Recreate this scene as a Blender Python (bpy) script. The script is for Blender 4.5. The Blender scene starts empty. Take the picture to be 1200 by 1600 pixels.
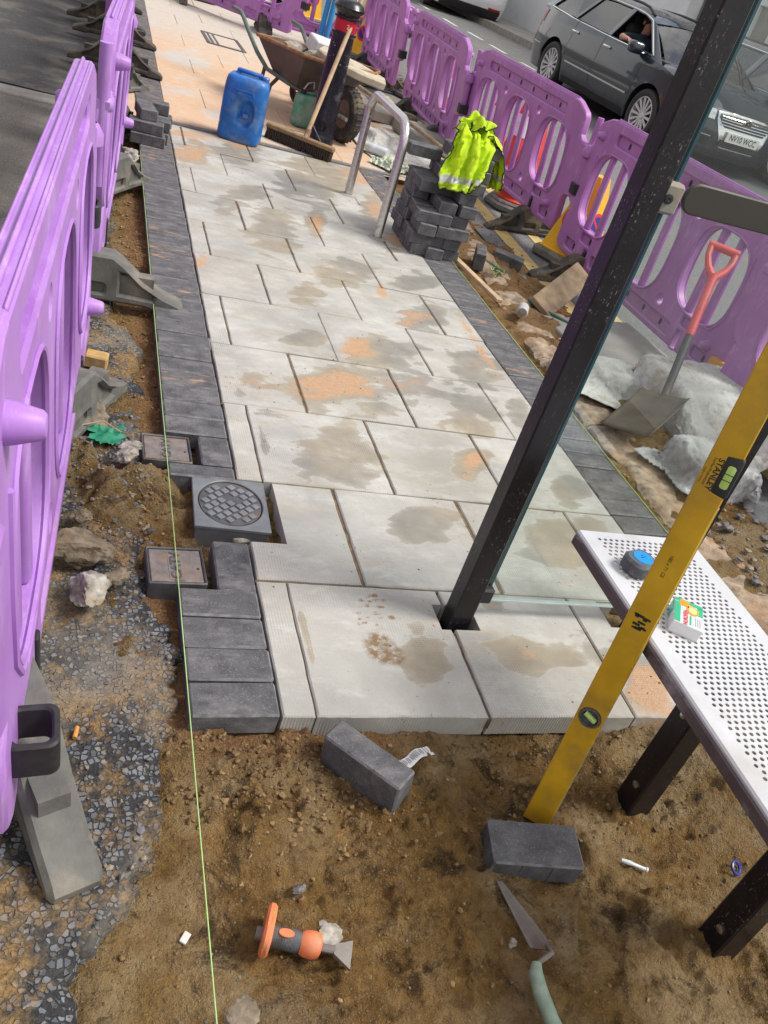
import bpy, bmesh, math, random
import numpy as np
from mathutils import Vector, Matrix, Euler
from mathutils import noise as mnoise
from mathutils.geometry import tessellate_polygon

random.seed(7)
RNG = np.random.default_rng(7)
PI = math.pi
SC = bpy.context.scene
COL = SC.collection

# ------------------------------------------------------------------ camera
cam_d = bpy.data.cameras.new('camera')
cam = bpy.data.objects.new('camera', cam_d)
COL.objects.link(cam)
F_PX, PITCH, YAW, ROLL = 1357.02, 0.56672, 0.43816, 0.33718
fw = Vector((math.sin(YAW) * math.cos(PITCH), math.cos(YAW) * math.cos(PITCH), -math.sin(PITCH)))
r0 = fw.cross(Vector((0, 0, 1))).normalized()
u0 = r0.cross(fw)
rx = math.cos(ROLL) * r0 + math.sin(ROLL) * u0
uy = -math.sin(ROLL) * r0 + math.cos(ROLL) * u0
mw = Matrix((rx, uy, -fw)).transposed().to_4x4()
mw.translation = Vector((-0.50731, -1.22489, 1.42907))
cam.matrix_world = mw
cam_d.sensor_width = 36.0
cam_d.lens = 36.0 * F_PX / 1600.0
cam_d.clip_start = 0.02
cam_d.clip_end = 600
SC.camera = cam

# ------------------------------------------------------------------ sky, sun, exposure
SUN_EL, SUN_AZ = math.radians(54), math.radians(105)     # azimuth clockwise from +Y
world = bpy.data.worlds.new('World')
SC.world = world
world.use_nodes = True
wn = world.node_tree
wn.nodes.clear()
sky = wn.nodes.new('ShaderNodeTexSky')
sky.sky_type = 'NISHITA'
sky.sun_disc = False
sky.sun_elevation = SUN_EL
sky.sun_rotation = SUN_AZ
sky.air_density = 1.0
sky.dust_density = 2.0
tc = wn.nodes.new('ShaderNodeTexCoord')
cn = wn.nodes.new('ShaderNodeTexNoise')
cn.inputs['Scale'].default_value = 2.6
cn.inputs['Detail'].default_value = 7
cn.inputs['Roughness'].default_value = 0.6
cr = wn.nodes.new('ShaderNodeValToRGB')
cr.color_ramp.elements[0].position = 0.36
cr.color_ramp.elements[1].position = 0.56
cmix = wn.nodes.new('ShaderNodeMix')
cmix.data_type = 'RGBA'
cmix.inputs[7].default_value = (9.6, 9.3, 8.9, 1)       # thin bright cloud
bg = wn.nodes.new('ShaderNodeBackground')
bg.inputs['Strength'].default_value = 0.068
wo = wn.nodes.new('ShaderNodeOutputWorld')
L = wn.links
L.new(tc.outputs['Generated'], cn.inputs['Vector'])
L.new(cn.outputs['Fac'], cr.inputs['Fac'])
L.new(cr.outputs['Color'], cmix.inputs[0])
L.new(sky.outputs['Color'], cmix.inputs[6])
L.new(cmix.outputs[2], bg.inputs['Color'])
L.new(bg.outputs['Background'], wo.inputs['Surface'])

sun_d = bpy.data.lights.new('sun', 'SUN')
sun_d.energy = 2.1
sun_d.angle = math.radians(20)
sun_d.color = (1.0, 0.95, 0.88)
sun = bpy.data.objects.new('sun', sun_d)
COL.objects.link(sun)
sd = Vector((math.sin(SUN_AZ) * math.cos(SUN_EL), math.cos(SUN_AZ) * math.cos(SUN_EL), math.sin(SUN_EL)))
sun.rotation_euler = sd.to_track_quat('Z', 'Y').to_euler()
SC.view_settings.view_transform = 'Standard'
SC.view_settings.look = 'None'
SC.view_settings.gamma = 1
SC.view_settings.use_curve_mapping = False
SC.view_settings.exposure = 0.84

# ------------------------------------------------------------------ helpers: geometry
def Rz(a): return Matrix.Rotation(a, 4, 'Z')
def Rx(a): return Matrix.Rotation(a, 4, 'X')
def Ry(a): return Matrix.Rotation(a, 4, 'Y')
def T(x, y=0.0, z=0.0):
    return Matrix.Translation(Vector(x) if not isinstance(x, (int, float)) else Vector((x, y, z)))
def S(x, y, z): return Matrix.Diagonal((x, y, z, 1))

class MB:
    """collects raw geometry and links it as one mesh object"""
    def __init__(s): s.v, s.f, s.m = [], [], []
    def add(s, V, F, mat=0, M=None):
        o = len(s.v)
        if M is not None: s.v += [tuple(M @ Vector(p)) for p in V]
        else: s.v += [tuple(p) for p in V]
        s.f += [tuple(i + o for i in f) for f in F]
        s.m += [mat] * len(F)
        return s
    def mesh(s, name, mats, smooth=35, recalc=True):
        me = bpy.data.meshes.new(name)
        me.from_pydata(s.v, [], s.f)
        for m in mats: me.materials.append(m)
        if len(mats) > 1: me.polygons.foreach_set('material_index', s.m)
        if recalc:
            b = bmesh.new(); b.from_mesh(me)
            bmesh.ops.recalc_face_normals(b, faces=b.faces)
            b.to_mesh(me); b.free()
        if smooth:
            me.polygons.foreach_set('use_smooth', [True] * len(me.polygons))
            me.set_sharp_from_angle(angle=math.radians(smooth))
        me.update()
        return me

def link(name, data, parent=None, loc=(0, 0, 0), rot=(0, 0, 0)):
    o = bpy.data.objects.new(name, data)
    COL.objects.link(o)
    o.location = loc
    o.rotation_euler = rot
    if parent is not None: o.parent = parent
    return o
def mats_of(m): return list(m) if isinstance(m, (list, tuple)) else [m]
def ob(name, mb, mat, parent=None, loc=(0, 0, 0), rot=(0, 0, 0), smooth=35, recalc=True):
    return link(name, mb.mesh(name, mats_of(mat), smooth, recalc), parent, loc, rot)
def tag(o, label, cat, group=None):
    o['label'] = label; o['category'] = cat
    if group: o['group'] = group
    return o
def thing(name, label, cat, loc=(0, 0, 0), rot=(0, 0, 0), group=None):
    return tag(link(name, None, None, loc, rot), label, cat, group)
def kind(o, k): o['kind'] = k; return o
def dup(root, loc, rot, label=None, group=None):
    r = root.copy(); COL.objects.link(r); r.location = loc; r.rotation_euler = rot
    if label: r['label'] = label
    if group: r['group'] = group
    for ch in list(root.children):
        c = ch.copy(); COL.objects.link(c); c.parent = r
        for g in list(ch.children):
            d = g.copy(); COL.objects.link(d); d.parent = c
    return r

_boxcache = {}
def boxVF(sx, sy, sz, b=0.0, seg=1):
    k = (round(sx, 5), round(sy, 5), round(sz, 5), round(b, 5), seg)
    if k not in _boxcache:
        bm = bmesh.new()
        bmesh.ops.create_cube(bm, size=1.0)
        bmesh.ops.scale(bm, vec=(sx, sy, sz), verts=bm.verts)
        if b > 0:
            bmesh.ops.bevel(bm, geom=list(bm.edges), offset=b, segments=seg, affect='EDGES', profile=0.5)
        bm.verts.index_update()
        _boxcache[k] = ([tuple(v.co) for v in bm.verts], [tuple(v.index for v in f.verts) for f in bm.faces])
        bm.free()
    return _boxcache[k]
def box(mb, c, s, b=0.0, mat=0, M=None, seg=1):
    V, F = boxVF(s[0], s[1], s[2], b, seg)
    m = T(c[0], c[1], c[2])
    if M is not None: m = M @ m
    return mb.add(V, F, mat, m)

def tube(mb, path, r, n=8, mat=0, caps=True, M=None, closed=False):
    P = [Vector(p) for p in path]
    R = r if isinstance(r, (list, tuple)) else [r] * len(P)
    V, F = [], []
    t = (P[1] - P[0]).normalized()
    a = t.orthogonal().normalized()
    N = len(P)
    for i, p in enumerate(P):
        if closed: t2 = (P[(i + 1) % N] - P[i - 1]).normalized()
        elif i == 0: t2 = (P[1] - P[0]).normalized()
        elif i == N - 1: t2 = (P[-1] - P[-2]).normalized()
        else: t2 = ((P[i + 1] - p).normalized() + (p - P[i - 1]).normalized()).normalized()
        q = t.rotation_difference(t2)
        a = q @ a; a = (a - a.dot(t2) * t2).normalized()
        b = t2.cross(a); t = t2
        for k in range(n):
            an = 2 * PI * k / n
            V.append(p + R[i] * (math.cos(an) * a + math.sin(an) * b))
    rng = N if closed else N - 1
    for i in range(rng):
        j = (i + 1) % N
        for k in range(n):
            F.append((i * n + k, i * n + (k + 1) % n, j * n + (k + 1) % n, j * n + k))
    if caps and not closed:
        F.append(tuple(range(n))[::-1]); F.append(tuple((N - 1) * n + k for k in range(n)))
    return mb.add(V, F, mat, M)

def lathe(mb, prof, n=24, mat=0, M=None, sx=1, sy=1):
    V, F = [], []
    for (r, z) in prof:
        for k in range(n):
            an = 2 * PI * k / n
            V.append((r * math.cos(an) * sx, r * math.sin(an) * sy, z))
    for i in range(len(prof) - 1):
        for k in range(n):
            F.append((i * n + k, i * n + (k + 1) % n, (i + 1) * n + (k + 1) % n, (i + 1) * n + k))
    both = prof[0][0] > 1e-6 and prof[-1][0] > 1e-6
    if prof[0][0] > 1e-6 and not both: F.append(tuple(range(n))[::-1])
    if prof[-1][0] > 1e-6 and not both: F.append(tuple((len(prof) - 1) * n + k for k in range(n)))
    return mb.add(V, F, mat, M)

def orient(loop, ccw=True):
    a = sum(loop[i][0] * loop[(i + 1) % len(loop)][1] - loop[(i + 1) % len(loop)][0] * loop[i][1] for i in range(len(loop)))
    return list(loop) if (a > 0) == ccw else list(loop)[::-1]
def inset(loop, d):
    n = len(loop); out = []
    for i in range(n):
        p0, p1, p2 = loop[i - 1], loop[i], loop[(i + 1) % n]
        a = Vector((p1[0] - p0[0], p1[1] - p0[1])); b = Vector((p2[0] - p1[0], p2[1] - p1[1]))
        if a.length < 1e-9 or b.length < 1e-9: out.append(p1); continue
        a.normalize(); b.normalize()
        na = Vector((a.y, -a.x)); nb = Vector((b.y, -b.x))
        m = na + nb
        if m.length < 1e-6: out.append(p1); continue
        m.normalize()
        k = d / max(0.45, m.dot(na))
        out.append((p1[0] - m.x * k, p1[1] - m.y * k))
    return out
def plate(mb, outer, holes, t, b=0.004, mat=0, M=None, yc=0.0, side_mat=None):
    """flat plate in local x-z, thickness t along y, chamfer b, with real holes"""
    loops = [orient(outer, True)] + [orient(h, False) for h in holes]
    ins = [inset(l, b) if b > 0 else l for l in loops]
    tri = tessellate_polygon([[Vector((p[0], p[1], 0)) for p in l] for l in ins])
    V, F, base = [], [], []
    n = 0
    for l, il in zip(loops, ins):
        base.append(n)
        V += [(p[0], yc - t / 2, p[1]) for p in il]; n += len(il)
    nf = n
    V += [(x, yc + t / 2, z) for (x, y, z) in V[:nf]]
    F += [tuple(f) for f in tri] + [tuple(i + nf for i in f)[::-1] for f in tri]
    n = 2 * nf
    Fs = []
    for l, bs in zip(loops, base):
        k = len(l)
        if b > 0:
            V += [(p[0], yc - t / 2 + b, p[1]) for p in l]; V += [(p[0], yc + t / 2 - b, p[1]) for p in l]
            r = [[bs + i for i in range(k)], [n + i for i in range(k)], [n + k + i for i in range(k)], [nf + bs + i for i in range(k)]]
            n += 2 * k
        else:
            r = [[bs + i for i in range(k)], [nf + bs + i for i in range(k)]]
        for q in range(len(r) - 1):
            for i in range(k):
                Fs.append((r[q][i], r[q][(i + 1) % k], r[q + 1][(i + 1) % k], r[q + 1][i]))
    o = len(mb.v)
    mb.add(V, F, mat, M)
    mb.f += [tuple(i + o for i in f) for f in Fs]
    mb.m += [mat if side_mat is None else side_mat] * len(Fs)
    return mb
def superell(cx, cz, hx, hz, e=3.0, n=28):
    out = []
    for i in range(n):
        a = 2 * PI * i / n
        c, s = math.cos(a), math.sin(a)
        out.append((cx + hx * math.copysign(abs(c) ** (2 / e), c), cz + hz * math.copysign(abs(s) ** (2 / e), s)))
    return out
def rrect(cx, cz, hx, hz, r, n=4):
    out = []
    for sx, sz, a0 in ((1, 1, 0), (-1, 1, PI / 2), (-1, -1, PI), (1, -1, 1.5 * PI)):
        for k in range(n + 1):
            a = a0 + k * PI / 2 / n
            out.append((cx + sx * (hx - r) + r * math.cos(a), cz + sz * (hz - r) + r * math.sin(a)))
    return out
def circ(cx, cz, r, n=10): return [(cx + r * math.cos(2 * PI * i / n), cz + r * math.sin(2 * PI * i / n)) for i in range(n)]

# value noise on numpy arrays
_perm = RNG.random((256, 256))
def vnoise(x, y):
    xi = np.floor(x).astype(int); yi = np.floor(y).astype(int)
    fx = x - xi; fy = y - yi
    fx = fx * fx * (3 - 2 * fx); fy = fy * fy * (3 - 2 * fy)
    g = lambda a, b: _perm[a % 256, b % 256]
    return (g(xi, yi) * (1 - fx) + g(xi + 1, yi) * fx) * (1 - fy) + (g(xi, yi + 1) * (1 - fx) + g(xi + 1, yi + 1) * fx) * fy - 0.5
def fbm(x, y, s, o=4, g=0.5):
    x = np.asarray(x, float); y = np.asarray(y, float)
    a, t = 1.0, 0
    for k in range(o):
        t = t + a * vnoise(x * s + 17.3 * k + 100, y * s + 9.1 * k + 100); a *= g; s *= 2.03
    return t
def sstep(a, b, x):
    t = np.clip((np.asarray(x, float) - a) / (b - a), 0, 1)
    return t * t * (3 - 2 * t)
def grid_mesh(mb, X, Y, Z, mat=0, M=None):
    ny, nx = X.shape
    V = np.stack([X.ravel(), Y.ravel(), Z.ravel()], -1).tolist()
    idx = np.arange(ny * nx).reshape(ny, nx)
    F = np.stack([idx[:-1, :-1].ravel(), idx[:-1, 1:].ravel(), idx[1:, 1:].ravel(), idx[1:, :-1].ravel()], -1).tolist()
    return mb.add(V, F, mat, M)

def rock(seed, sx, sy, sz, sub=2, rough=0.25, flat=0.0):
    rnd = random.Random(seed)
    bm = bmesh.new(); bmesh.ops.create_icosphere(bm, subdivisions=sub, radius=1.0)
    dirs = [(Vector((rnd.gauss(0, 1), rnd.gauss(0, 1), rnd.gauss(0, 1))).normalized(), rnd.uniform(0.45, 0.92)) for _ in range(11)]
    for v in bm.verts:
        c = v.co.copy()
        for d, h in dirs:
            k = c.dot(d)
            if k > h: c -= d * (k - h) * 0.92
        if sub >= 3:
            q = Vector((seed * 1.7, seed * 0.9, 0))
            c *= 1 + rough * (0.75 * mnoise.fractal(v.co * 1.7 + q, 0.8, 2.1, 6) + 0.22 * mnoise.noise(v.co * 6 + q))
        else: c *= 1 + rough * 0.35 * (rnd.random() - 0.5)
        v.co = Vector((c.x * sx, c.y * sy, c.z * sz))
    bm.verts.index_update()
    V = [tuple(v.co) for v in bm.verts]; F = [tuple(v.index for v in f.verts) for f in bm.faces]
    bm.free()
    return V, F

def sim_cloth(V, F, colliders, frames=40, bend=0.5, tension=15, mass=0.3, selfc=False, thick=0.004, fric=20, pin=None):
    """lets a sheet fall on simple boxes and returns the settled vertices"""
    me = bpy.data.meshes.new('sheet_source'); me.from_pydata(V, [], F); o = bpy.data.objects.new('sheet_source', me); COL.objects.link(o); cs = []
    for (c, s) in colliders:
        bv, bf = boxVF(s[0], s[1], s[2], 0.02)
        m2 = bpy.data.meshes.new('rest_source'); m2.from_pydata([(p[0] + c[0], p[1] + c[1], p[2] + c[2]) for p in bv], [], bf); k = bpy.data.objects.new('rest_source', m2); COL.objects.link(k)
        k.modifiers.new('col', 'COLLISION'); k.collision.thickness_outer = 0.006; k.collision.cloth_friction = fric; cs.append(k)
    if pin:
        vg = o.vertex_groups.new(name='pin'); vg.add([i for i, p in enumerate(V) if pin(p)], 1.0, 'ADD')
    md = o.modifiers.new('cloth', 'CLOTH'); s = md.settings
    if pin: s.vertex_group_mass = 'pin'
    s.quality = 6; s.mass = mass; s.tension_stiffness = tension; s.compression_stiffness = tension; s.shear_stiffness = tension * 0.3; s.bending_stiffness = bend; s.air_damping = 1.5
    q = md.collision_settings; q.distance_min = thick; q.use_self_collision = selfc; q.self_distance_min = thick; q.collision_quality = 3
    md.point_cache.frame_start = 1; md.point_cache.frame_end = frames
    for f in range(1, frames + 1): SC.frame_set(f)
    out = bpy.data.meshes.new_from_object(o.evaluated_get(bpy.context.evaluated_depsgraph_get()))
    P = [tuple(v.co) for v in out.vertices]
    for k in cs + [o]: bpy.data.objects.remove(k)
    SC.frame_set(1)
    return P
def sheet_grid(cx, cy, z, lx, ly, nx, ny, rot=0.0, fold=0.0, nf=4, squash=1.0, jit=0.004, seed=1):
    rnd = random.Random(seed); V = []
    for j in range(ny):
        for i in range(nx):
            u, v = i / (nx - 1) - 0.5, j / (ny - 1) - 0.5
            x, y = u * lx * squash, v * ly * (0.5 + 0.5 * squash)
            zz = z + fold * math.sin(u * nf * 2 * PI + 2.2 * v) + fold * 0.5 * math.sin(v * 9 + u * 5 + seed) + rnd.uniform(-jit, jit)
            V.append((cx + x * math.cos(rot) - y * math.sin(rot), cy + x * math.sin(rot) + y * math.cos(rot), zz))
    F = [(j * nx + i, j * nx + i + 1, (j + 1) * nx + i + 1, (j + 1) * nx + i) for j in range(ny - 1) for i in range(nx - 1)]
    return V, F

def text_mesh(body, size, mat, parent=None, M=None, name='lettering', extrude=0.0, align='CENTER', bold=0.0, sx=1.0):
    cu = bpy.data.curves.new(name, 'FONT')
    cu.body = body; cu.size = size; cu.align_x = align; cu.align_y = 'CENTER'; cu.extrude = extrude; cu.offset = bold
    tmp = bpy.data.objects.new('lettering_source', cu); COL.objects.link(tmp)
    dg = bpy.context.evaluated_depsgraph_get()
    me = bpy.data.meshes.new_from_object(tmp.evaluated_get(dg))
    bpy.data.objects.remove(tmp); bpy.data.curves.remove(cu)
    me.name = name
    me.transform((M or Matrix()) @ S(sx, 1, 1))
    me.materials.clear(); me.materials.append(mat)
    return link(name, me, parent)

# ------------------------------------------------------------------ helpers: materials
class NG:
    def __init__(s, name):
        s.m = bpy.data.materials.new(name); s.m.use_nodes = True
        s.t = s.m.node_tree; s.p = s.t.nodes['Principled BSDF']
        s.pos = None
    def n(s, ty, **kw):
        nd = s.t.nodes.new('ShaderNode' + ty)
        for k, v in kw.items(): setattr(nd, k, v)
        return nd
    def set(s, sock, v):
        if isinstance(v, bpy.types.NodeSocket): s.t.links.new(v, sock)
        elif isinstance(v, tuple) and len(v) == 3 and sock.type == 'RGBA': sock.default_value = (*v, 1)
        else: sock.default_value = v
    def coords(s, mode='pos'):
        if mode == 'pos':
            if s.pos is None: s.pos = s.n('NewGeometry').outputs['Position']
            return s.pos
        return s.n('TexCoord').outputs['Object']
    def noise(s, scale, detail=4, rough=0.55, vec=None, dist=0.0, stretch=None):
        v = vec or s.coords()
        if stretch:
            mp = s.n('Mapping'); mp.inputs['Scale'].default_value = stretch
            s.t.links.new(v, mp.inputs['Vector']); v = mp.outputs[0]
        nd = s.n('TexNoise')
        s.t.links.new(v, nd.inputs['Vector'])
        nd.inputs['Scale'].default_value = scale; nd.inputs['Detail'].default_value = detail
        nd.inputs['Roughness'].default_value = rough; nd.inputs['Distortion'].default_value = dist
        return nd.outputs['Fac']
    def voro(s, scale, feature='F1', out='Distance', vec=None):
        nd = s.n('TexVoronoi', feature=feature)
        s.t.links.new(vec or s.coords(), nd.inputs['Vector']); nd.inputs['Scale'].default_value = scale
        return nd.outputs[out]
    def ramp(s, fac, a, b, ca=0.0, cb=1.0):
        nd = s.n('MapRange'); nd.clamp = True
        s.set(nd.inputs[0], fac); nd.inputs[1].default_value = a; nd.inputs[2].default_value = b
        nd.inputs[3].default_value = ca; nd.inputs[4].default_value = cb
        return nd.outputs[0]
    def mix(s, fac, a, b, blend='MIX'):
        nd = s.n('Mix', data_type='RGBA', blend_type=blend)
        s.set(nd.inputs[0], fac); s.set(nd.inputs[6], a); s.set(nd.inputs[7], b)
        return nd.outputs[2]
    def math(s, op, a, b=0.0):
        nd = s.n('Math', operation=op); s.set(nd.inputs[0], a); s.set(nd.inputs[1], b)
        return nd.outputs[0]
    def attr(s, name):
        return s.n('Attribute', attribute_name=name).outputs['Fac']
    def bump(s, h, strength=0.3, dist=0.01, normal=None):
        nd = s.n('Bump'); s.set(nd.inputs['Height'], h)
        nd.inputs['Strength'].default_value = strength; nd.inputs['Distance'].default_value = dist
        if normal is not None: s.t.links.new(normal, nd.inputs['Normal'])
        return nd.outputs[0]
    def out(s, base=None, rough=None, normal=None, **kw):
        if base is not None: s.set(s.p.inputs['Base Color'], base)
        if rough is not None: s.set(s.p.inputs['Roughness'], rough)
        if normal is not None: s.set(s.p.inputs['Normal'], normal)
        for k, v in kw.items(): s.set(s.p.inputs[k.replace('_', ' ')], v)
        return s.m

def simple(name, col, rough=0.5, var=0.15, scale=20, bump=0.0, metal=0.0, dirt=None, dirt_amt=0.5, bscale=None, spec=0.5, coat=0.0):
    g = NG(name)
    n1 = g.noise(scale, 5)
    dark = tuple(c * (1 - var) for c in col); light = tuple(min(1, c * (1 + var)) for c in col)
    c = g.mix(g.ramp(n1, 0.3, 0.7), dark, light)
    if dirt:
        d = g.ramp(g.noise(scale * 0.35, 6, 0.65), 0.62 - 0.25 * dirt_amt, 0.78 - 0.2 * dirt_amt)
        c = g.mix(g.math('MULTIPLY', d, 0.8), c, dirt)
    nrm = g.bump(g.noise(bscale or scale * 6, 4), bump, 0.004) if bump else None
    return g.out(c, g.ramp(n1, 0.2, 0.8, max(0, rough - 0.08), min(1, rough + 0.1)), nrm, Metallic=metal, Specular_IOR_Level=spec, Coat_Weight=coat)

# paving slab: pale pressed concrete with wet and sandy stains whose outlines ride on mesh attributes
def make_slab_mat():
    g = NG('paving_concrete')
    oi = g.n('ObjectInfo').outputs['Random']
    n1 = g.noise(3.2, 6, 0.6); n2 = g.noise(26, 5, 0.65); brush = g.noise(1.0, 6, 0.7, stretch=(5, 90, 5))
    c = g.mix(g.ramp(n1, 0.32, 0.66), (0.30, 0.305, 0.285), (0.52, 0.52, 0.485))
    c = g.mix(g.ramp(oi, 0, 1, 0, 0.35), c, (0.39, 0.375, 0.33))
    c = g.mix(g.ramp(g.noise(1.7, 4, 0.5, stretch=(1, 1.6, 1)), 0.5, 0.68, 0, 0.45), c, (0.27, 0.27, 0.26))
    c = g.mix(g.ramp(n2, 0.35, 0.75, 0, 0.35), c, (0.30, 0.29, 0.26))
    eff = g.math('MULTIPLY', g.ramp(g.noise(6, 7, 0.72, stretch=(1, 1.7, 1)), 0.50, 0.74), g.ramp(brush, 0.3, 0.65, 0.55, 0.9))
    c = g.mix(g.math('MULTIPLY', eff, 0.75), c, (0.62, 0.625, 0.60))
    edge = g.math('ADD', g.math('MULTIPLY', g.math('SUBTRACT', g.noise(5.2, 3, 0.5, stretch=(1, 1.7, 1), dist=0.4), 0.5), 3.1), g.math('MULTIPLY', g.math('SUBTRACT', g.noise(24, 4, 0.6, stretch=(1, 1.8, 1)), 0.5), 0.55))
    wf = g.math('ADD', g.attr('wet'), edge)
    wet = g.math('ADD', g.math('MULTIPLY', g.ramp(wf, 0.20, 0.31), 0.55), g.math('MULTIPLY', g.ramp(wf, 0.15, 0.75), 0.45))
    wcol = g.mix(g.ramp(g.noise(14, 5), 0.3, 0.7), (0.235, 0.20, 0.145), (0.335, 0.285, 0.20))
    wcol = g.mix(g.ramp(g.noise(1.35, 2, 0.5), 0.44, 0.56), wcol, g.mix(g.ramp(g.noise(14, 5), 0.3, 0.7), (0.165, 0.16, 0.145), (0.23, 0.225, 0.20)))
    veil = g.math('MULTIPLY', g.ramp(g.noise(1.9, 6, 0.62, stretch=(1, 1.6, 1), dist=0.5), 0.50, 0.60), g.ramp(g.noise(22, 5, 0.7, stretch=(0.7, 2.2, 1)), 0.32, 0.58, 0.35, 1))
    c = g.mix(g.math('MULTIPLY', veil, 0.42), c, (0.30, 0.265, 0.20))
    smear = g.math('MULTIPLY', g.ramp(g.noise(3.4, 6, 0.66, stretch=(0.8, 3.0, 1), dist=0.4), 0.57, 0.68), g.ramp(g.noise(55, 4, 0.7, stretch=(0.6, 3.0, 1)), 0.34, 0.6))
    c = g.mix(g.math('MULTIPLY', smear, 0.55), c, (0.47, 0.325, 0.19))
    rim = g.math('MULTIPLY', g.ramp(wf, 0.18, 0.26), g.ramp(wf, 0.28, 0.42, 1, 0))
    c = g.mix(g.math('MULTIPLY', rim, 0.35), c, (0.62, 0.58, 0.50))
    c = g.mix(g.math('MULTIPLY', wet, 0.86), c, wcol)
    sf = g.math('ADD', g.attr('sand'), g.math('ADD', edge, g.math('MULTIPLY', g.math('SUBTRACT', g.noise(38, 5, 0.7, stretch=(1, 3, 1)), 0.5), 0.9)))
    sand = g.ramp(sf, 0.10, 0.62)
    scol = g.mix(g.ramp(g.noise(60, 4), 0.3, 0.7), (0.42, 0.245, 0.125), (0.52, 0.325, 0.185))
    c = g.mix(g.math('MULTIPLY', sand, 0.85), c, scol)
    clod = g.ramp(g.math('ADD', g.math('MULTIPLY', g.noise(75, 3, 0.6), 1.0), g.math('MULTIPLY', g.noise(5, 3), 0.55)), 0.98, 1.04)
    c = g.mix(clod, c, (0.17, 0.10, 0.05))
    foot = g.attr('boot')
    fm = g.math('MULTIPLY', g.ramp(foot, 0.10, 0.5), g.ramp(g.noise(52, 4, 0.6), 0.36, 0.56, 0.10, 1))
    c = g.mix(g.math('MULTIPLY', fm, 0.95), c, (0.20, 0.125, 0.05))
    wv = g.n('TexWave'); wv.bands_direction = 'Y'; wv.inputs['Scale'].default_value = 42; wv.inputs['Distortion'].default_value = 0.6
    g.t.links.new(g.coords(), wv.inputs['Vector'])
    wv2 = g.n('TexWave'); wv2.bands_direction = 'X'; wv2.inputs['Scale'].default_value = 42; wv2.inputs['Distortion'].default_value = 0.6
    g.t.links.new(g.coords(), wv2.inputs['Vector'])
    weave = g.math('MULTIPLY', wv.outputs['Fac'], wv2.outputs['Fac'])
    wm = g.math('MULTIPLY', g.math('SUBTRACT', weave, 0.3), g.ramp(g.noise(2.6, 3), 0.42, 0.6, 0.0, 1.0))
    c = g.mix(g.ramp(wm, 0.0, 0.5, 0.0, 0.22), c, (0.6, 0.6, 0.57))
    n5 = g.noise(330, 3, 0.7)
    c = g.mix(g.ramp(n5, 0.60, 0.72, 0, 0.45), c, (0.60, 0.59, 0.55))
    c = g.mix(g.ramp(n5, 0.28, 0.40, 0.5, 0), c, (0.16, 0.15, 0.13))
    h = g.math('ADD', g.math('MULTIPLY', brush, 0.5), g.math('ADD', g.math('MULTIPLY', n2, 0.35), g.math('ADD', g.math('MULTIPLY', wm, 0.55), g.math('MULTIPLY', sand, g.math('MULTIPLY', g.noise(160, 3), 0.9)))))
    rough = g.math('SUBTRACT', g.ramp(n2, 0.2, 0.8, 0.68, 0.85), g.math('MULTIPLY', wet, 0.22))
    return g.out(c, rough, g.bump(h, 0.55, 0.004), Specular_IOR_Level=0.4)

def make_block_mat():
    g = NG('charcoal_block')
    oi = g.n('ObjectInfo').outputs['Random']
    sp = g.noise(230, 3, 0.6); n1 = g.noise(16, 6, 0.65)
    c = g.mix(g.ramp(n1, 0.3, 0.72), (0.048, 0.049, 0.054), (0.150, 0.152, 0.160))
    c = g.mix(g.ramp(oi, 0, 1, 0.0, 0.45), c, (0.088, 0.088, 0.096))
    c = g.mix(g.ramp(sp, 0.60, 0.70, 0, 0.6), c, (0.30, 0.30, 0.31))
    c = g.mix(g.ramp(sp, 0.30, 0.38, 0.55, 0), c, (0.015, 0.015, 0.017))
    dust = g.ramp(g.noise(9, 6, 0.72, stretch=(0.8, 1.7, 1)), 0.5, 0.72)
    c = g.mix(g.math('MULTIPLY', dust, 0.5), c, (0.30, 0.29, 0.28))
    sf = g.math('ADD', g.attr('sand'), g.math('MULTIPLY', g.math('SUBTRACT', g.noise(12, 6, 0.7, stretch=(0.8, 2.6, 1)), 0.5), 1.7))
    c = g.mix(g.ramp(sf, 0.3, 0.55, 0, 0.9), c, (0.45, 0.27, 0.15))
    sd2 = g.ramp(g.noise(5, 6, 0.7), 0.66, 0.76)
    c = g.mix(g.math('MULTIPLY', sd2, 0.6), c, (0.34, 0.20, 0.10))
    h = g.math('ADD', g.math('MULTIPLY', sp, 0.8), g.noise(60, 4))
    return g.out(c, 0.82, g.bump(h, 0.5, 0.0025), Specular_IOR_Level=0.35)

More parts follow.
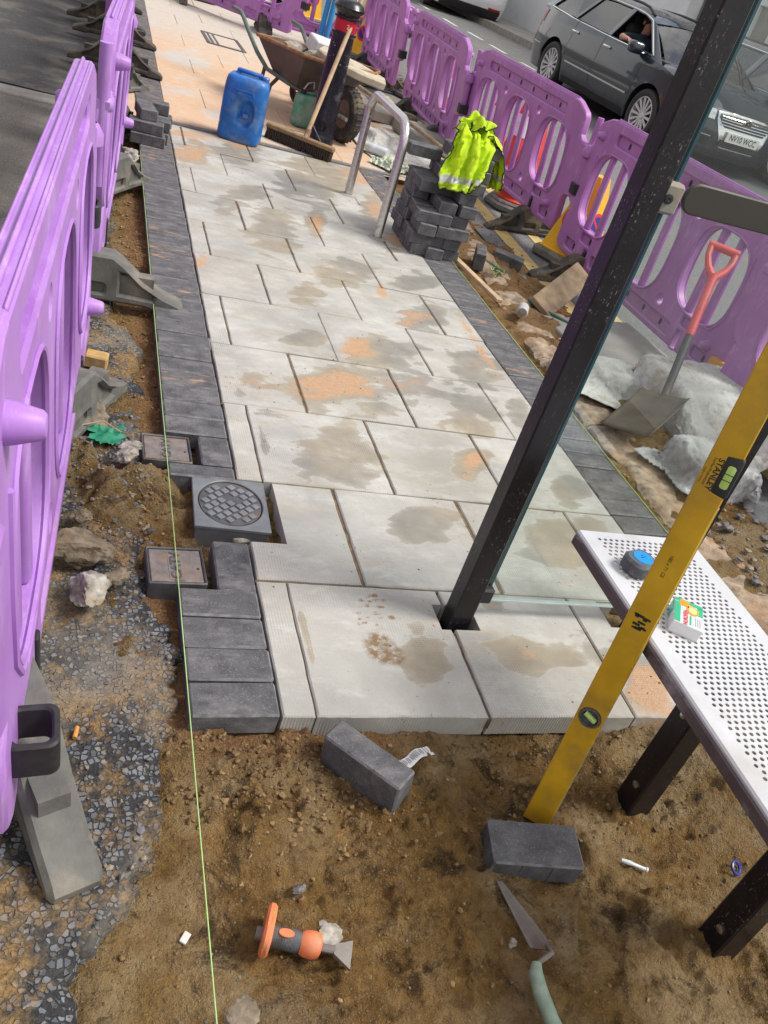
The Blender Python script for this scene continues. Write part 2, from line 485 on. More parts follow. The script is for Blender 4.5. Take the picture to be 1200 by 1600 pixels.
def make_soil_mat():
    g = NG('damp_sandy_soil')
    n1 = g.noise(3.4, 6, 0.62, dist=0.6); n2 = g.noise(22, 6, 0.68); n3 = g.noise(120, 6, 0.78)
    c = g.mix(g.ramp(n2, 0.30, 0.70), (0.165, 0.085, 0.022), (0.46, 0.275, 0.092))
    c = g.mix(g.ramp(n1, 0.45, 0.58, 0, 0.85), c, g.mix(g.ramp(n2, 0.3, 0.7), (0.36, 0.245, 0.115), (0.56, 0.42, 0.235)))
    c = g.mix(g.ramp(g.noise(8, 7, 0.78, dist=0.6), 0.52, 0.62, 0, 0.85), c, (0.05, 0.027, 0.010))  # dark soil spots; they also put shade between crumbs into the colour
    c = g.mix(g.ramp(g.noise(4.1, 4, 0.6), 0.56, 0.66, 0, 0.6), c, (0.33, 0.19, 0.05))
    of = g.math('ADD', g.attr('orange'), g.math('MULTIPLY', g.math('SUBTRACT', n2, 0.5), 0.9))
    oc = g.mix(g.ramp(n3, 0.3, 0.7), (0.30, 0.15, 0.062), (0.44, 0.25, 0.12))
    c = g.mix(g.ramp(of, 0.35, 0.65, 0, 0.9), c, oc)
    gf = g.math('ADD', g.attr('grey'), g.math('MULTIPLY', g.math('SUBTRACT', n2, 0.5), 0.8))
    c = g.mix(g.ramp(gf, 0.4, 0.7, 0, 0.75), c, g.mix(g.ramp(n3, 0.3, 0.7), (0.24, 0.195, 0.13), (0.44, 0.37, 0.26)))
    n4 = g.noise(330, 3, 0.7)
    c = g.mix(g.ramp(n3, 0.60, 0.70, 0, 0.75), c, (0.52, 0.39, 0.22))
    c = g.mix(g.ramp(n3, 0.30, 0.42, 0.85, 0), c, (0.035, 0.021, 0.010))
    c = g.mix(g.ramp(n4, 0.60, 0.72, 0, 0.7), c, (0.60, 0.47, 0.28))
    c = g.mix(g.ramp(n4, 0.28, 0.40, 0.7, 0), c, (0.03, 0.018, 0.009))
    gl = g.voro(95, 'F1'); gc = g.voro(95, 'F1', 'Color')
    pm = g.math('MULTIPLY', g.ramp(gl, 0.18, 0.28, 1, 0), g.ramp(g.noise(9, 4), 0.42, 0.58))
    c = g.mix(g.math('MULTIPLY', pm, 0.8), c, g.mix(g.math('MULTIPLY', 1.0, g.n('SeparateColor').outputs[0]), (0.12, 0.11, 0.10), (0.42, 0.32, 0.2)))
    h = g.math('ADD', g.math('ADD', g.math('MULTIPLY', n3, 0.9), g.math('MULTIPLY', g.noise(60, 5, 0.7), 1.4)), g.math('MULTIPLY', pm, 0.8))
    return g.out(c, 0.93, g.bump(h, 1.0, 0.020), Specular_IOR_Level=0.25)

def make_tarmac_mat(name, tar, stone_a, stone_b, sandamt, vs=85, stone_amt=0.55):
    g = NG(name)
    d = g.voro(vs, 'F1'); col = g.n('TexVoronoi'); col.inputs['Scale'].default_value = vs
    g.t.links.new(g.coords(), col.inputs['Vector'])
    sep = g.n('SeparateColor'); g.t.links.new(col.outputs['Color'], sep.inputs[0])
    n1 = g.noise(5, 6, 0.65); n2 = g.noise(40, 5, 0.7); n3 = g.noise(170, 3)
    st = g.mix(sep.outputs[0], stone_a, stone_b)
    c = g.mix(g.ramp(n3, 0.3, 0.7), tuple(x * 0.6 for x in tar), tuple(x * 1.35 for x in tar))
    de = g.voro(vs, 'DISTANCE_TO_EDGE')
    m = g.math('MULTIPLY', g.ramp(de, 0.05, 0.13), g.ramp(sep.outputs[1], 1 - stone_amt - 0.05, 1 - stone_amt + 0.05))
    c = g.mix(m, c, st)
    s1 = g.ramp(g.math('ADD', g.math('MULTIPLY', n1, 0.9), g.math('MULTIPLY', n2, 0.35)), 0.70 - 0.35 * sandamt, 0.84 - 0.3 * sandamt)
    c = g.mix(g.math('MULTIPLY', s1, 0.85), c, g.mix(g.ramp(n3, 0.3, 0.7), (0.17, 0.10, 0.036), (0.34, 0.22, 0.095)))
    s2 = g.ramp(g.noise(2.2, 4, 0.6), 0.5, 0.64)
    c = g.mix(g.math('MULTIPLY', s2, 0.55), c, g.mix(g.ramp(n2, 0.3, 0.7), (0.20, 0.18, 0.15), (0.30, 0.275, 0.23)))
    h = g.math('ADD', g.math('MULTIPLY', m, 1.0), g.math('ADD', g.math('MULTIPLY', n3, 0.6), n2))
    return g.out(c, 0.88, g.bump(h, 0.8, 0.006), Specular_IOR_Level=0.3)

def make_plastic_mat(name, ca, cb):
    g = NG(name)
    n1 = g.noise(4, 4); scr = g.noise(3, 7, 0.75, stretch=(22, 6, 2)); n2 = g.noise(55, 5, 0.7)
    c = g.mix(g.ramp(n1, 0.3, 0.7), ca, cb)
    c = g.mix(g.ramp(scr, 0.52, 0.70, 0, 0.5), c, (0.60, 0.42, 0.66))
    c = g.mix(g.ramp(g.noise(9, 6, 0.7), 0.60, 0.74, 0, 0.5), c, (0.30, 0.20, 0.28))
    c = g.mix(g.ramp(n2, 0.66, 0.73, 0, 0.6), c, (0.13, 0.08, 0.12))
    sc2 = g.noise(5, 7, 0.8, stretch=(3, 26, 14))
    c = g.mix(g.ramp(sc2, 0.66, 0.72, 0, 0.55), c, (0.66, 0.52, 0.70))
    mud = g.math('ADD', g.ramp(g.noise(2.3, 5, 0.65), 0.5, 0.7, 0, 0.5), g.math('MULTIPLY', g.math('SUBTRACT', g.noise(30, 5, 0.75), 0.5), 1.3))
    c = g.mix(g.ramp(mud, 0.38, 0.55, 0, 0.45), c, (0.33, 0.25, 0.24))
    zz = g.n('SeparateXYZ'); g.t.links.new(g.coords(), zz.inputs[0])
    low = g.math('ADD', g.ramp(zz.outputs[2], 0.0, 0.32, 0.5, 0), g.math('MULTIPLY', g.math('SUBTRACT', g.noise(14, 6, 0.7), 0.5), 1.2))
    c = g.mix(g.ramp(low, 0.3, 0.6, 0, 0.5), c, (0.34, 0.24, 0.23))
    return g.out(c, g.ramp(n1, 0.2, 0.8, 0.40, 0.55), g.bump(g.math('ADD', n2, g.noise(11, 3)), 0.10, 0.004), Specular_IOR_Level=0.45, Sheen_Weight=0.0)

M_blockedge = simple('dusty_block_edge', (0.17, 0.172, 0.18), 0.85, 0.35, 40, 0.3, dirt=(0.07, 0.07, 0.075), dirt_amt=0.5)
M_slab = make_slab_mat()
M_block = make_block_mat()
M_soil = make_soil_mat()
M_tar = make_tarmac_mat('broken_tarmac', (0.034, 0.034, 0.036), (0.075, 0.085, 0.10), (0.20, 0.215, 0.235), 0.34, 85, 0.5)
M_foot = make_tarmac_mat('old_footway_tarmac', (0.15, 0.14, 0.125), (0.14, 0.14, 0.14), (0.26, 0.25, 0.235), -0.3, 130, 0.45)
M_dark = make_tarmac_mat('dark_tarmac', (0.07, 0.07, 0.07), (0.085, 0.085, 0.09), (0.16, 0.16, 0.16), -0.6, 150, 0.5)
M_road = make_tarmac_mat('road_asphalt', (0.185, 0.19, 0.195), (0.15, 0.155, 0.16), (0.33, 0.335, 0.34), -0.6, 110, 0.5)
M_purple = make_plastic_mat('purple_plastic', (0.375, 0.14, 0.42), (0.45, 0.195, 0.50))
M_violet = make_plastic_mat('faded_violet_plastic', (0.36, 0.155, 0.52), (0.44, 0.235, 0.62))
M_rubber = simple('black_rubber', (0.022, 0.022, 0.024), 0.55, 0.3, 40, 0.15)
M_recycled = simple('grey_recycled_rubber', (0.125, 0.125, 0.115), 0.75, 0.25, 18, 0.3, dirt=(0.27, 0.24, 0.19), dirt_amt=0.5)
M_recdark = simple('dark_recycled_rubber', (0.05, 0.048, 0.042), 0.75, 0.3, 18, 0.3, dirt=(0.19, 0.155, 0.10), dirt_amt=0.6)
M_blackpaint = simple('chipped_black_paint', (0.012, 0.011, 0.014), 0.34, 0.3, 30, 0.12, dirt=(0.07, 0.065, 0.065), dirt_amt=0.12, spec=0.5)
def make_chipped():
    g = NG('chipped_black_paint_post'); n = g.noise(60, 5, 0.7)
    c = g.mix(g.ramp(g.noise(20, 4), 0.3, 0.7), (0.006, 0.005, 0.007), (0.012, 0.011, 0.014))
    ch = g.math('MULTIPLY', g.ramp(g.noise(210, 4, 0.65, stretch=(1, 1, 0.55)), 0.60, 0.67), g.ramp(g.noise(9, 5, 0.65), 0.47, 0.62))
    c = g.mix(ch, c, (0.24, 0.24, 0.245))
    return g.out(c, g.ramp(n, 0.2, 0.8, 0.26, 0.42), g.bump(g.math('ADD', n, ch), 0.2, 0.003), Specular_IOR_Level=0.5)
M_chip = make_chipped()
M_steel = simple('brushed_stainless', (0.62, 0.61, 0.60), 0.30, 0.12, 60, 0.05, metal=1.0, dirt=(0.36, 0.31, 0.25), dirt_amt=0.2)
M_bench = simple('white_coated_steel', (0.56, 0.575, 0.61), 0.34, 0.08, 8, 0.02, dirt=(0.40, 0.385, 0.37), dirt_amt=0.35)
M_benchrim = simple('bench_edge_trim', (0.085, 0.062, 0.066), 0.4, 0.2, 30, 0.05, dirt=(0.38, 0.36, 0.36), dirt_amt=0.3)
M_level = simple('yellow_level_paint', (0.58, 0.345, 0.010), 0.45, 0.16, 11, 0.08, dirt=(0.27, 0.17, 0.05), dirt_amt=0.55)
M_blackink = simple('black_print', (0.02, 0.02, 0.02), 0.5, 0.1)
M_vial = simple('green_vial_fluid', (0.50, 0.72, 0.18), 0.12, 0.1)
M_wood = simple('weathered_timber', (0.30, 0.225, 0.14), 0.8, 0.35, 14, 0.4, dirt=(0.15, 0.11, 0.07), dirt_amt=0.5)
M_palewood = simple('pale_broom_handle', (0.52, 0.37, 0.22), 0.6, 0.2, 12, 0.1, dirt=(0.33, 0.23, 0.14), dirt_amt=0.4)
M_conc = simple('grey_concrete', (0.30, 0.29, 0.265), 0.88, 0.22, 9, 0.4, dirt=(0.36, 0.27, 0.18), dirt_amt=0.4, bscale=80)
M_stone = simple('pale_rubble_stone', (0.33, 0.315, 0.28), 0.9, 0.6, 34, 0.9, dirt=(0.23, 0.16, 0.08), dirt_amt=0.5, bscale=90)
M_rub = simple('dirty_rubble', (0.20, 0.165, 0.12), 0.92, 0.55, 34, 0.9, dirt=(0.13, 0.09, 0.045), dirt_amt=0.7, bscale=90)
M_iron = simple('cast_iron', (0.105, 0.105, 0.112), 0.50, 0.25, 30, 0.2, metal=0.35, dirt=(0.25, 0.17, 0.105), dirt_amt=0.35)
M_ironpale = simple('worn_iron_frame', (0.20, 0.215, 0.235), 0.5, 0.2, 18, 0.15, metal=0.3, dirt=(0.30, 0.24, 0.18), dirt_amt=0.3)
M_kerb = simple('old_sandy_kerb', (0.30, 0.235, 0.17), 0.92, 0.55, 26, 1.0, dirt=(0.36, 0.21, 0.11), dirt_amt=0.55, bscale=90)
M_yline = simple('worn_yellow_line', (0.60, 0.45, 0.17), 0.8, 0.15, 12, 0.3, dirt=(0.36, 0.29, 0.18), dirt_amt=0.55, bscale=120)
M_wline = simple('white_road_paint', (0.62, 0.62, 0.60), 0.75, 0.15, 12, 0.2, dirt=(0.3, 0.3, 0.3), dirt_amt=0.5)
M_blue = simple('blue_jerrycan_plastic', (0.010, 0.125, 0.43), 0.38, 0.18, 12, 0.06, dirt=(0.20, 0.30, 0.42), dirt_amt=0.45)
M_greencan = simple('translucent_green_plastic', (0.05, 0.26, 0.17), 0.4, 0.3, 14, 0.08, dirt=(0.33, 0.42, 0.34), dirt_amt=0.55)
M_red = simple('red_cone_plastic', (0.66, 0.045, 0.022), 0.42, 0.15, 10, 0.06, dirt=(0.42, 0.10, 0.07), dirt_amt=0.35)
M_whitesleeve = simple('white_reflective_sleeve', (0.72, 0.72, 0.74), 0.35, 0.08, 30, 0.03, dirt=(0.45, 0.43, 0.42), dirt_amt=0.3)
M_yellow = simple('yellow_cone_plastic', (0.80, 0.45, 0.008), 0.4, 0.1, 8, 0.05, dirt=(0.55, 0.33, 0.05), dirt_amt=0.35)
M_signblue = simple('sign_blue', (0.012, 0.03, 0.22), 0.35, 0.1)
M_signred = simple('sign_red', (0.62, 0.02, 0.02), 0.35, 0.1)
M_vest = simple('fluorescent_yellow_fabric', (0.50, 0.74, 0.004), 0.8, 0.10, 16, 0.25, bscale=300, dirt=(0.42, 0.52, 0.05), dirt_amt=0.3)
M_vesttrim = simple('black_binding', (0.015, 0.015, 0.02), 0.7, 0.2)
M_silver = simple('grey_reflective_tape', (0.45, 0.46, 0.46), 0.4, 0.1)
M_bristle = simple('dark_broom_bristle', (0.045, 0.032, 0.022), 0.85, 0.5, 160, 0.8)
M_broomwood = simple('broom_stock_wood', (0.26, 0.17, 0.085), 0.7, 0.3, 20, 0.2)
M_barrow = simple('rusty_barrow_steel', (0.075, 0.062, 0.054), 0.7, 0.4, 9, 0.3, dirt=(0.15, 0.105, 0.07), dirt_amt=0.4)
M_barrowrim = simple('rusty_rim', (0.27, 0.14, 0.06), 0.75, 0.4, 20, 0.3)
M_greentube = simple('green_grey_tube', (0.10, 0.145, 0.125), 0.55, 0.2, 20, 0.1, dirt=(0.25, 0.23, 0.19), dirt_amt=0.4)
M_tyre = simple('dusty_tyre', (0.035, 0.034, 0.033), 0.8, 0.3, 20, 0.3, dirt=(0.22, 0.165, 0.105), dirt_amt=0.55)
M_hub = simple('dirty_wheel_hub', (0.20, 0.15, 0.105), 0.7, 0.3, 20, 0.2)
M_bollard = simple('gloss_black_bollard', (0.010, 0.011, 0.016), 0.25, 0.2, 20, 0.05, dirt=(0.16, 0.16, 0.165), dirt_amt=0.08)
M_redband = simple('red_band', (0.50, 0.01, 0.02), 0.3, 0.1)
M_bluepole = simple('blue_pole', (0.02, 0.27, 0.62), 0.4, 0.1, 12, 0.05)
M_white = simple('dusty_white_plastic', (0.66, 0.665, 0.66), 0.6, 0.08, 8, 0.1, dirt=(0.45, 0.40, 0.33), dirt_amt=0.4)
M_orange = simple('orange_grip', (0.72, 0.20, 0.075), 0.55, 0.15, 20, 0.1, dirt=(0.50, 0.30, 0.22), dirt_amt=0.4)
M_greygrip = simple('grey_rubber_grip', (0.09, 0.098, 0.108), 0.65, 0.3, 60, 0.4, dirt=(0.20, 0.19, 0.17), dirt_amt=0.3)
M_oldsteel = simple('dull_tool_steel', (0.20, 0.18, 0.165), 0.55, 0.3, 14, 0.15, metal=0.4, dirt=(0.13, 0.09, 0.07), dirt_amt=0.4)
M_greengrip = simple('worn_green_grip', (0.23, 0.31, 0.24), 0.6, 0.3, 24, 0.15, dirt=(0.45, 0.46, 0.40), dirt_amt=0.5)
M_redgrip = simple('faded_red_grip', (0.62, 0.085, 0.09), 0.45, 0.15, 16, 0.08, dirt=(0.48, 0.22, 0.18), dirt_amt=0.45)
M_shaft = simple('grey_shaft', (0.065, 0.067, 0.072), 0.55, 0.3, 18, 0.1, dirt=(0.2, 0.18, 0.16), dirt_amt=0.3)
M_blade = simple('muddy_shovel_blade', (0.085, 0.070, 0.048), 0.7, 0.35, 10, 0.25, dirt=(0.10, 0.075, 0.05), dirt_amt=0.5)
M_string = simple('lime_string', (0.40, 0.62, 0.22), 0.7, 0.1)
M_hose = simple('dark_green_strap', (0.02, 0.13, 0.10), 0.5, 0.2)
M_greennet = simple('green_netting', (0.02, 0.24, 0.14), 0.6, 0.3)
M_label = simple('white_paper', (0.70, 0.70, 0.72), 0.7, 0.06, 30)
M_bottle = simple('clear_bottle_plastic', (0.62, 0.67, 0.72), 0.2, 0.1)
M_bluecap = simple('blue_cap', (0.02, 0.09, 0.55), 0.4, 0.1)
M_leaf = simple('weed_leaf', (0.075, 0.20, 0.025), 0.6, 0.35, 60)
M_ochre = simple('ochre_wood_offcut', (0.46, 0.30, 0.10), 0.85, 0.3, 26, 0.4, dirt=(0.6, 0.5, 0.33), dirt_amt=0.4)
M_cig = simple('orange_stub', (0.62, 0.27, 0.05), 0.7, 0.1)

def make_bag_mat():
    g = NG('dirty_white_sheeting')
    n = g.noise(4, 6, 0.65); n2 = g.noise(30, 5, 0.7)
    c = g.mix(g.ramp(n, 0.3, 0.7), (0.50, 0.495, 0.46), (0.70, 0.70, 0.68))
    c = g.mix(g.ramp(g.noise(9, 6, 0.72), 0.50, 0.66, 0, 0.75), c, (0.36, 0.29, 0.20))
    c = g.mix(g.ramp(n2, 0.66, 0.76, 0, 0.5), c, (0.25, 0.22, 0.18))
    return g.out(c, 0.6, g.bump(g.math('ADD', n2, g.math('MULTIPLY', g.noise(8, 5, 0.7, dist=1.2), 3)), 0.5, 0.012))
M_bag = make_bag_mat()
def make_film_mat():
    g = NG('cloudy_plastic_film')
    n = g.noise(7, 6, 0.65, dist=0.8)
    c = g.mix(g.ramp(n, 0.3, 0.7), (0.40, 0.41, 0.41), (0.66, 0.68, 0.68))
    g.set(g.p.inputs['Alpha'], g.ramp(n, 0.25, 0.75, 0.45, 0.9))
    return g.out(c, 0.35, g.bump(n, 0.5, 0.02))
M_film = make_film_mat()
def glass_mat(name, tint, rough=0.0, refl=1.45):
    g = NG(name)
    tr = g.n('BsdfTransparent'); tr.inputs['Color'].default_value = (*tint, 1)
    gl = g.n('BsdfGlossy'); gl.inputs['Roughness'].default_value = rough
    lw = g.n('LayerWeight'); lw.inputs['Blend'].default_value = 0.5
    f0 = ((refl - 1) / (refl + 1)) ** 2
    fr = g.math('ADD', g.math('MULTIPLY', g.math('POWER', lw.outputs['Facing'], 5.0), 1 - f0), f0)
    mx = g.n('MixShader')
    g.t.links.new(fr, mx.inputs[0]); g.t.links.new(tr.outputs[0], mx.inputs[1]); g.t.links.new(gl.outputs[0], mx.inputs[2])
    g.t.links.new(mx.outputs[0], g.t.nodes['Material Output'].inputs['Surface'])
    return g.m
M_glass = glass_mat('shelter_glass', (0.94, 0.975, 0.96), 0.0, 1.8)
M_carglass = glass_mat('car_glass', (0.42, 0.47, 0.48), 0.0, 2.4)
M_glassedge = simple('teal_glass_edge', (0.03, 0.10, 0.12), 0.15, 0.1)
M_glassgrey = simple('shelter_glass_lip', (0.55, 0.62, 0.60), 0.2, 0.1)

# ================================================================== SETTING
def road_z(x, y):
    return -0.1 + 0.02 * (np.asarray(x) - 2.2) + 0.02 * np.maximum(np.asarray(y) - 4.0, 0)

# far terrain under everything, and the street sheets
m = MB(); X, Y = np.meshgrid(np.linspace(-150, 150, 13), np.linspace(-60, 300, 13))
grid_mesh(m, X, Y, -0.9 + 0.012 * np.maximum(Y, 0)); kind(ob('ground', m, M_dark), 'structure')

m = MB(); X, Y = np.meshgrid(np.linspace(2.12, 40, 40), np.concatenate([np.linspace(-30, 4, 12), np.linspace(4.5, 120, 60)]))
grid_mesh(m, X, Y, road_z(X, Y)); kind(ob('road', m, M_road), 'structure')

def ribbon(name, line, w, lift, mat, t=0.0):
    """flat marking following the road surface; line = points along its left edge"""
    m = MB(); V = []; n = len(line)
    for i, (x, y) in enumerate(line):
        j = min(i + 1, n - 1); k = max(i - 1, 0)
        d = Vector((line[j][0] - line[k][0], line[j][1] - line[k][1])).normalized(); nx, ny = d.y, -d.x
        for s in (0, 1):
            xx, yy = x + nx * w * s, y + ny * w * s
            V.append((xx, yy, float(road_z(xx, yy)) + lift))
    F = [(2 * i, 2 * i + 1, 2 * i + 3, 2 * i + 2) for i in range(n - 1)]
    m.add(V, F)
    return kind(ob(name, m, mat), 'structure')
def seg(a, b, n): return [(a[0] + (b[0] - a[0]) * i / n, a[1] + (b[1] - a[1]) * i / n) for i in range(n + 1)]
ribbon('yellow_line', seg((2.20, 0.2), (2.36, 8.5), 24), 0.115, 0.004, M_yline)
ribbon('yellow_line', seg((2.50, 0.2), (2.64, 8.5), 24), 0.095, 0.004, M_yline)
for (a, b) in (((6.20, 18.2), (6.24, 17.4)), ((6.36, 17.0), (6.42, 16.3)), ((6.44, 15.9), (6.50, 15.2)), ((6.56, 14.6), (6.62, 14.0)), ((5.9, 21.5), (6.0, 20.6)), ((6.10, 19.8), (6.16, 19.1)), ((6.25, 8.4), (6.35, 7.0)), ((6.4, 5.6), (6.5, 4.2))):
    ribbon('white_lane_mark', seg(a, b, 3), 0.09, 0.004, M_wline)

# far kerb and far pavement
FK = [(6.2, 27.0), (7.25, 20.0), (7.7, 17.6), (8.6, 13.0), (9.7, 8.6), (10.8, 3.0), (12, -4)]
m = MB()
for (off0, off1, h0, h1, mt) in ((0, 0.0, -0.05, 0.12, 0), (0.0, 0.14, 0.12, 0.125, 0), (0.14, 6.0, 0.125, 0.16, 1)):
    V = []
    for (x, y) in FK:
        z = float(road_z(x, y)); V += [(x + off0, y, z + h0), (x + off1, y, z + h1)]
    m.add(V, [(2 * i, 2 * i + 1, 2 * i + 3, 2 * i + 2) for i in range(len(FK) - 1)], mt)
M_farpave = simple('far_pavement_slabs', (0.34, 0.325, 0.30), 0.85, 0.2, 4, 0.2, dirt=(0.25, 0.24, 0.22), dirt_amt=0.4)
kind(ob('far_pavement', m, [M_conc, M_farpave]), 'structure')

# left footway: light old tarmac, a crossing edging line, then darker tarmac
def sheet(name, x0, x1, y0, y1, z, mat, n=10, amp=0.004):
    m = MB(); X, Y = np.meshgrid(np.linspace(x0, x1, n), np.linspace(y0, y1, n))
    grid_mesh(m, X, Y, z + fbm(X, Y, 2.0, 3) * amp); return kind(ob(name, m, mat), 'structure')
sheet('footway', -9, -0.62, -6, 5.02, -0.045, M_foot, 60)
sheet('footway_dark', -9, -0.2, 5.26, 40, -0.045, M_dark, 60)
M_edging = simple('worn_concrete_edging', (0.22, 0.21, 0.20), 0.85, 0.25, 12, 0.4, dirt=(0.14, 0.13, 0.12), dirt_amt=0.5, bscale=90)
ed = kind(link('footway_edging', None), 'structure')
x = -4.2
for k in range(6):
    w = (0.62, 0.66, 0.60, 0.64, 0.61, 0.63)[k]
    b = MB(); box(b, (0, 0, 0), (w - 0.010, 0.21, 0.10), 0.008)
    ob('edging_stone', b, M_edging, ed, (x + w / 2, 5.10 + 0.02 * math.sin(k * 2.1), -0.086 + 0.004 * k % 0.006), (0, 0, 0.05)); x += w
sheet('footway_dark', -9, -0.4, 4.9, 5.4, -0.052, M_dark, 8)
sheet('footway_dark', -0.62, -0.2, 4.2, 5.28, -0.05, M_dark, 8)

# ---- soil bed (one height function used by the front bed, the trench and the gutter)
def soil_h(x, y):
    x = np.asarray(x, float); y = np.asarray(y, float)
    rg_ = 0.35 + 0.95 * sstep(-0.10, 0.18, fbm(x + 31, y + 12, 3.2, 3))          # trampled smooth places between rough ones
    h = -0.080 + 0.034 * fbm(x, y, 3.0, 4) + rg_ * (0.030 * np.maximum(fbm(x + 5, y, 13, 4, 0.62), -0.08) + 0.013 * np.maximum(fbm(x + 2, y + 7, 48, 3, 0.6), -0.1)) + 0.005 * fbm(x, y, 110, 2, 0.6)
    for (cx, cy, an, dp) in ((0.13, -0.40, 0.25, 1.0), (0.24, -0.47, 0.15, 0.9), (0.60, -0.50, -0.5, 0.8), (0.30, -0.25, 0.9, 0.8), (-0.02, -0.58, -0.2, 0.7), (0.72, -0.18, 1.2, 0.8), (1.0, -0.30, 0.4, 0.7), (0.92, -0.62, -0.3, 0.8)):
        c_, s_ = math.cos(an), math.sin(an); u_ = (x - cx) * c_ + (y - cy) * s_; v_ = -(x - cx) * s_ + (y - cy) * c_
        r_ = np.sqrt((u_ / 0.050) ** 2 + (v_ / 0.135) ** 2); ins = sstep(1.05, 0.85, r_)
        h = h - dp * ins * (0.010 + 0.0035 * np.sin(v_ * 2 * PI / 0.026) * (np.abs(u_) < 0.04)) + dp * 0.007 * np.exp(-((r_ - 1.12) / 0.10) ** 2)
    for (xa, ya, xb, yb, w_, dp) in ((0.60, -0.22, 0.78, -0.62, 0.016, 0.016), (0.40, -0.48, 0.54, -0.66, 0.012, 0.012), (-0.10, -0.50, 0.06, -0.50, 0.006, 0.005), (-0.10, -0.52, 0.07, -0.525, 0.006, 0.005), (-0.09, -0.54, 0.06, -0.55, 0.006, 0.005), (0.85, -0.1, 1.3, -0.18, 0.02, 0.012)):
        dx_, dy_ = xb - xa, yb - ya; L2 = dx_ * dx_ + dy_ * dy_; t_ = np.clip(((x - xa) * dx_ + (y - ya) * dy_) / L2, 0, 1)
        dd = np.hypot(x - xa - t_ * dx_, y - ya - t_ * dy_) + 0.006 * fbm(x, y, 18, 2)
        h = h - dp * np.exp(-(dd / w_) ** 2) + dp * 0.55 * np.exp(-((dd - 1.9 * w_) / (0.7 * w_)) ** 2)
    lump = sstep(0.25, 0.02, np.hypot(x + 0.06, (y + 0.16) * 1.1)) * 0.030 + sstep(0.30, 0.05, np.hypot(x - 0.95, y + 0.12)) * 0.02
    h = h + lump * (0.75 + 1.6 * np.maximum(fbm(x, y, 26, 3, 0.6), -0.2))
    h = h + 0.018 * sstep(-0.12, 0.0, y) * (x > 0)                       # banked against the slab faces
    h = h - 0.022 * np.exp(-((x - 0.44 - 0.25 * (y + 0.2)) / 0.035) ** 2) * sstep(-0.12, -0.25, y) * 0.6   # scraped line
    tr = sstep(-0.22, -0.15, y) * sstep(0.10, -0.12, x)
    h = np.where((x < -0.12) & (y > -0.05), h + 0.022, h)
    h = h + 0.10 * np.exp(-(((x + 0.36) / 0.16) ** 2 + ((y - 0.86) / 0.20) ** 2)) * (0.8 + 1.2 * fbm(x, y, 11, 4))
    h = h + np.where(x > 1.5, 0.035 * sstep(1.5, 1.9, x) * (0.6 + 1.5 * fbm(x, y, 6, 4)), 0)
    h = h - 0.055 * sstep(1.95, 2.18, x) * (y > 0.9)
    h = np.where((x > 1.3) & (y > 0.2) & (y < 0.95), h + 0.03 * sstep(1.65, 2.1, x), h)
    return h
def attr_set(me, name, arr):
    a = me.attributes.new(name, 'FLOAT', 'POINT'); a.data.foreach_set('value', np.asarray(arr, np.float32).ravel())
def soil_patch(name, x0, x1, y0, y1, d, cut=None):
    X, Y = np.meshgrid(np.arange(x0, x1 + d / 2, d), np.arange(y0, y1 + d / 2, d))
    Z = soil_h(X, Y)
    if cut is not None: Z = cut(X, Y, Z)
    m = MB(); grid_mesh(m, X, Y, Z)
    o = ob(name, m, M_soil, smooth=80, recalc=False)
    org = 0.75 * sstep(0.10, -0.02, np.abs(X + 0.24) - 0.02) * (Y > -0.02) + 0.8 * np.exp(-((X - 0.05) / 0.35) ** 2 - ((Y + 0.02) / 0.07) ** 2) + 0.35 * np.exp(-((X - 0.55) / 0.3) ** 2 - ((Y + 0.22) / 0.12) ** 2) + 0.5 * (X > 1.5) * (Y > 2) - 0.6 * np.exp(-((X + 0.22) / 0.09) ** 2 - ((Y - 0.78) / 0.22) ** 2)
    gry = 0.48 * sstep(0.6, 1.0, X) * (Y < 0) + 0.55 * np.exp(-((X + 0.08) / 0.22) ** 2 - ((Y + 0.58) / 0.12) ** 2) + 0.45 * np.exp(-((X - 0.5) / 0.2) ** 2 - ((Y + 0.5) / 0.15) ** 2) + 0.5 * (X > 1.5) * (Y < 1.0)
    attr_set(o.data, 'orange', org); attr_set(o.data, 'grey', gry)
    return kind(o, 'structure')
soil_patch('soil_bed', -0.62, 1.9, -0.95, 0.06, 0.0058)
def below(X, Y, Z):
    return np.where((X > -0.005) & (Y > 0.95), -0.12, Z)
soil_patch('trench_sand', -0.62, 0.13, 0.06, 2.2, 0.0065, below)
soil_patch('trench_sand', -0.62, 0.02, 2.2, 5.3, 0.012)
soil_patch('gutter_dirt', 1.03, 2.26, 0.06, 2.2, 0.013)
soil_patch('gutter_dirt', 1.49, 2.26, 2.2, 6.5, 0.018)
soil_patch('soil_bed', 1.9, 3.2, -0.95, 0.9, 0.02)
sheet('bedding_sand', -0.22, 1.55, 0.02, 5.2, -0.115, M_soil, 12, 0.0)

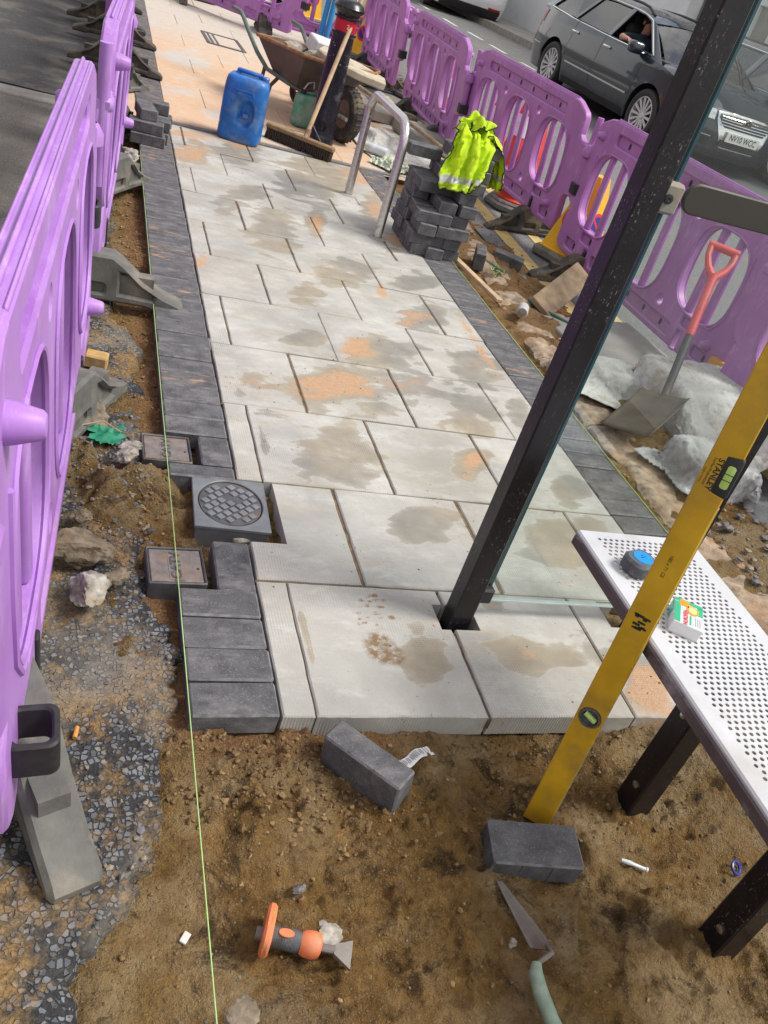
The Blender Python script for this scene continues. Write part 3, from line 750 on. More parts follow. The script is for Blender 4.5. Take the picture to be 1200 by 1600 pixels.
# ---- broken tarmac on the left, ragged edge with a real broken face
EDGE = np.array([(-1.2, -0.43), (-0.553, -0.393), (-0.464, -0.390), (-0.413, -0.355), (-0.357, -0.323), (-0.285, -0.288), (-0.176, -0.272), (-0.055, -0.262), (0.082, -0.222), (0.157, -0.204), (0.278, -0.224), (0.386, -0.252), (0.504, -0.267), (0.70, -0.30), (1.03, -0.275), (1.33, -0.269), (1.55, -0.262), (1.80, -0.275), (2.05, -0.35), (2.6, -0.36), (4.3, -0.36)])
ys = np.arange(-1.2, 4.3, 0.007)
xe = np.interp(ys, EDGE[:, 0], EDGE[:, 1]) + 0.034 * fbm(ys, ys * 0, 14, 4, 0.6) + 0.020 * fbm(ys, ys * 0 + 3, 60, 3, 0.6)
us = np.concatenate([np.linspace(0, 0.8, 34), np.linspace(0.815, 1.0, 13)])
Xg = -0.66 + us[None, :] * (xe[:, None] + 0.66); Yg = np.repeat(ys[:, None], len(us), 1)
Zg = -0.030 + 0.010 * fbm(Xg, Yg, 6, 3) + 0.006 * fbm(Xg, Yg, 45, 3, 0.7) + 0.004 * fbm(Xg, Yg, 130, 2)
Zg = Zg - 0.016 * sstep(0.90, 1.0, us)[None, :] * (0.6 + 1.4 * fbm(Xg, Yg, 30, 2))
Xs = np.concatenate([Xg, xe[:, None] + 0.007 + 0.008 * fbm(Xg[:, -1:], Yg[:, -1:], 60, 2), xe[:, None] - 0.006 + 0.02 * fbm(Xg[:, -1:], Yg[:, -1:], 40, 2)], 1)
Ysx = np.concatenate([Yg, Yg[:, -2:]], 1)
Zs = np.concatenate([Zg, Zg[:, -1:] - 0.022, Zg[:, -1:] * 0 - 0.13], 1)
m = MB(); grid_mesh(m, Xs, Ysx, Zs); kind(ob('broken_tarmac_edge', m, M_tar, smooth=50, recalc=False), 'structure')

# ---- the new pavement: slabs and blocks, each one a piece
WET = [(0.37,1.12,0.18,0.03,0.04,0.21),(0.50,1.61,0.41,0.11,0.05,0.21),(0.40,1.98,0.13,0.05,0.02,0.09),(0.74,1.97,0.21,0.07,0.05,0.20),(0.50,2.48,0.10,0.04,0.02,0.14),(1.07,2.46,0.15,0.06,0.06,0.21),(0.77,2.84,0.19,0.09,0.05,0.23),(1.15,2.89,0.18,0.08,0.05,0.17),(1.18,1.95,0.19,0.06,0.08,0.22),(1.00,1.51,0.15,0.04,0.07,0.21),(0.88,1.17,0.09,0.02,0.05,0.13),(1.05,0.75,0.17,0.02,0.06,0.14),(0.39,0.19,0.07,0.00,0.04,0.13),(0.75,0.22,0.19,0.01,0.04,0.08),(0.56,0.76,0.13,0.02,0.03,0.10),(0.46,3.27,0.16,0.09,0.06,0.42),(0.39,3.83,0.15,0.10,0.03,0.22),(0.24,3.53,0.09,0.06,0.02,0.23),(0.43,3.11,0.09,0.05,0.02,0.16),(0.12,4.43,0.12,0.10,0.02,0.35),(0.45,4.78,0.21,0.18,0.05,0.47),(0.93,4.54,0.33,0.24,0.13,0.67),(0.75,3.61,0.08,0.05,0.06,0.34),(1.26,3.54,0.13,0.07,0.06,0.21),(1.22,4.14,0.10,0.07,0.08,0.33),(1.23,1.05,0.09,0.01,0.05,0.11),(0.98,0.20,0.10,0.00,0.04,0.08),(1.03,0.12,0.08,0.00,0.05,0.09),(1.2,0.8,0.10,0,0,0.1),(0.66,0.41,0.05,0.00,0.02,0.03),(1.25,1.62,0.07,0.02,0.05,0.14),(0.12,1.15,0.018,0.0,0.0,0.16),(0.10,0.25,0.012,0,0.0,0.12)]
SANDB = [(0.50,1.62,0.36,0.10,0.05,0.14,0.9),(0.62,1.98,0.11,0.04,0.03,0.12,0.9),(1.02,2.44,0.12,0.05,0.06,0.18,0.7),(0.88,1.17,0.06,0.02,0.05,0.11,0.8),(0.12,4.45,0.12,0.09,0.02,0.30,0.9),(0.75,3.55,0.05,0.04,0.05,0.30,0.8),(1.26,3.54,0.12,0.06,0.06,0.20,1.0),(1.24,4.10,0.10,0.07,0.08,0.35,0.7),(0.98,0.20,0.09,0.0,0.04,0.07,0.7),(1.03,0.10,0.10,0.0,0.04,0.10,0.9),(0.92,2.70,0.03,0.01,0.02,0.14,0.8),(0.4,4.95,0.55,0.2,0.0,0.16,0.8),(0.01,2.62,0.07,0.03,0.02,0.09,0.9),(1.30,4.8,0.2,0.05,0,0.3,0.8),(1.28,2.2,0.04,0.0,0.02,0.5,0.7),(0.70,0.21,0.03,0,0.0,0.03,0.5)]
BOOT = [(0.285, 0.225, 0.044, 0.056, 1.0), (0.305, 0.200, 0.040, 0.038, 1.1)] + [(0.250 + 0.020 * i + 0.007 * j + random.uniform(-0.007, 0.007), 0.312 + 0.021 * j + random.uniform(-0.006, 0.006), random.uniform(0.005, 0.010), random.uniform(0.004, 0.007), random.uniform(0.5, 1.3)) for i in range(4) for j in range(6) if (i + j) % 5 != 3] + [(0.345, 0.335, 0.010, 0.008, 1.0)]
def blob(X, Y, B):
    f = np.full(X.shape, -1.0)
    for b in B:
        ax, ay, bx, by = b[2:6]; det = ax * by - ay * bx
        if abs(det) < 1e-6: continue
        dx, dy = X - b[0], Y - b[1]
        u = (dx * by - dy * bx) / det; v = (-dx * ay + dy * ax) / det
        k = b[6] if len(b) > 6 else 1.0
        f = np.maximum(f, (1 - np.sqrt(u * u + v * v)) * k - (1 - k) * 0.3)
    return f
def stain_attrs(me, P):
    X, Y = P[:, 0], P[:, 1]
    attr_set(me, 'wet', np.clip(blob(X, Y, WET) * 1.35 + 0.14, -0.50, 0.85))
    attr_set(me, 'sand', np.clip(blob(X, Y, SANDB) * 1.5, -0.85 + 0.35 * sstep(1.5, 4.5, Y), 0.8))
    bt = np.zeros(X.shape)
    for (cx, cy, rx_, ry_, k) in BOOT:
        bt = np.maximum(bt, k * np.clip(1.25 - np.sqrt(((X - cx) / rx_) ** 2 + ((Y - cy) / ry_) ** 2), 0, 1))
    attr_set(me, 'boot', bt)
def slab(x0, x1, y0, y1, parent, holes=(), z=0.0, th=0.062, step=0.024):
    def axis(a, b, cuts):
        e = 0.0035
        pts = [a, a + e] + [c for c in cuts if a < c < b] + [b - e, b]
        pts = sorted(set(round(p, 5) for p in pts)); out = [pts[0]]
        for p, q in zip(pts[:-1], pts[1:]):
            n = max(1, int(round((q - p) / step))); out += [p + (q - p) * (k + 1) / n for k in range(n)]
        return np.array(out)
    xs = axis(x0, x1, [h[0] for h in holes] + [h[1] for h in holes]); yy = axis(y0, y1, [h[2] for h in holes] + [h[3] for h in holes])
    X, Y = np.meshgrid(xs, yy); ny, nx = X.shape
    onb = np.zeros(X.shape, bool); onb[0] = onb[-1] = True; onb[:, 0] = onb[:, -1] = True
    tx, ty = RNG.normal(0, 0.0018, 2)
    cx, cy = (x0 + x1) / 2, (y0 + y1) / 2
    Z = z + tx * (X - cx) * 1.5 + ty * (Y - cy) * 1.5 + RNG.normal(0, 0.0006) - 0.0035 * onb + 0.0007 * fbm(X, Y, 9, 3)
    jit = 0.0016
    X = X + np.where(onb, jit * fbm(X, Y, 25, 3) * 1.5, 0); Y = Y + np.where(onb, jit * fbm(X + 4, Y, 25, 3) * 1.5, 0)
    keep = np.ones((ny - 1, nx - 1), bool)
    for h in holes:
        mx = (xs[:-1] + xs[1:]) / 2; my = (yy[:-1] + yy[1:]) / 2
        keep &= ~(((mx > h[0]) & (mx < h[1]))[None, :] & ((my > h[2]) & (my < h[3]))[:, None])
    idx = np.arange(nx * ny).reshape(ny, nx); F = []; edges = {}
    for j in range(ny - 1):
        for i in range(nx - 1):
            if keep[j, i]:
                q = (idx[j, i], idx[j, i + 1], idx[j + 1, i + 1], idx[j + 1, i]); F.append(tuple(int(k) for k in q))
                for k in range(4):
                    e = (int(q[k]), int(q[(k + 1) % 4]))
                    if (e[1], e[0]) in edges: del edges[(e[1], e[0])]
                    else: edges[e] = 1
    V = np.stack([X.ravel() - cx, Y.ravel() - cy, Z.ravel()], -1).tolist()
    low = {}
    for (a, b) in list(edges):
        for k in (a, b):
            if k not in low:
                low[k] = len(V); V.append([V[k][0], V[k][1], -th])
        F.append((b, a, low[a], low[b]))
    m = MB(); m.add(V, F)
    o = ob('paving_slab', m, M_slab, parent, (cx, cy, 0), smooth=30, recalc=False)
    P = np.array(m.v); P[:, 0] += cx; P[:, 1] += cy
    stain_attrs(o.data, P)
    return o

PAVE = kind(link('pavement', None), 'structure')
RP = 0.456; GAP = 0.007
MH = (-0.20, 0.108, 0.612, 0.912)             # opening left round the manhole
POST_HOLE = (0.478, 0.592, 0.298, 0.395); POST_HOLE2 = (1.03, 1.16, 0.335, 0.445)
EVEN = [0.0, 0.082, 0.512, 0.930, 1.334]; ODD = [0.0, 0.300, 0.722, 1.135, 1.334]
for r in range(11):
    js = list(EVEN if r % 2 == 0 else ODD)
    if r == 0: js[-1] = 1.105
    for a, b in zip(js[:-1], js[1:]):
        a2 = a + RNG.normal(0, 0.002); b2 = b + RNG.normal(0, 0.002)
        hs = []
        y0, y1 = r * RP + GAP / 2, (r + 1) * RP - GAP / 2
        for h in (MH, POST_HOLE, POST_HOLE2):
            if h[0] < b and h[1] > a and h[2] < y1 and h[3] > y0: hs.append(h)
        slab(max(a2, 0.0) + GAP / 2, b2 - GAP / 2, y0, y1, PAVE, hs, step=0.007 if (r == 0 and 0.05 < a < 0.2) else 0.024)

M_joint = simple('joint_sand', (0.17, 0.12, 0.07), 0.95, 0.5, 30, 0.3, dirt=(0.07, 0.055, 0.04), dirt_amt=0.6)
m = MB()
for r in range(1, 11):
    x_a = 0.112 if r == 2 else 0.0
    box(m, ((x_a + 1.334) / 2, r * RP, -0.024), (1.334 - x_a, 0.013, 0.036 + 0.001 * (r % 3)))
for r in range(11):
    for j in (EVEN if r % 2 == 0 else ODD)[1:-1]:
        if r == 0 and abs(j - 0.512) < 0.01: box(m, (j, 0.147, -0.024), (0.013, 0.29, 0.034)); continue
        if r == 1 and j < 0.2: continue
        box(m, (j, (r + 0.5) * RP, -0.024), (0.013, RP - 0.014, 0.0345))
kind(ob('joint_sand', m, M_joint, PAVE, smooth=0), 'stuff')
def edge_mats(me):
    for f in me.polygons:
        if max(abs(c) for c in f.normal) < 0.95: f.material_index = 1
    return me
def block_mesh(lx, ly, lz=0.06, nib=True):
    m = MB(); box(m, (0, 0, -lz / 2), (lx - 0.006, ly - 0.006, lz), 0.0048)
    return edge_mats(m.mesh('block', [M_block, M_blockedge], 30))
BLK = block_mesh(0.2, 0.1032)
BLKS = [BLK]
for k in range(3):
    mb = block_mesh(0.2, 0.1032)
    for v in mb.vertices:
        v.co += Vector((random.uniform(-1, 1), random.uniform(-1, 1), random.uniform(-1, 1))) * 0.0012
    BLKS.append(mb)
def zero_sand(me, f): attr_set(me, 'sand', [f] * len(me.vertices))
for me in BLKS: zero_sand(me, -0.55)
SANDBLK = BLK.copy(); zero_sand2 = SANDBLK.attributes['sand']; zero_sand2.data.foreach_set('value', [0.25] * len(SANDBLK.vertices))
def pave_block(x, y, rz=0.0, me=None, z=0.0):
    o = link('block_paver', me or random.choice(BLKS), PAVE, (x + random.gauss(0, 0.0012), y, z + random.gauss(0, 0.0012)), (random.gauss(0, 0.004), random.gauss(0, 0.004), rz + random.gauss(0, 0.004)))
    return o
for k in range(4): pave_block(-0.1, 0.054 + k * 0.1032)
pave_block(-0.052, 0.51, PI / 2)
HALF = block_mesh(0.1, 0.106); zero_sand(HALF, -0.5)
THIN = block_mesh(0.2, 0.068); zero_sand(THIN, 0.12)
pave_block(-0.1, 0.938, 0, THIN); pave_block(-0.05, 1.026, 0, HALF, 0.001); pave_block(-0.05, 1.083, 0, HALF, -0.001)
y = 1.187
while y < 5.05:
    sandy = y > 4.0 or random.random() < 0.07 or 2.62 < y < 2.78
    pave_block(-0.1, y, 0, SANDBLK if sandy else None); y += 0.1032
y = 0.56
while y < 5.05:
    sandy = y > 3.9 or random.random() < 0.10
    pave_block(1.433, y, 0, SANDBLK if sandy else None); y += 0.1032

# old sand-covered pavement beyond the new work
def make_sandpave():
    g = NG('sand_covered_paving')
    n1 = g.noise(1.3, 6, 0.6, stretch=(1, 0.8, 1)); n2 = g.noise(20, 6, 0.7, stretch=(0.6, 2.4, 1)); n3 = g.noise(110, 4)
    c = g.mix(g.ramp(n3, 0.3, 0.7), (0.50, 0.335, 0.205), (0.62, 0.44, 0.29))
    c = g.mix(g.ramp(n2, 0.52, 0.66, 0, 0.8), c, (0.60, 0.55, 0.47))
    bare = g.ramp(g.math('ADD', g.math('MULTIPLY', n1, 1.0), g.math('MULTIPLY', n2, 0.35)), 0.70, 0.80)
    zz = g.n('SeparateXYZ'); g.t.links.new(g.coords(), zz.inputs[0])
    far = g.ramp(zz.outputs[1], 7.6, 9.6)
    bare = g.math('MAXIMUM', bare, g.math('MULTIPLY', far, g.ramp(n2, 0.3, 0.6, 0.3, 1)))
    c = g.mix(bare, c, g.mix(g.ramp(n2, 0.3, 0.7), (0.40, 0.39, 0.36), (0.56, 0.55, 0.51)))
    return g.out(c, 0.88, g.bump(g.math('ADD', n3, n2), 0.4, 0.006))
M_sandpave = make_sandpave()
OP = kind(link('old_pavement', None), 'structure')
ym = 5.14
for r in range(15):
    d = (0.6, 0.62, 0.6)[r % 3]
    xs_ = [0.0, 0.62, 1.24, 1.86, 2.12] if r % 2 == 0 else [0.0, 0.31, 0.93, 1.55, 2.12]
    for a, b in zip(xs_[:-1], xs_[1:]):
        m = MB(); box(m, (0, 0, -0.03), (b - a - 0.003, d - 0.003, 0.06), 0.003)
        ob('old_paving_slab', m, M_sandpave, OP, ((a + b) / 2, ym + d / 2, random.gauss(-0.002, 0.0012)), (random.gauss(0, 0.002), random.gauss(0, 0.002), 0))
    for k in range(6):
        o = link('old_edge_block', SANDBLK, OP, (-0.1, ym + 0.05 + 0.1032 * k, -0.004 + random.gauss(0, 0.001)), (0, 0, random.gauss(0, 0.004)))
    ym += d
sheet('old_pavement_base', -0.3, 2.14, 5.05, 26, -0.012, M_sandpave, 20, 0.0)
# twin steel rails of a slot drain across the end of the new slabs
dr = thing('slot_drain', 'narrow double slot drain crossing the sandy pavement beside the blue can', 'drain', (0.83, 5.085, 0))
for dy in (-0.014, 0.014):
    m = MB(); box(m, (0, dy, -0.008), (1.66, 0.007, 0.02), 0.002); ob('steel_rail', m, M_ironpale, dr, rot=(0, 0, 0))
m = MB(); box(m, (0, 0, -0.03), (1.66, 0.02, 0.03)); ob('slot', m, M_rubber, dr)

# kerb: old broken stones
KB = kind(link('old_kerb', None), 'structure')
yk = 0.1; prev = None
KL = [(0.1, 1.64), (1.3, 1.62), (2.1, 1.63), (3.0, 1.70), (4.3, 1.80), (6.8, 1.98)]
while yk < 6.4:
    ln = random.uniform(0.55, 0.92)
    x0 = np.interp(yk, [k[0] for k in KL], [k[1] for k in KL]); x1 = np.interp(yk + ln, [k[0] for k in KL], [k[1] for k in KL])
    n = 14; m = MB()
    uu = np.linspace(0, 1, 14); vv = np.linspace(0, 1, n * 4)
    U, V_ = np.meshgrid(uu, vv); w = 0.205
    XX = x0 + (x1 - x0) * V_ + U * w + 0.018 * fbm(U * 3 + yk, V_ * 9, 1.0, 3) * (np.abs(U - 0.5) * 2); YY = yk + V_ * (ln - 0.012)
    ZZ = -0.022 + 0.020 * fbm(XX, YY, 10, 5, 0.6) - 0.02 * (np.abs(U - 0.5) * 2) ** 4 - 0.006 * (V_ < 0.02) - 0.006 * (V_ > 0.98)
    ZZ = ZZ - 0.030 * np.maximum(fbm(XX + 9, YY, 4, 3) - 0.18, 0) * 3
    P_ = np.stack([XX, YY, ZZ], -1)
    XX = np.concatenate([XX[:, :1], XX, XX[:, -1:]], 1); YY = np.concatenate([YY[:, :1], YY, YY[:, -1:]], 1)
    ZZ = np.concatenate([ZZ[:, :1] * 0 - 0.16, ZZ, ZZ[:, :1] * 0 - 0.16], 1)
    XX = np.concatenate([XX[:1], XX, XX[-1:]], 0); YY = np.concatenate([YY[:1], YY, YY[-1:]], 0); ZZ = np.concatenate([ZZ[:1] * 0 - 0.16, ZZ, ZZ[:1] * 0 - 0.16], 0)
    grid_mesh(m, XX, YY, ZZ); ob('kerb_stone', m, M_kerb, KB, smooth=40)
    yk += ln

# pebbles, grit and clods: uncountable
def scatter(name, n, fx, fy, fz, rmin, rmax, mat, seed, power=2.2, flat=0.6, keep=None):
    rnd = np.random.default_rng(seed); m = MB()
    protos = [rock(seed * 10 + k, 1, 1, 1, 1, 0.5) for k in range(6)]
    cnt = 0
    for _ in range(n * 3):
        if cnt >= n: break
        x, y = fx(rnd), fy(rnd)
        if keep is not None and not keep(x, y, rnd): continue
        r = rmin + (rmax - rmin) * rnd.random() ** power
        V, F = protos[rnd.integers(6)]
        s = np.array([r, r * rnd.uniform(0.6, 1), r * flat * rnd.uniform(0.7, 1.2)]); a = rnd.uniform(0, 2 * PI)
        z = float(fz(x, y)) + s[2] * 0.25
        c, si = math.cos(a), math.sin(a)
        m.add([(x + (p[0] * s[0]) * c - (p[1] * s[1]) * si, y + (p[0] * s[0]) * si + (p[1] * s[1]) * c, z + p[2] * s[2]) for p in V], F)
        cnt += 1
    return kind(ob(name, m, mat, smooth=0, recalc=False), 'stuff')
def make_pebble(name, cols):
    g = NG(name)
    v = g.n('TexVoronoi'); v.inputs['Scale'].default_value = 55; g.t.links.new(g.coords(), v.inputs['Vector'])
    s_ = g.n('SeparateColor'); g.t.links.new(v.outputs['Color'], s_.inputs[0])
    c = g.mix(g.ramp(s_.outputs[0], 0.2, 0.5), cols[0], cols[1]); c = g.mix(g.ramp(s_.outputs[1], 0.6, 0.8), c, cols[2])
    c = g.mix(g.ramp(g.noise(120, 4), 0.4, 0.7, 0, 0.4), c, (0.17, 0.11, 0.05))
    return g.out(c, 0.8, g.bump(g.noise(200, 3), 0.3, 0.003))
M_peb = make_pebble('mixed_pebbles', ((0.07, 0.078, 0.09), (0.15, 0.16, 0.175), (0.27, 0.235, 0.18)))
M_clod = make_pebble('soil_clods', ((0.12, 0.068, 0.025), (0.20, 0.12, 0.046), (0.32, 0.21, 0.10)))
M_lump = make_pebble('dark_soil_lumps', ((0.10, 0.058, 0.022), (0.16, 0.095, 0.037), (0.25, 0.16, 0.07)))
ex = lambda y: float(np.interp(y, ys, xe))
tz = lambda x, y: -0.031 + 0.010 * float(fbm(x, y, 6, 3))
scatter('tarmac_gravel', 800, lambda r: r.uniform(-0.56, -0.2), lambda r: r.uniform(-0.75, 1.9), tz, 0.0015, 0.0095, M_peb, 3, keep=lambda x, y, r: x < ex(y) - 0.004)
scatter('tarmac_gravel', 260, lambda r: r.uniform(-0.40, -0.2), lambda r: r.uniform(-0.5, 1.9), tz, 0.003, 0.0105, M_peb, 4, 1.8, keep=lambda x, y, r: ex(y) - 0.10 < x < ex(y) - 0.004)
scatter('soil_grit', 700, lambda r: r.uniform(-0.36, 1.7), lambda r: r.uniform(-0.8, 0.0), soil_h, 0.0010, 0.0052, M_peb, 5, 3.0)
scatter('soil_clods', 800, lambda r: r.uniform(-0.36, 1.7), lambda r: r.uniform(-0.8, 0.0), soil_h, 0.0012, 0.009, M_clod, 6, 2.6, 0.75, keep=lambda x, y, r: r.random() < 0.25 + 2.2 * max(0, float(fbm(x, y, 5, 2))) + (0.6 if (x < 0.08 and y > -0.3) else 0))
scatter('soil_lumps', 900, lambda r: r.uniform(-0.24, 0.25) if r.random() < 0.6 else r.uniform(0.25, 1.0), lambda r: -abs(r.normal(0.0, 0.14)) - 0.005, soil_h, 0.0020, 0.0115, M_lump, 16, 2.2, 0.8, keep=lambda x, y, r: y > -0.55 and (x < 0.2 or r.random() < 0.5) and float(fbm(x, y, 7, 3)) > -0.12)
scatter('trench_clods', 1500, lambda r: r.uniform(-0.34, -0.19), lambda r: r.uniform(-0.1, 4.2), soil_h, 0.0015, 0.011, M_clod, 8, 2.4, 0.7, keep=lambda x, y, r: x > ex(y) + 0.005)
scatter('rubble_grit', 500, lambda r: r.uniform(-0.52, -0.24), lambda r: r.uniform(0.6, 1.1), lambda x, y: max(tz(x, y), float(soil_h(x, y))), 0.002, 0.011, M_peb, 9, 2.0)
scatter('gutter_grit', 700, lambda r: r.uniform(1.55, 2.3), lambda r: r.uniform(0.2, 6.2), lambda x, y: max(float(soil_h(x, y)), -0.05), 0.003, 0.014, M_clod, 10, 2.2)
scatter('gutter_rubble', 260, lambda r: r.uniform(1.75, 2.25), lambda r: r.uniform(0.3, 1.1), lambda x, y: float(soil_h(x, y)) + 0.01, 0.004, 0.026, M_peb, 11, 2.2)
scatter('slab_crumbs', 420, lambda r: r.uniform(0.02, 1.3), lambda r: r.uniform(0.05, 5.0), lambda x, y: 0.0005, 0.0010, 0.0045, M_clod, 12, 3.5, keep=lambda x, y, r: float(blob(np.array([x]), np.array([y]), SANDB)[0]) > -0.25 or r.random() < 0.12)

# ================================================================== BARRIERS
def barrier_panel_mesh():
    m = MB()
    outer = [(-0.93, 0.0), (0.96, 0.0), (1.0, 0.03), (1.0, 0.235), (1.02, 0.265), (1.11, 0.275), (1.13, 0.30), (1.13, 0.60), (1.115, 0.625), (1.03, 0.645), (1.0, 0.67), (1.0, 0.775), (0.975, 0.81), (0.86, 0.853), (0.82, 0.86),
             (-0.82, 0.86), (-0.86, 0.853), (-0.955, 0.81), (-0.975, 0.775), (-0.965, 0.665), (-1.03, 0.645), (-1.05, 0.62), (-1.045, 0.36), (-1.02, 0.30), (-0.955, 0.26), (-0.985, 0.22), (-0.985, 0.04)]
    ov = [superell(s * 0.63, 0.440, 0.232, 0.232, 3.0, 36) for s in (-1, 1)] + [superell(0, 0.410, 0.232, 0.262, 3.0, 36)]
    circs = [circ(s * 0.315, z, 0.028, 14) for s in (-1, 1) for z in (0.660, 0.170)]
    recs = [rrect(0, 0.762, 0.72, 0.034, 0.02), rrect(0, 0.070, 0.50, 0.034, 0.02)] + [rrect(s * 0.63, 0.160, 0.070, 0.026, 0.016) for s in (-1, 1)] + [rrect(s * 0.80, 0.068, 0.068, 0.030, 0.016) for s in (-1, 1)]
    slots = [rrect(s * 0.585, 0.055, 0.021, 0.052, 0.004, 2) for s in (-1, 1)]
    plate(m, outer, ov + circs + recs + slots, 0.052, 0.008)
    # raised lip round each opening
    for l in ov:
        P = [(p[0], -0.026, p[1]) for p in l]
        for yv in (-0.027, 0.027): tube(m, [(p[0], yv, p[1]) for p in inset(orient(l, True), -0.004)], 0.007, 6, closed=True)
    # mid plates behind the recesses; black discs stand in for shaded drain holes
    for l in recs:
        xs_ = [p[0] for p in l]; w = max(xs_) - min(xs_); cx = (max(xs_) + min(xs_)) / 2; cz = sum(p[1] for p in l) / len(l)
        n = 6 if w > 1.2 else (5 if w > 0.5 else 1)
        hs = [[(cx + (k - (n - 1) / 2) * w / (n + 0.2) + (0.035 if n == 1 else 0) + 0.011 * math.cos(a), cz + 0.019 * math.sin(a)) for a in np.linspace(0, 2 * PI, 11)[:-1]] for k in range(n)]
        plate(m, inset(orient(l, True), -0.003), [], 0.012, 0)
        for h in hs:
            for yv in (-0.0075, 0.0075): plate(m, h, [], 0.003, 0, mat=1, yc=yv)
    # ridge along the top and stepped groove lines
    box(m, (0, 0, 0.864), (1.62, 0.010, 0.014), 0.004)
    for s in (-1, 1): box(m, (0, s * 0.019, 0.858), (1.60, 0.007, 0.012), 0.003)
    for yv in (-1, 1):
        for (cx, cz) in ((-0.875, 0.742), (0.84, 0.145)):
            lathe(m, [(0.030, 0.0), (0.028, 0.012), (0.020, 0.044), (0.015, 0.049), (0.0, 0.050)], 14, 0, T(cx * (1 if yv < 0 else -1), yv * 0.026, cz) @ Rx(PI / 2 if yv < 0 else -PI / 2))
        # raised side ribs
        for s in (-1, 1):
            tube(m, [(s * 0.865, yv * 0.026, 0.63), (s * 0.872, yv * 0.026, 0.45), (s * 0.862, yv * 0.026, 0.30), (s * 0.80, yv * 0.026, 0.215), (s * 0.72, yv * 0.026, 0.205)], 0.008, 6)
    # hinge tube and bulged socket on the lug end, pin end on the other
    tube(m, [(1.135, 0, 0.29), (1.135, 0, 0.60)], 0.026, 12)
    lathe(m, [(0.022, 0.0), (0.045, 0.02), (0.046, 0.05), (0.03, 0.08), (0.024, 0.085)], 14, 0, T(1.135, 0, 0.545))
    tube(m, [(-1.03, 0, 0.36), (-1.03, 0, 0.82)], 0.022, 12)
    box(m, (-1.0, 0, 0.63), (0.10, 0.07, 0.05), 0.012)
    return m.mesh('panel', [M_purple, M_rubber], 40)
def bar_mesh(h):
    m = MB(); box(m, (0, 0, 0), (0.052, 0.032, h), 0.011, seg=2); return m.mesh('bar', [M_purple], 50)
def foot_mesh(mat):
    m = MB()
    prof = [(-0.345, 0), (-0.35, 0.022), (-0.335, 0.040), (-0.27, 0.062), (-0.19, 0.105), (-0.12, 0.165), (-0.075, 0.195), (0.075, 0.195), (0.12, 0.165), (0.19, 0.105), (0.27, 0.062), (0.335, 0.040), (0.35, 0.022), (0.345, 0), (0.24, 0), (0.20, 0.012), (-0.20, 0.012), (-0.24, 0)]
    hs = [[(s * 0.105, 0.05), (s * 0.105, 0.135), (s * 0.13, 0.13), (s * 0.18, 0.085), (s * 0.235, 0.058), (s * 0.23, 0.045)] for s in (-1, 1)] + [rrect(0, 0.062, 0.05, 0.018, 0.01)]
    plate(m, prof, hs, 0.095, 0.010)
    box(m, (0, 0, 0.07), (0.46, 0.055, 0.105))
    return m.mesh('foot', [mat], 40)
PANEL = barrier_panel_mesh(); BAR_O = bar_mesh(0.462); BAR_C = bar_mesh(0.522)
FOOT_G, FOOT_D = foot_mesh(M_recycled), foot_mesh(M_recdark)
mb = MB(); box(mb, (0, 0, 0), (0.030, 0.040, 0.16), 0.004); STEM = mb.mesh('stem', [M_rubber], 30)
def strap_mesh():
    m = MB()
    o = rrect(0, 0, 0.047, 0.043, 0.02, 5); i = rrect(0, 0, 0.034, 0.030, 0.014, 5)
    plate(m, o, [i], 0.075, 0.004, M=Rx(PI / 2)); return m.mesh('strap', [M_rubber], 40)
STRAP = strap_mesh()
PANEL_V, BARO_V, BARC_V = PANEL.copy(), BAR_O.copy(), BAR_C.copy()
for me_ in (PANEL_V, BARO_V, BARC_V): me_.materials[0] = M_violet
def make_barrier(label, cat_group, loc, rz, tilt=0.0, feet=(0.0, 0.0), foot=None, zb=0.095, roll=0.0, fu=(-0.585, 0.585), sc_=1.0, violet=False):
    t = thing('safety_barrier', label, 'barrier', loc, (tilt, roll, rz), cat_group)
    t.scale = (sc_, sc_, sc_)
    link('panel', PANEL_V if violet else PANEL, t, (0, 0, zb))
    for s in (-1, 0, 1):
        for q in (-1, 1):
            link('bar', (BARC_V if s == 0 else BARO_V) if violet else (BAR_C if s == 0 else BAR_O), t, (s * 0.63 + q * 0.076, 0, zb + (0.410 if s == 0 else 0.440)))
    for k, s in enumerate((-1, 1)):
        if feet[k] is None: continue
        f = link('foot', foot or FOOT_D, t, (fu[k], 0, 0.0), (0, 0, PI / 2 + feet[k]))
        link('stem', STEM, t, (s * 0.585, -0.012, zb + 0.015))
    link('strap', STRAP, t, (1.135, 0, zb + 0.345))
    return t
GR = 'purple barriers along the road side'; GL = 'purple barriers along the left side'
def rz_(x, y): return float(road_z(x, y))
# road side, u runs towards the camera (front faces the pavement)
RB = [((2.50, 9.25), -93, 'purple barrier right of the black bollard, behind the wheelbarrow', (0.1, -0.1), 0.08, 0.94),
      ((2.484, 7.168), -92.8, 'purple barrier between the steel hoop and the yellow vest, red cone behind it', (0.15, 0.0), 0.10, 0.937),
      ((2.532, 5.18), -87.3, 'purple barrier with a tall red cone showing through its middle slots', (0.0, 0.05), 0.09, 0.943),
      ((2.576, 3.13), -88.8, 'purple barrier behind the black shelter post, beside the yellow sign cone', (0.0, None), 0.02, 0.99),
      ((2.66, 1.06), -80, 'purple barrier seen through the shelter glass beyond the white sheeting, rightmost of its row', (None, 0.0), 0.0, 1.0)]
for (xy, a, lb, ft, tl, s_) in RB:
    make_barrier(lb, GR, (xy[0], xy[1], rz_(*xy)), math.radians(a), tl, ft, sc_=s_, zb=0.165 if abs(xy[1] - 5.18) < 0.01 else 0.128)
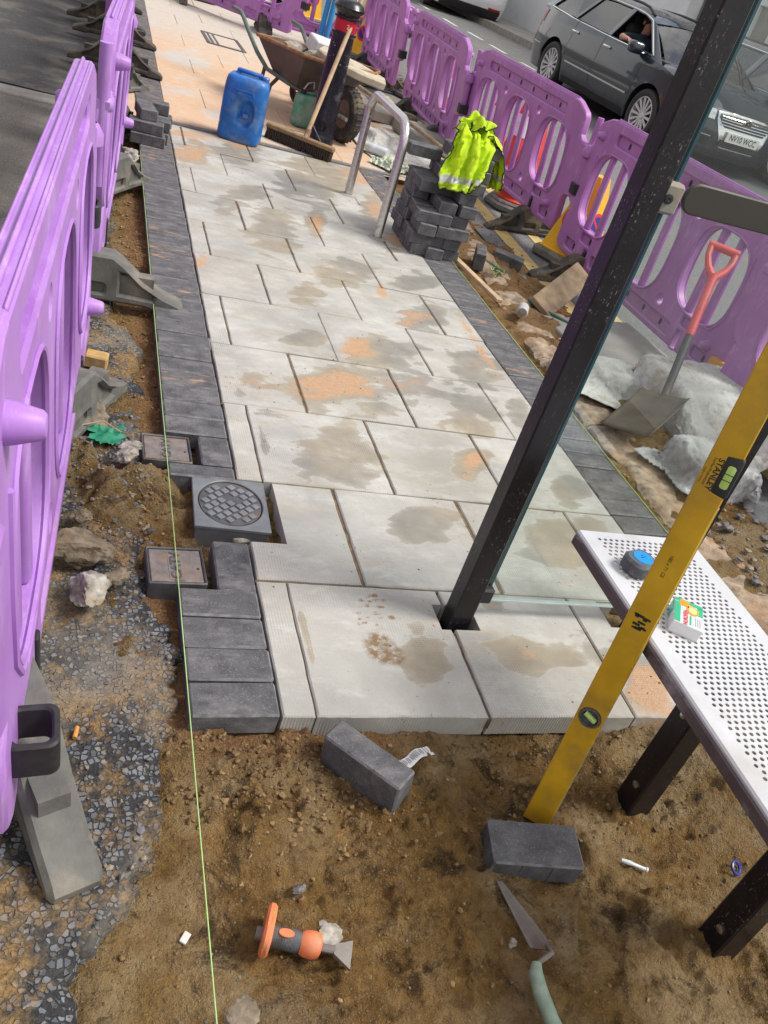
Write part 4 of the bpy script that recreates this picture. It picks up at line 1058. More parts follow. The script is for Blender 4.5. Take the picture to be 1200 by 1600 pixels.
make_barrier('purple barrier turned across the pavement behind the wheelbarrow and blue poles', GR, (2.02, 10.62, 0.02), math.radians(-6), 0.0, (0.05, -0.05))
make_barrier('purple barrier at the far end of the pavement, behind the barrow handles', GR, (0.92, 10.98, 0.0), math.radians(-42), 0.02, (0.7, 0.7))
# left side, front faces the pavement (+X)
LB = [((-0.498, 0.66, -0.035), 87.4, -0.068, 'purple barrier nearest the camera at the left edge, showing its top ridge', (-1.17, 1.22), FOOT_G),
      ((-0.378, 3.08, -0.035), 86.8, -0.03, 'second purple barrier on the left, its grey foot lying on the dark blocks', (0.0, 1.1), FOOT_G),
      ((-0.335, 5.02, -0.02), 88.5, -0.02, 'third purple barrier on the left, beside the small stack of dark blocks', (1.2, 1.0), FOOT_G),
      ((-0.33, 6.92, 0.0), 90, 0, 'fourth purple barrier on the left, standing on sandy paving', (0.0, 0.0), FOOT_D),
      ((-0.40, 8.75, 0.0), 90, 0, 'farthest purple barrier on the left at the top of the picture', (0.0, 0.1), FOOT_D)]
for (lc, a, tl, lb, ft, fo) in LB:
    bt0 = make_barrier(lb, GL, lc, math.radians(a), tl, ft, fo, fu=(-0.96, 0.35) if 'second' in lb else (-0.70, 0.44) if 'nearest' in lb else (-0.585, 0.585), violet=('nearest' in lb or 'second' in lb))
    if 'nearest' in lb: link('strap', STRAP, bt0, (-0.88, -0.052, 0.235), (0, 0, 0.1))

# ================================================================== SHELTER
sh = thing('bus_shelter', 'black shelter post frame with a clear glass end panel over the slabs', 'bus shelter', (0.54, 0.35, 0))
def post(x, y, s=0.062, z0=-0.10, z1=2.4):
    m = MB()
    box(m, (x, y, (z0 + z1) / 2), (s, s * 0.92, z1 - z0), 0.004)
    return m
ob('post', post(0.0, 0.0), M_chip, sh)
ob('post', post(0.605, 0.022), M_chip, sh)
gz0, gz1 = 0.062, 2.25
m = MB(); gx0, gx1 = 0.066, 0.555
box(m, ((gx0 + gx1) / 2, 0.012, (gz0 + gz1) / 2), (gx1 - gx0, 0.010, gz1 - gz0))
gl = ob('glass_pane', m, M_glass, sh, smooth=0)
m = MB(); box(m, (gx0 - 0.0035, 0.012, (gz0 + gz1) / 2), (0.006, 0.012, gz1 - gz0)); ob('glass_edge', m, M_glassedge, gl)
m = MB(); box(m, ((gx0 + gx1) / 2, 0.012, gz0 - 0.003), (gx1 - gx0, 0.012, 0.005)); ob('glass_edge', m, M_glassgrey, gl)
for (xx, zz, nm) in ((0.050, 0.085, 0), (0.050, 1.155, 1), (0.557, 0.085, 0), (0.557, 1.155, 1)):
    m = MB()
    if nm: box(m, (xx, 0.004, zz), (0.052, 0.042, 0.062), 0.006); lathe(m, [(0.010, 0), (0.010, 0.003), (0.004, 0.004), (0, 0.001)], 10, 1, T(xx - 0.006, -0.018, zz) @ Rx(PI / 2))
    else: box(m, (xx, 0.004, zz), (0.045, 0.036, 0.05), 0.006)
    ob('glass_clamp', m, [M_conc if nm else M_rubber, M_rubber], sh)
M_rail = simple('dull_olive_rail', (0.048, 0.045, 0.037), 0.55, 0.06, 6)
m = MB(); plate(m, rrect(0.30, 1.165, 0.215, 0.031, 0.030, 8), [], 0.012, 0.003, yc=-0.004)
ob('rail', m, M_rail, sh)

# bench: perforated seat on black posts
BX0, BX1, BY0, BY1, BZ = 0.627, 0.940, -0.98, 0.165, 0.452
bn = thing('bench', 'white perforated metal bench seat on black legs beside the glass', 'bench', (0.78, 0.0, -0.08))
def bench_seat():
    m = MB(); p = 0.0156; rp = 0.0137; hr = 0.0046
    X0, X1 = BX0 + 0.032, BX1 - 0.030
    nc = int((X1 - X0) / p); X1 = X0 + nc * p
    ytop = BY1 - 0.022; nr = int((ytop - (BY0 + 0.03)) / rp)
    oc = [(math.cos(a), math.sin(a)) for a in (np.arange(8) + 0.5) * PI / 4]
    for r in range(nr):
        yt = ytop - r * rp; yb = yt - rp; yc_ = (yt + yb) / 2
        off = 0 if r % 2 == 0 else p / 2
        cells = nc if off == 0 else nc - 1
        if off:
            m.add([(X0, yb, BZ), (X0 + off, yb, BZ), (X0 + off, yt, BZ), (X0, yt, BZ)], [(0, 1, 2, 3)])
            m.add([(X1 - off, yb, BZ), (X1, yb, BZ), (X1, yt, BZ), (X1 - off, yt, BZ)], [(0, 1, 2, 3)])
        for c in range(cells):
            a, b = X0 + off + c * p, X0 + off + (c + 1) * p; xc = (a + b) / 2
            sq = [(b, yc_ + rp * 0.21), (xc + p * 0.21, yt), (xc - p * 0.21, yt), (a, yc_ + rp * 0.21), (a, yc_ - rp * 0.21), (xc - p * 0.21, yb), (xc + p * 0.21, yb), (b, yc_ - rp * 0.21)]
            cor = [(b, yt), None, (a, yt), None, (a, yb), None, (b, yb), None]
            V = [(q[0], q[1], BZ) for q in sq] + [(xc + hr * o[0], yc_ + hr * o[1], BZ) for o in oc] + [(xc + hr * o[0], yc_ + hr * o[1], BZ - 0.003) for o in oc]
            k0 = len(V); V += [(b, yt, BZ), (a, yt, BZ), (a, yb, BZ), (b, yb, BZ)]
            # octagon ring to the cell outline (rotate so that vertices correspond)
            F = []
            ring = [0, 1, 2, 3, 4, 5, 6, 7]
            for q in range(8):
                F.append((q, (q + 1) % 8, 8 + (q + 1) % 8, 8 + q)); F.append((8 + q, 8 + (q + 1) % 8, 16 + (q + 1) % 8, 16 + q))
            F += [(0, k0, 1), (2, k0 + 1, 3), (4, k0 + 2, 5), (6, k0 + 3, 7)]
            m.add(V, F)
    yb = ytop - nr * rp
    fr = [(BX0, BX1, ytop, BY1), (BX0, BX1, BY0, yb), (BX0, X0, yb, ytop), (X1, BX1, yb, ytop)]
    for (a, b, c, d) in fr: m.add([(a, c, BZ), (b, c, BZ), (b, d, BZ), (a, d, BZ)], [(0, 1, 2, 3)])
    for (a, b) in (((BX0, BY0), (BX0, BY1)), ((BX0, BY1), (BX1, BY1)), ((BX1, BY1), (BX1, BY0)), ((BX1, BY0), (BX0, BY0))):
        nx, ny = (b[1] - a[1]), -(b[0] - a[0]); l = math.hypot(nx, ny); nx, ny = -nx / l * 0.004, -ny / l * 0.004
        V = [(a[0], a[1], BZ), (b[0], b[1], BZ), (b[0] + nx, b[1] + ny, BZ - 0.004), (a[0] + nx, a[1] + ny, BZ - 0.004), (b[0] + nx, b[1] + ny, BZ - 0.010), (a[0] + nx, a[1] + ny, BZ - 0.010)]
        m.add(V, [(0, 1, 2, 3), (3, 2, 4, 5)])
    return m
D0 = Vector((0.78, 0.0, -0.08))
ob('seat', bench_seat(), M_bench, bn, -D0, smooth=0, recalc=False)
for (xx, w) in ((BX0 - 0.002, 0.012), (BX1 + 0.002, 0.012)):
    m = MB(); box(m, (xx, (BY0 + BY1) / 2, BZ - 0.024), (w, BY1 - BY0 + 0.004, 0.030), 0.004); ob('edge_trim', m, M_benchrim, bn, -D0)
m = MB(); box(m, ((BX0 + BX1) / 2, BY1 - 0.004, BZ - 0.022), (BX1 - BX0 - 0.02, 0.008, 0.026), 0.003); ob('edge_trim', m, M_benchrim, bn, -D0)
for k, (xx, yy) in enumerate(((0.850, -0.195), (0.862, -0.545))):
    m = MB(); box(m, (xx, yy, 0.15), (0.064, 0.064, 0.56), 0.004); lg = ob('leg', m, M_chip, bn, -D0)
    m = MB()
    for zz in (0.0, 0.24): lathe(m, [(0.009, 0), (0.009, 0.003), (0.003, 0.005), (0, 0.005)], 10, 0, T(xx - 0.032, yy - 0.004, zz) @ Ry(-PI / 2))
    ob('bolt', m, M_steel, lg)
m = MB(); box(m, (0.80, -0.20, BZ - 0.045), (0.26, 0.05, 0.04), 0.004); box(m, (0.80, -0.55, BZ - 0.045), (0.26, 0.05, 0.04), 0.004); box(m, (0.86, -0.3, BZ - 0.045), (0.05, 0.9, 0.036), 0.004)
ob('support_frame', m, M_blackpaint, bn, -D0)

# spirit level leaning on the bench edge
P0 = Vector((0.565, -0.233, -0.072)); P1 = Vector((0.594, -0.165, 0.513))
ud = (P1 - P0).normalized()
camv = (Vector((-0.507, -1.225, 1.429)) - Vector((0.62, -0.15, 0.35))).normalized()
wd = ud.cross(camv).normalized(); nd_ = wd.cross(ud).normalized()
LM = Matrix((ud, -wd, nd_)).transposed().to_4x4(); LM.translation = P0      # local x along, y across, z towards the camera
lv = thing('spirit_level', 'long yellow spirit level leaning across the bench edge', 'spirit level', (0, 0, 0)); lv.matrix_world = LM
LL, LW, LT = 1.22, 0.058, 0.024
vx = 0.893; vr = 0.312
m = MB()
def plate_xy(mb, outer, holes, t, b, mat=0): plate(mb, outer, holes, t, b, mat, M=Rx(-PI / 2))
plate_xy(m, [(0, -LW / 2), (vx - 0.040, -LW / 2), (vx - 0.034, -LW / 2 + 0.026), (vx + 0.034, -LW / 2 + 0.026), (vx + 0.040, -LW / 2), (LL, -LW / 2), (LL, LW / 2), (0, LW / 2)],
         [circ(vr, 0.0, 0.0225, 26)], LT, 0.0025)
ob('body', m, M_level, lv)
M_dullyel = simple('level_worn_edge', (0.55, 0.50, 0.36), 0.35, 0.2, 40, metal=0.3)
m = MB(); box(m, (0.42, -LW / 2 - 0.0006, 0), (0.82, 0.0016, LT * 0.7)); ob('worn_edge', m, M_dullyel, lv)
m = MB(); lathe(m, [(0.0225, -0.010), (0.0225, 0.0135), (0.0185, 0.0145), (0.0185, 0.006), (0, 0.006)], 26, 0, T(vr, 0, 0))
rg = ob('vial_ring', m, M_greygrip, lv)
m = MB(); tube(m, [(vr - 0.005, -0.013, 0.008), (vr + 0.005, 0.013, 0.008)], 0.0065, 10); ob('vial', m, M_vial, rg)
m = MB(); box(m, (vx, -LW / 2 + 0.013, 0), (0.080, 0.034, LT * 1.04), 0.006, seg=2); fr = ob('vial_housing', m, M_rubber, lv)
m = MB(); box(m, (vx, -LW / 2 + 0.011, 0), (0.050, 0.020, LT * 1.16), 0.006, seg=2); ob('vial', m, M_vial, fr)
m = MB()
for q in (-0.006, 0.006): box(m, (vx + q, -LW / 2 + 0.011, LT * 0.585), (0.0014, 0.018, 0.0006))
ob('vial_line', m, M_blackink, fr)
def ltx(s, size, x, y, **k): text_mesh(s, size, M_blackink, lv, T(x, y, LT / 2 + 0.0006) @ Rz(PI), **k)
ltx('STANLEY', 0.0155, vx - 0.004, 0.005, bold=0.0003)
ltx('FatMax Professional', 0.0068, vx - 0.002, 0.0155); ltx('made in France', 0.005, vx - 0.012, 0.0235)
ltx('180 x 71 CE', 0.010, 0.69, 0.004)
m = MB()
rr = random.Random(4)
for k in range(13): box(m, (0.56 + rr.uniform(-0.016, 0.016), rr.uniform(-0.013, 0.016), LT / 2 + 0.0004), (rr.uniform(0.003, 0.006), rr.uniform(0.006, 0.016), 0.0006))
ob('ink_smudge', m, M_blackink, lv)

# tape measure and medicine box on the bench
tm = thing('tape_measure', 'grey tape measure with a blue round label lying on the bench', 'tape measure', (0.705, 0.028, BZ), (0, 0, math.radians(18)))
m = MB(); plate(m, superell(0, 0.0, 0.037, 0.034, 2.8, 28), [], 0.036, 0.006, M=T(0, 0, 0.019) @ Rx(PI / 2))
for k in range(18):
    a = PI * 0.55 + k * 0.13; box(m, (0.0365 * math.cos(a), 0.0335 * math.sin(a), 0.018), (0.003, 0.0022, 0.026), 0.0008, M=Matrix())
ob('case', m, M_greygrip, tm)
M_bluelab = simple('bright_blue_label', (0.01, 0.27, 0.75), 0.3, 0.05)
m = MB(); lathe(m, [(0.0, 0.0015), (0.023, 0.0012), (0.0235, 0.0)], 26, 0, T(0.002, 0, 0.0372)); lab = ob('label', m, M_bluelab, tm)
m = MB(); box(m, (0.002, 0, 0.0390), (0.014, 0.0015, 0.0006)); box(m, (0.004, 0.006, 0.0390), (0.009, 0.0012, 0.0006)); ob('printing', m, M_blackink, lab)
m = MB(); box(m, (0.010, -0.034, 0.015), (0.022, 0.010, 0.022), 0.003); ob('lock_button', m, M_bluelab, tm)
m = MB(); tube(m, [(0.020, -0.036, 0.006), (0.030, -0.055, 0.004), (0.040, -0.075, 0.003), (0.052, -0.078, 0.003), (0.062, -0.060, 0.004), (0.05, -0.035, 0.012)], 0.0028, 7); ob('wrist_loop', m, M_rubber, tm)

bx = thing('medicine_box', 'small white and green tablet carton standing on the perforated seat', 'carton', (0.728, -0.140, BZ), (0, 0, math.radians(-33)))
M_card = simple('white_card', (0.74, 0.75, 0.78), 0.35, 0.03); M_cardgreen = simple('green_print', (0.03, 0.42, 0.22), 0.35, 0.05); M_cardor = simple('orange_print', (0.85, 0.30, 0.01), 0.35, 0.05); M_cardred = simple('red_print', (0.70, 0.03, 0.06), 0.35, 0.05); M_cardpale = simple('pale_gold_print', (0.85, 0.70, 0.30), 0.35, 0.05)
bw, bh, bt = 0.062, 0.088, 0.030      # lies flat: width x length, thickness up
m = MB(); box(m, (0, 0, bt / 2), (bw, bh, bt), 0.0012); ob('carton', m, M_card, bx)
zt = bt + 0.0004
m = MB(); box(m, (-bw / 2 + 0.007, -0.006, zt), (0.013, bh - 0.016, 0.0004)); box(m, (0, bh / 2 - 0.006, zt), (bw - 0.002, 0.011, 0.0004)); box(m, (bw / 2 - 0.007, bh / 2 - 0.025, zt), (0.012, 0.030, 0.0004)); box(m, (-bw / 2 - 0.0004, 0.02, bt / 2), (0.0004, 0.04, bt - 0.004)); box(m, (0.004, -0.022, zt), (0.004, 0.034, 0.0004)); ob('green_panel', m, M_cardgreen, bx)
m = MB(); box(m, (-0.010, bh / 2 - 0.014, zt + 0.0004), (0.020, 0.020, 0.0004)); lathe(m, [(0.0165, 0), (0.0165, 0.0006), (0, 0.0006)], 24, 0, T(0.008, 0.014, zt) @ S(0.8, 1.0, 1)); ob('target_badge', m, M_cardor, bx)
m = MB(); lathe(m, [(0.0115, 0), (0.0115, 0.0012), (0, 0.0012)], 24, 0, T(0.008, 0.014, zt) @ S(0.8, 1.0, 1)); ob('target_centre', m, M_cardpale, bx)
text_mesh('NUROFEN', 0.0135, M_cardred, bx, T(-0.006, -0.018, zt + 0.0005) @ Rz(PI / 2), bold=0.0004, sx=0.82)
m = MB()
for k in range(4): box(m, (0.014 + 0.004 * k, -0.022, zt), (0.0009, 0.034 - 0.005 * (k % 2), 0.0003))
ob('small_print', m, M_greygrip, bx)

# ================================================================== UTILITY COVERS
M_lid = simple('worn_brown_iron', (0.20, 0.175, 0.165), 0.5, 0.3, 40, 0.2, metal=0.2, dirt=(0.30, 0.19, 0.12), dirt_amt=0.5)
M_groove = simple('dark_groove', (0.030, 0.022, 0.018), 0.8, 0.2)  # dark colour for the groove lines laid on the lid
def utility_box(label, loc, rz):
    t = thing('utility_cover', label, 'utility cover', loc, (0, 0, rz), 'small rectangular iron covers beside the blocks')
    w, l = 0.145, 0.142
    m = MB(); plate(m, rrect(0, 0, w / 2, l / 2, 0.004, 2), [rrect(0, 0, w / 2 - 0.006, l / 2 - 0.006, 0.003, 2)], 0.10, 0.003, M=T(0, 0, -0.05) @ Rx(PI / 2)); ob('frame', m, M_ironpale if 0 else M_iron, t)
    m = MB(); box(m, (0, 0, -0.010), (w - 0.015, l - 0.015, 0.012), 0.002); lid = ob('lid', m, M_lid, t)
    m = MB(); n = 6
    for k in range(-n, n + 1):
        for s in (1, -1):
            c = k * 0.0185
            pts = []
            hw, hl = w / 2 - 0.014, l / 2 - 0.014
            for tt in np.linspace(-0.2, 0.2, 41):
                xx, yy = c + tt * 0.7071, s * tt * 0.7071
                if abs(xx) < hw and abs(yy) < hl and not (abs(xx) < 0.021): pts.append((xx, yy, -0.0035))
            for a, b in zip(pts[:-1], pts[1:]):
                if (Vector(a) - Vector(b)).length < 0.009: tube(m, [a, b], 0.0013, 4, caps=False)
    ob('diamond_groove', m, M_groove, lid)
    m = MB(); box(m, (0, 0, -0.005), (0.038, l - 0.03, 0.004)); ob('name_bar', m, M_lid, lid)
    text_mesh('CATV', 0.036, M_iron, lid, T(0.0, 0, -0.0022) @ Rz(PI / 2), extrude=0.0008, sx=1.1, bold=0.0008)
    m = MB(); lathe(m, [(0.004, 0), (0.004, 0.001), (0, 0.001)], 10, 0, T(w / 2 - 0.018, -0.01, -0.0045)); ob('key_hole', m, M_rubber, lid)
    return t
utility_box('small rusty rectangular cover, farther one, in the notch of the dark blocks', (-0.198, 1.036, 0.004), math.radians(1))
utility_box('small rectangular cover nearer the camera, left of the lone dark block', (-0.200, 0.492, 0.004), math.radians(2))
mh = thing('manhole_cover', 'round tiled iron cover in a square grey frame set in bare sand', 'manhole cover', (-0.028, 0.794, -0.006), (0, 0, math.radians(-2)))
m = MB(); plate(m, rrect(0, 0, 0.107, 0.122, 0.003, 2), [superell(0, 0, 0.093, 0.108, 2, 48)], 0.012, 0.002, M=T(0, 0, -0.006) @ Rx(PI / 2))
box(m, (0, 0, -0.06), (0.20, 0.235, 0.09)); ob('frame', m, M_ironpale, mh)
m = MB(); lathe(m, [(0, -0.0035), (0.089, -0.0035), (0.089, -0.012)], 48, 0, S(1, 1.16, 1)); lid = ob('lid', m, M_iron, mh)
m = MB(); lathe(m, [(0.0935, -0.014), (0.0935, -0.009), (0.0885, -0.009), (0.0885, -0.014)], 48, 0, S(1, 1.16, 1)); ob('groove', m, M_rubber, mh)
m = MB(); rr = random.Random(3); tl = MB()
for i in range(-5, 6):
    for j in range(-5, 6):
        c, s_ = math.cos(0.72), math.sin(0.72); st = 0.026
        xx, yy = (i * st + (0.5 * st if j % 2 else 0)) , j * st * 0.95
        X_, Y_ = (xx * c - yy * s_), (xx * s_ + yy * c) * 1.1
        if math.hypot(X_, Y_ / 1.16) < 0.078 and not math.hypot(X_ - 0.005, Y_ - 0.03) < 0.019:
            box(tl, (0, 0, 0), (0.0205, 0.0195, 0.006), 0.0015, M=T(X_, Y_, -0.0025 + rr.uniform(-0.0006, 0.0004)) @ Rz(0.72))
ob('raised_tread', tl, M_ironpale, lid)
st_ = MB(); V, F = rock(41, 0.03, 0.012, 0.010, 2); st_.add(V, F); tag(ob('mortar_lump', st_, M_stone, None, (-0.01, 0.655, -0.035)), 'small mortar lump under the front edge of the round cover frame', 'mortar lump')

# ================================================================== LOOSE BLOCKS
LBLK = MB(); box(LBLK, (0, 0, 0), (0.2, 0.1, 0.062), 0.004)
for sx_ in (-0.034, 0.034):
    for sy_ in (-1, 1): box(LBLK, (sx_, sy_ * 0.0503, 0), (0.006, 0.0022, 0.056))
LBLKm = edge_mats(LBLK.mesh('loose_block', [M_block, M_blockedge], 30)); zero_sand(LBLKm, -0.5)
def loose(label, loc, rot, group=None):
    return tag(link('loose_block', LBLKm, None, loc, rot), label, 'paving block', group)
loose('dark block tipped on its long side in the soil in front of the slabs', (0.172, -0.118, -0.022), (math.radians(97), math.radians(-4), math.radians(-50)))
loose('dark block lying flat on the soil at the tip of the trowel', (0.505, -0.322, -0.048), (math.radians(4), math.radians(-3), math.radians(-10)))
loose('dark block lying in the gutter left of the white smudged one, end towards the camera', (1.742, 3.49, 0.02), (math.radians(86), 0.0, math.radians(70)))
loose('grey dusty block lying across the yellow lines by the gutter', (2.085, 3.80, -0.045), (0.0, math.radians(3), math.radians(-28)))

# small stack beside the left barrier
SG = 'dark blocks in the small stack by the left barrier'; TG = 'dark blocks in the tall stack under the yellow vest'
def stack_block(loc, rz, label, group, tilt=0.0):
    return loose(label, loc, (tilt + random.gauss(0, 0.01), random.gauss(0, 0.01), rz + random.gauss(0, 0.02)), group)
sl = 'charcoal block in the small stack against the left barrier on the sandy strip'
SPL = ['lower front', 'lower middle', 'lower back', 'second course front', 'second course middle', 'second course back']
for i, (xx, yy, zz, a) in enumerate(((-0.155, 4.40, 0.032, 0.03), (-0.13, 4.51, 0.032, -0.02), (-0.12, 4.62, 0.032, 0.02), (-0.17, 4.41, 0.096, -0.05), (-0.125, 4.53, 0.096, 0.02), (-0.11, 4.64, 0.096, 0.0))):
    stack_block((xx, yy, zz), a, 'charcoal block of the small stack by the left barrier, ' + SPL[i], SG)
stack_block((-0.175, 4.50, 0.160), PI / 2 + 0.15, 'topmost charcoal block of the small stack, its end turned to the camera', SG)
stack_block((-0.135, 4.66, 0.160), -0.03, 'charcoal block at the back of the small stack, upper row', SG)

# tall stack under the vest: columns of crossing courses
tlb = 'charcoal block in the tall stack under the yellow vest'
rs = random.Random(12)
zc = 0.032; H_ = 0.0635
# layout per course: list of (x, y, along) ; x 1.24..1.56, y 3.40..3.82
ORD = ['lowest', 'second', 'third', 'fourth', 'fifth', 'sixth', 'seventh', 'eighth', 'ninth', 'tenth']
PLC = [['front left', 'front middle', 'front right', 'back left', 'back middle', 'back right'], ['front left', 'left second from front', 'left third from front', 'back left', 'front right', 'back right']]
def course(z, kind_, dx=0.0, dy=0.0, skip=()):
    if kind_ == 0: L_ = [(1.30, 3.455, 1), (1.405, 3.455, 1), (1.51, 3.455, 1), (1.30, 3.665, 1), (1.405, 3.665, 1), (1.51, 3.665, 1)]
    else: L_ = [(1.345, 3.405, 0), (1.345, 3.51, 0), (1.345, 3.615, 0), (1.345, 3.72, 0), (1.50, 3.46, 1), (1.50, 3.665, 1)]
    for i, (xx, yy, al) in enumerate(L_):
        if i in skip: continue
        stack_block((xx + dx + rs.uniform(-0.016, 0.016), yy + dy + rs.uniform(-0.030, 0.012), z), (PI / 2 if al else 0) + rs.uniform(-0.05, 0.05), 'charcoal block of the tall stack, %s course from the ground, %s' % (ORD[int(round((z - zc) / H_))], PLC[kind_][i]), TG)
course(zc, 0); course(zc + H_, 1); course(zc + 2 * H_, 0, 0.0, -0.015); course(zc + 3 * H_, 1, 0.0, 0.0)
course(zc + 4 * H_, 0, 0.01, 0.02, (0,)); course(zc + 5 * H_, 1, 0.015, 0.02, (0,)); course(zc + 6 * H_, 0, 0.02, 0.03, (0, 3))
for (xx, yy, q, al, wh_) in ((1.44, 3.50, 7, 1, 'front middle'), (1.545, 3.50, 7, 1, 'front right'), (1.53, 3.69, 7, 1, 'back right'), (1.30, 3.74, 7, 0, 'back left'), (1.50, 3.46, 8, 0, 'front'), (1.49, 3.57, 8, 0, 'middle'), (1.50, 3.68, 8, 0, 'back')):
    stack_block((xx, yy, zc + q * H_), (PI / 2 if al else 0) + rs.uniform(-0.06, 0.06), 'charcoal block of the tall stack, %s course from the ground, %s' % (ORD[q], wh_), TG)
stack_block((1.53, 3.475, zc + 9 * H_), 0.06, 'topmost charcoal block of the tall stack, right of the yellow vest', TG)
stack_block((1.52, 3.60, zc + 9 * H_), 0.0, 'charcoal block under the yellow vest on top of the tall stack', TG)

# hi-vis vest draped over the stack (drooping folded cloth)
vt = thing('safety_vest', 'fluorescent yellow vest draped over the tall stack of dark blocks', 'safety vest', (1.46, 3.5, 0.6))
VC = [((1.525, 3.535, 0.30), (0.20, 0.23, 0.68)), ((1.475, 3.58, 0.27), (0.17, 0.36, 0.61)), ((1.38, 3.59, 0.20), (0.36, 0.42, 0.50)), ((1.4, 3.5, -0.05), (3, 3, 0.1))]
def vest_piece(name, cx, cy, z, lx, ly, nx, ny, rot, fold, nf, squash, seed, pin, tape=None, frames=36):
    V, F = sheet_grid(cx, cy, z, lx, ly, nx, ny, rot, fold, nf, squash, 0.003, seed)
    P = sim_cloth(V, F, VC, frames, 0.25, 12, 0.25, True, 0.004, 40, pin)
    m = MB(); m.add([(p[0] - 1.46, p[1] - 3.5, p[2] - 0.6) for p in P], F)
    if tape:
        for k, f in enumerate(F):
            j = k // (nx - 1)
            if any(a <= j < b for a, b in tape): m.m[k] = 1
    o = ob(name, m, [M_vest, M_silver], vt, smooth=180, recalc=False); o.modifiers.new('thick', 'SOLIDIFY').thickness = 0.003
    e = MB(); idx = [i for i in range(nx)] + [j * nx + nx - 1 for j in range(1, ny)] + [(ny - 1) * nx + i for i in range(nx - 2, -1, -1)] + [j * nx for j in range(ny - 2, 0, -1)]
    tube(e, [m.v[i] for i in idx], 0.0035, 5, closed=True); ob('binding', e, M_vesttrim, o)
vest_piece('back_panel', 1.715, 3.53, 0.675, 0.30, 0.52, 24, 42, math.radians(-85), 0.018, 2.4, 0.52, 3, lambda p: p[0] < 1.56, ((30, 34),))
vest_piece('front_panel', 1.465, 3.315, 0.685, 0.44, 0.60, 34, 46, math.radians(5), 0.028, 3.0, 0.45, 1, lambda p: p[1] > 3.47, ((5, 9),))
vest_piece('collar', 1.490, 3.53, 0.730, 0.34, 0.26, 28, 24, math.radians(30), 0.026, 2.6, 0.48, 5, lambda p: abs(p[0] - 1.49) < 0.035 and abs(p[1] - 3.53) < 0.05)

# ================================================================== CYCLE HOOP, JERRYCAN, BROOM, BOLLARD
hp = thing('cycle_stand', 'brushed steel hoop stand fixed in the slabs left of the tall block stack', 'cycle stand', (1.096, 3.9, 0), (0, 0, math.radians(90.5)))
m = MB(); hh = 0.625; hw = 0.385; pth = [(-hw, 0, -0.05), (-hw, 0, 0.2), (-hw, 0, hh - 0.13)]
for k in range(7): a = PI - k * PI / 12; pth.append((-hw + 0.12 + 0.12 * math.cos(a), 0, hh - 0.12 + 0.12 * math.sin(a)))
for k in range(7): a = PI / 2 - k * PI / 12; pth.append((hw - 0.12 + 0.12 * math.cos(a), 0, hh - 0.12 + 0.12 * math.sin(a)))
pth += [(hw, 0, 0.2), (hw, 0, -0.05)]
tube(m, pth, 0.0255, 18); ob('hoop', m, M_steel, hp, smooth=60)
m = MB()
for s in (-1, 1): lathe(m, [(0.055, 0.0), (0.05, 0.004), (0.028, 0.009)], 18, 0, T(s * hw, 0, 0.0))
ob('mortar_collar', m, M_conc, hp)

jc = thing('jerrycan', 'large blue plastic jerrycan standing on the pale slabs', 'jerrycan', (0.47, 5.035, 0.0), (0, 0, math.radians(-16)))
def can_mesh(w, d, h, rtop=0.05, n=44, rec=None):
    m = MB(); prof = [(0.90, 0.0), (0.97, 0.006), (1.0, 0.022), (1.0, 0.09 * h / 0.42), (0.985, 0.10 * h / 0.42), (1.0, 0.115 * h / 0.42), (1.0, h * 0.72), (0.99, h * 0.80), (0.965, h * 0.90), (0.92, h * 0.955), (0.84, h * 0.985), (0.72, h)]
    if rec:
        q_ = [p for p in prof if p[1] <= 0.12 * h / 0.42] + [(1.0, z) for z in np.linspace(0.125 * h / 0.42, h * 0.70, 22)] + [p for p in prof if p[1] >= h * 0.72]; prof = q_
    V = []
    for (s, z) in prof:
        for p in superell(0, 0, w / 2 * s, d / 2 * s, 4.2, n):
            yy = p[1]
            if rec and yy < -d * 0.3:
                e_ = math.hypot((p[0] - rec[0]) / rec[2], (z - rec[1]) / rec[3]); yy += 0.042 * max(0.0, min(1.0, (1.12 - e_) / 0.35))
            V.append((p[0], yy, z))
    F = [(i * n + k, i * n + (k + 1) % n, (i + 1) * n + (k + 1) % n, (i + 1) * n + k) for i in range(len(prof) - 1) for k in range(n)] + [tuple(range(n))[::-1], tuple((len(prof) - 1) * n + k for k in range(n))]
    m.add(V, F); return m
jm = can_mesh(0.285, 0.235, 0.405, n=120, rec=(0.03, 0.19, 0.052, 0.084))
box(jm, (0, 0, 0.424), (0.17, 0.040, 0.026), 0.010, seg=2); box(jm, (-0.075, 0, 0.405), (0.03, 0.038, 0.03), 0.008); box(jm, (0.075, 0, 0.405), (0.03, 0.038, 0.03), 0.008)
ob('body', jm, M_blue, jc, smooth=50)
M_bluedk = M_blue
m = MB(); box(m, (0.03, -0.085, 0.175), (0.045, 0.03, 0.030), 0.007); ob('grip_boss', m, M_blue, jc)
m = MB(); plate(m, [(-0.07, 0.0), (0.07, 0.0), (0.055, 0.028), (-0.055, 0.028)], [[(-0.058, 0.006), (0.058, 0.006), (0.048, 0.022), (-0.048, 0.022)]], 0.008, 0.002, M=T(0.0, -0.117, 0.30)); ob('label_frame', m, M_blue, jc)
m = MB(); lathe(m, [(0.026, 0), (0.027, 0.03), (0.022, 0.036), (0, 0.036)], 16, 0, T(0.105, -0.01, 0.392)); ob('cap', m, M_bluedk, jc)

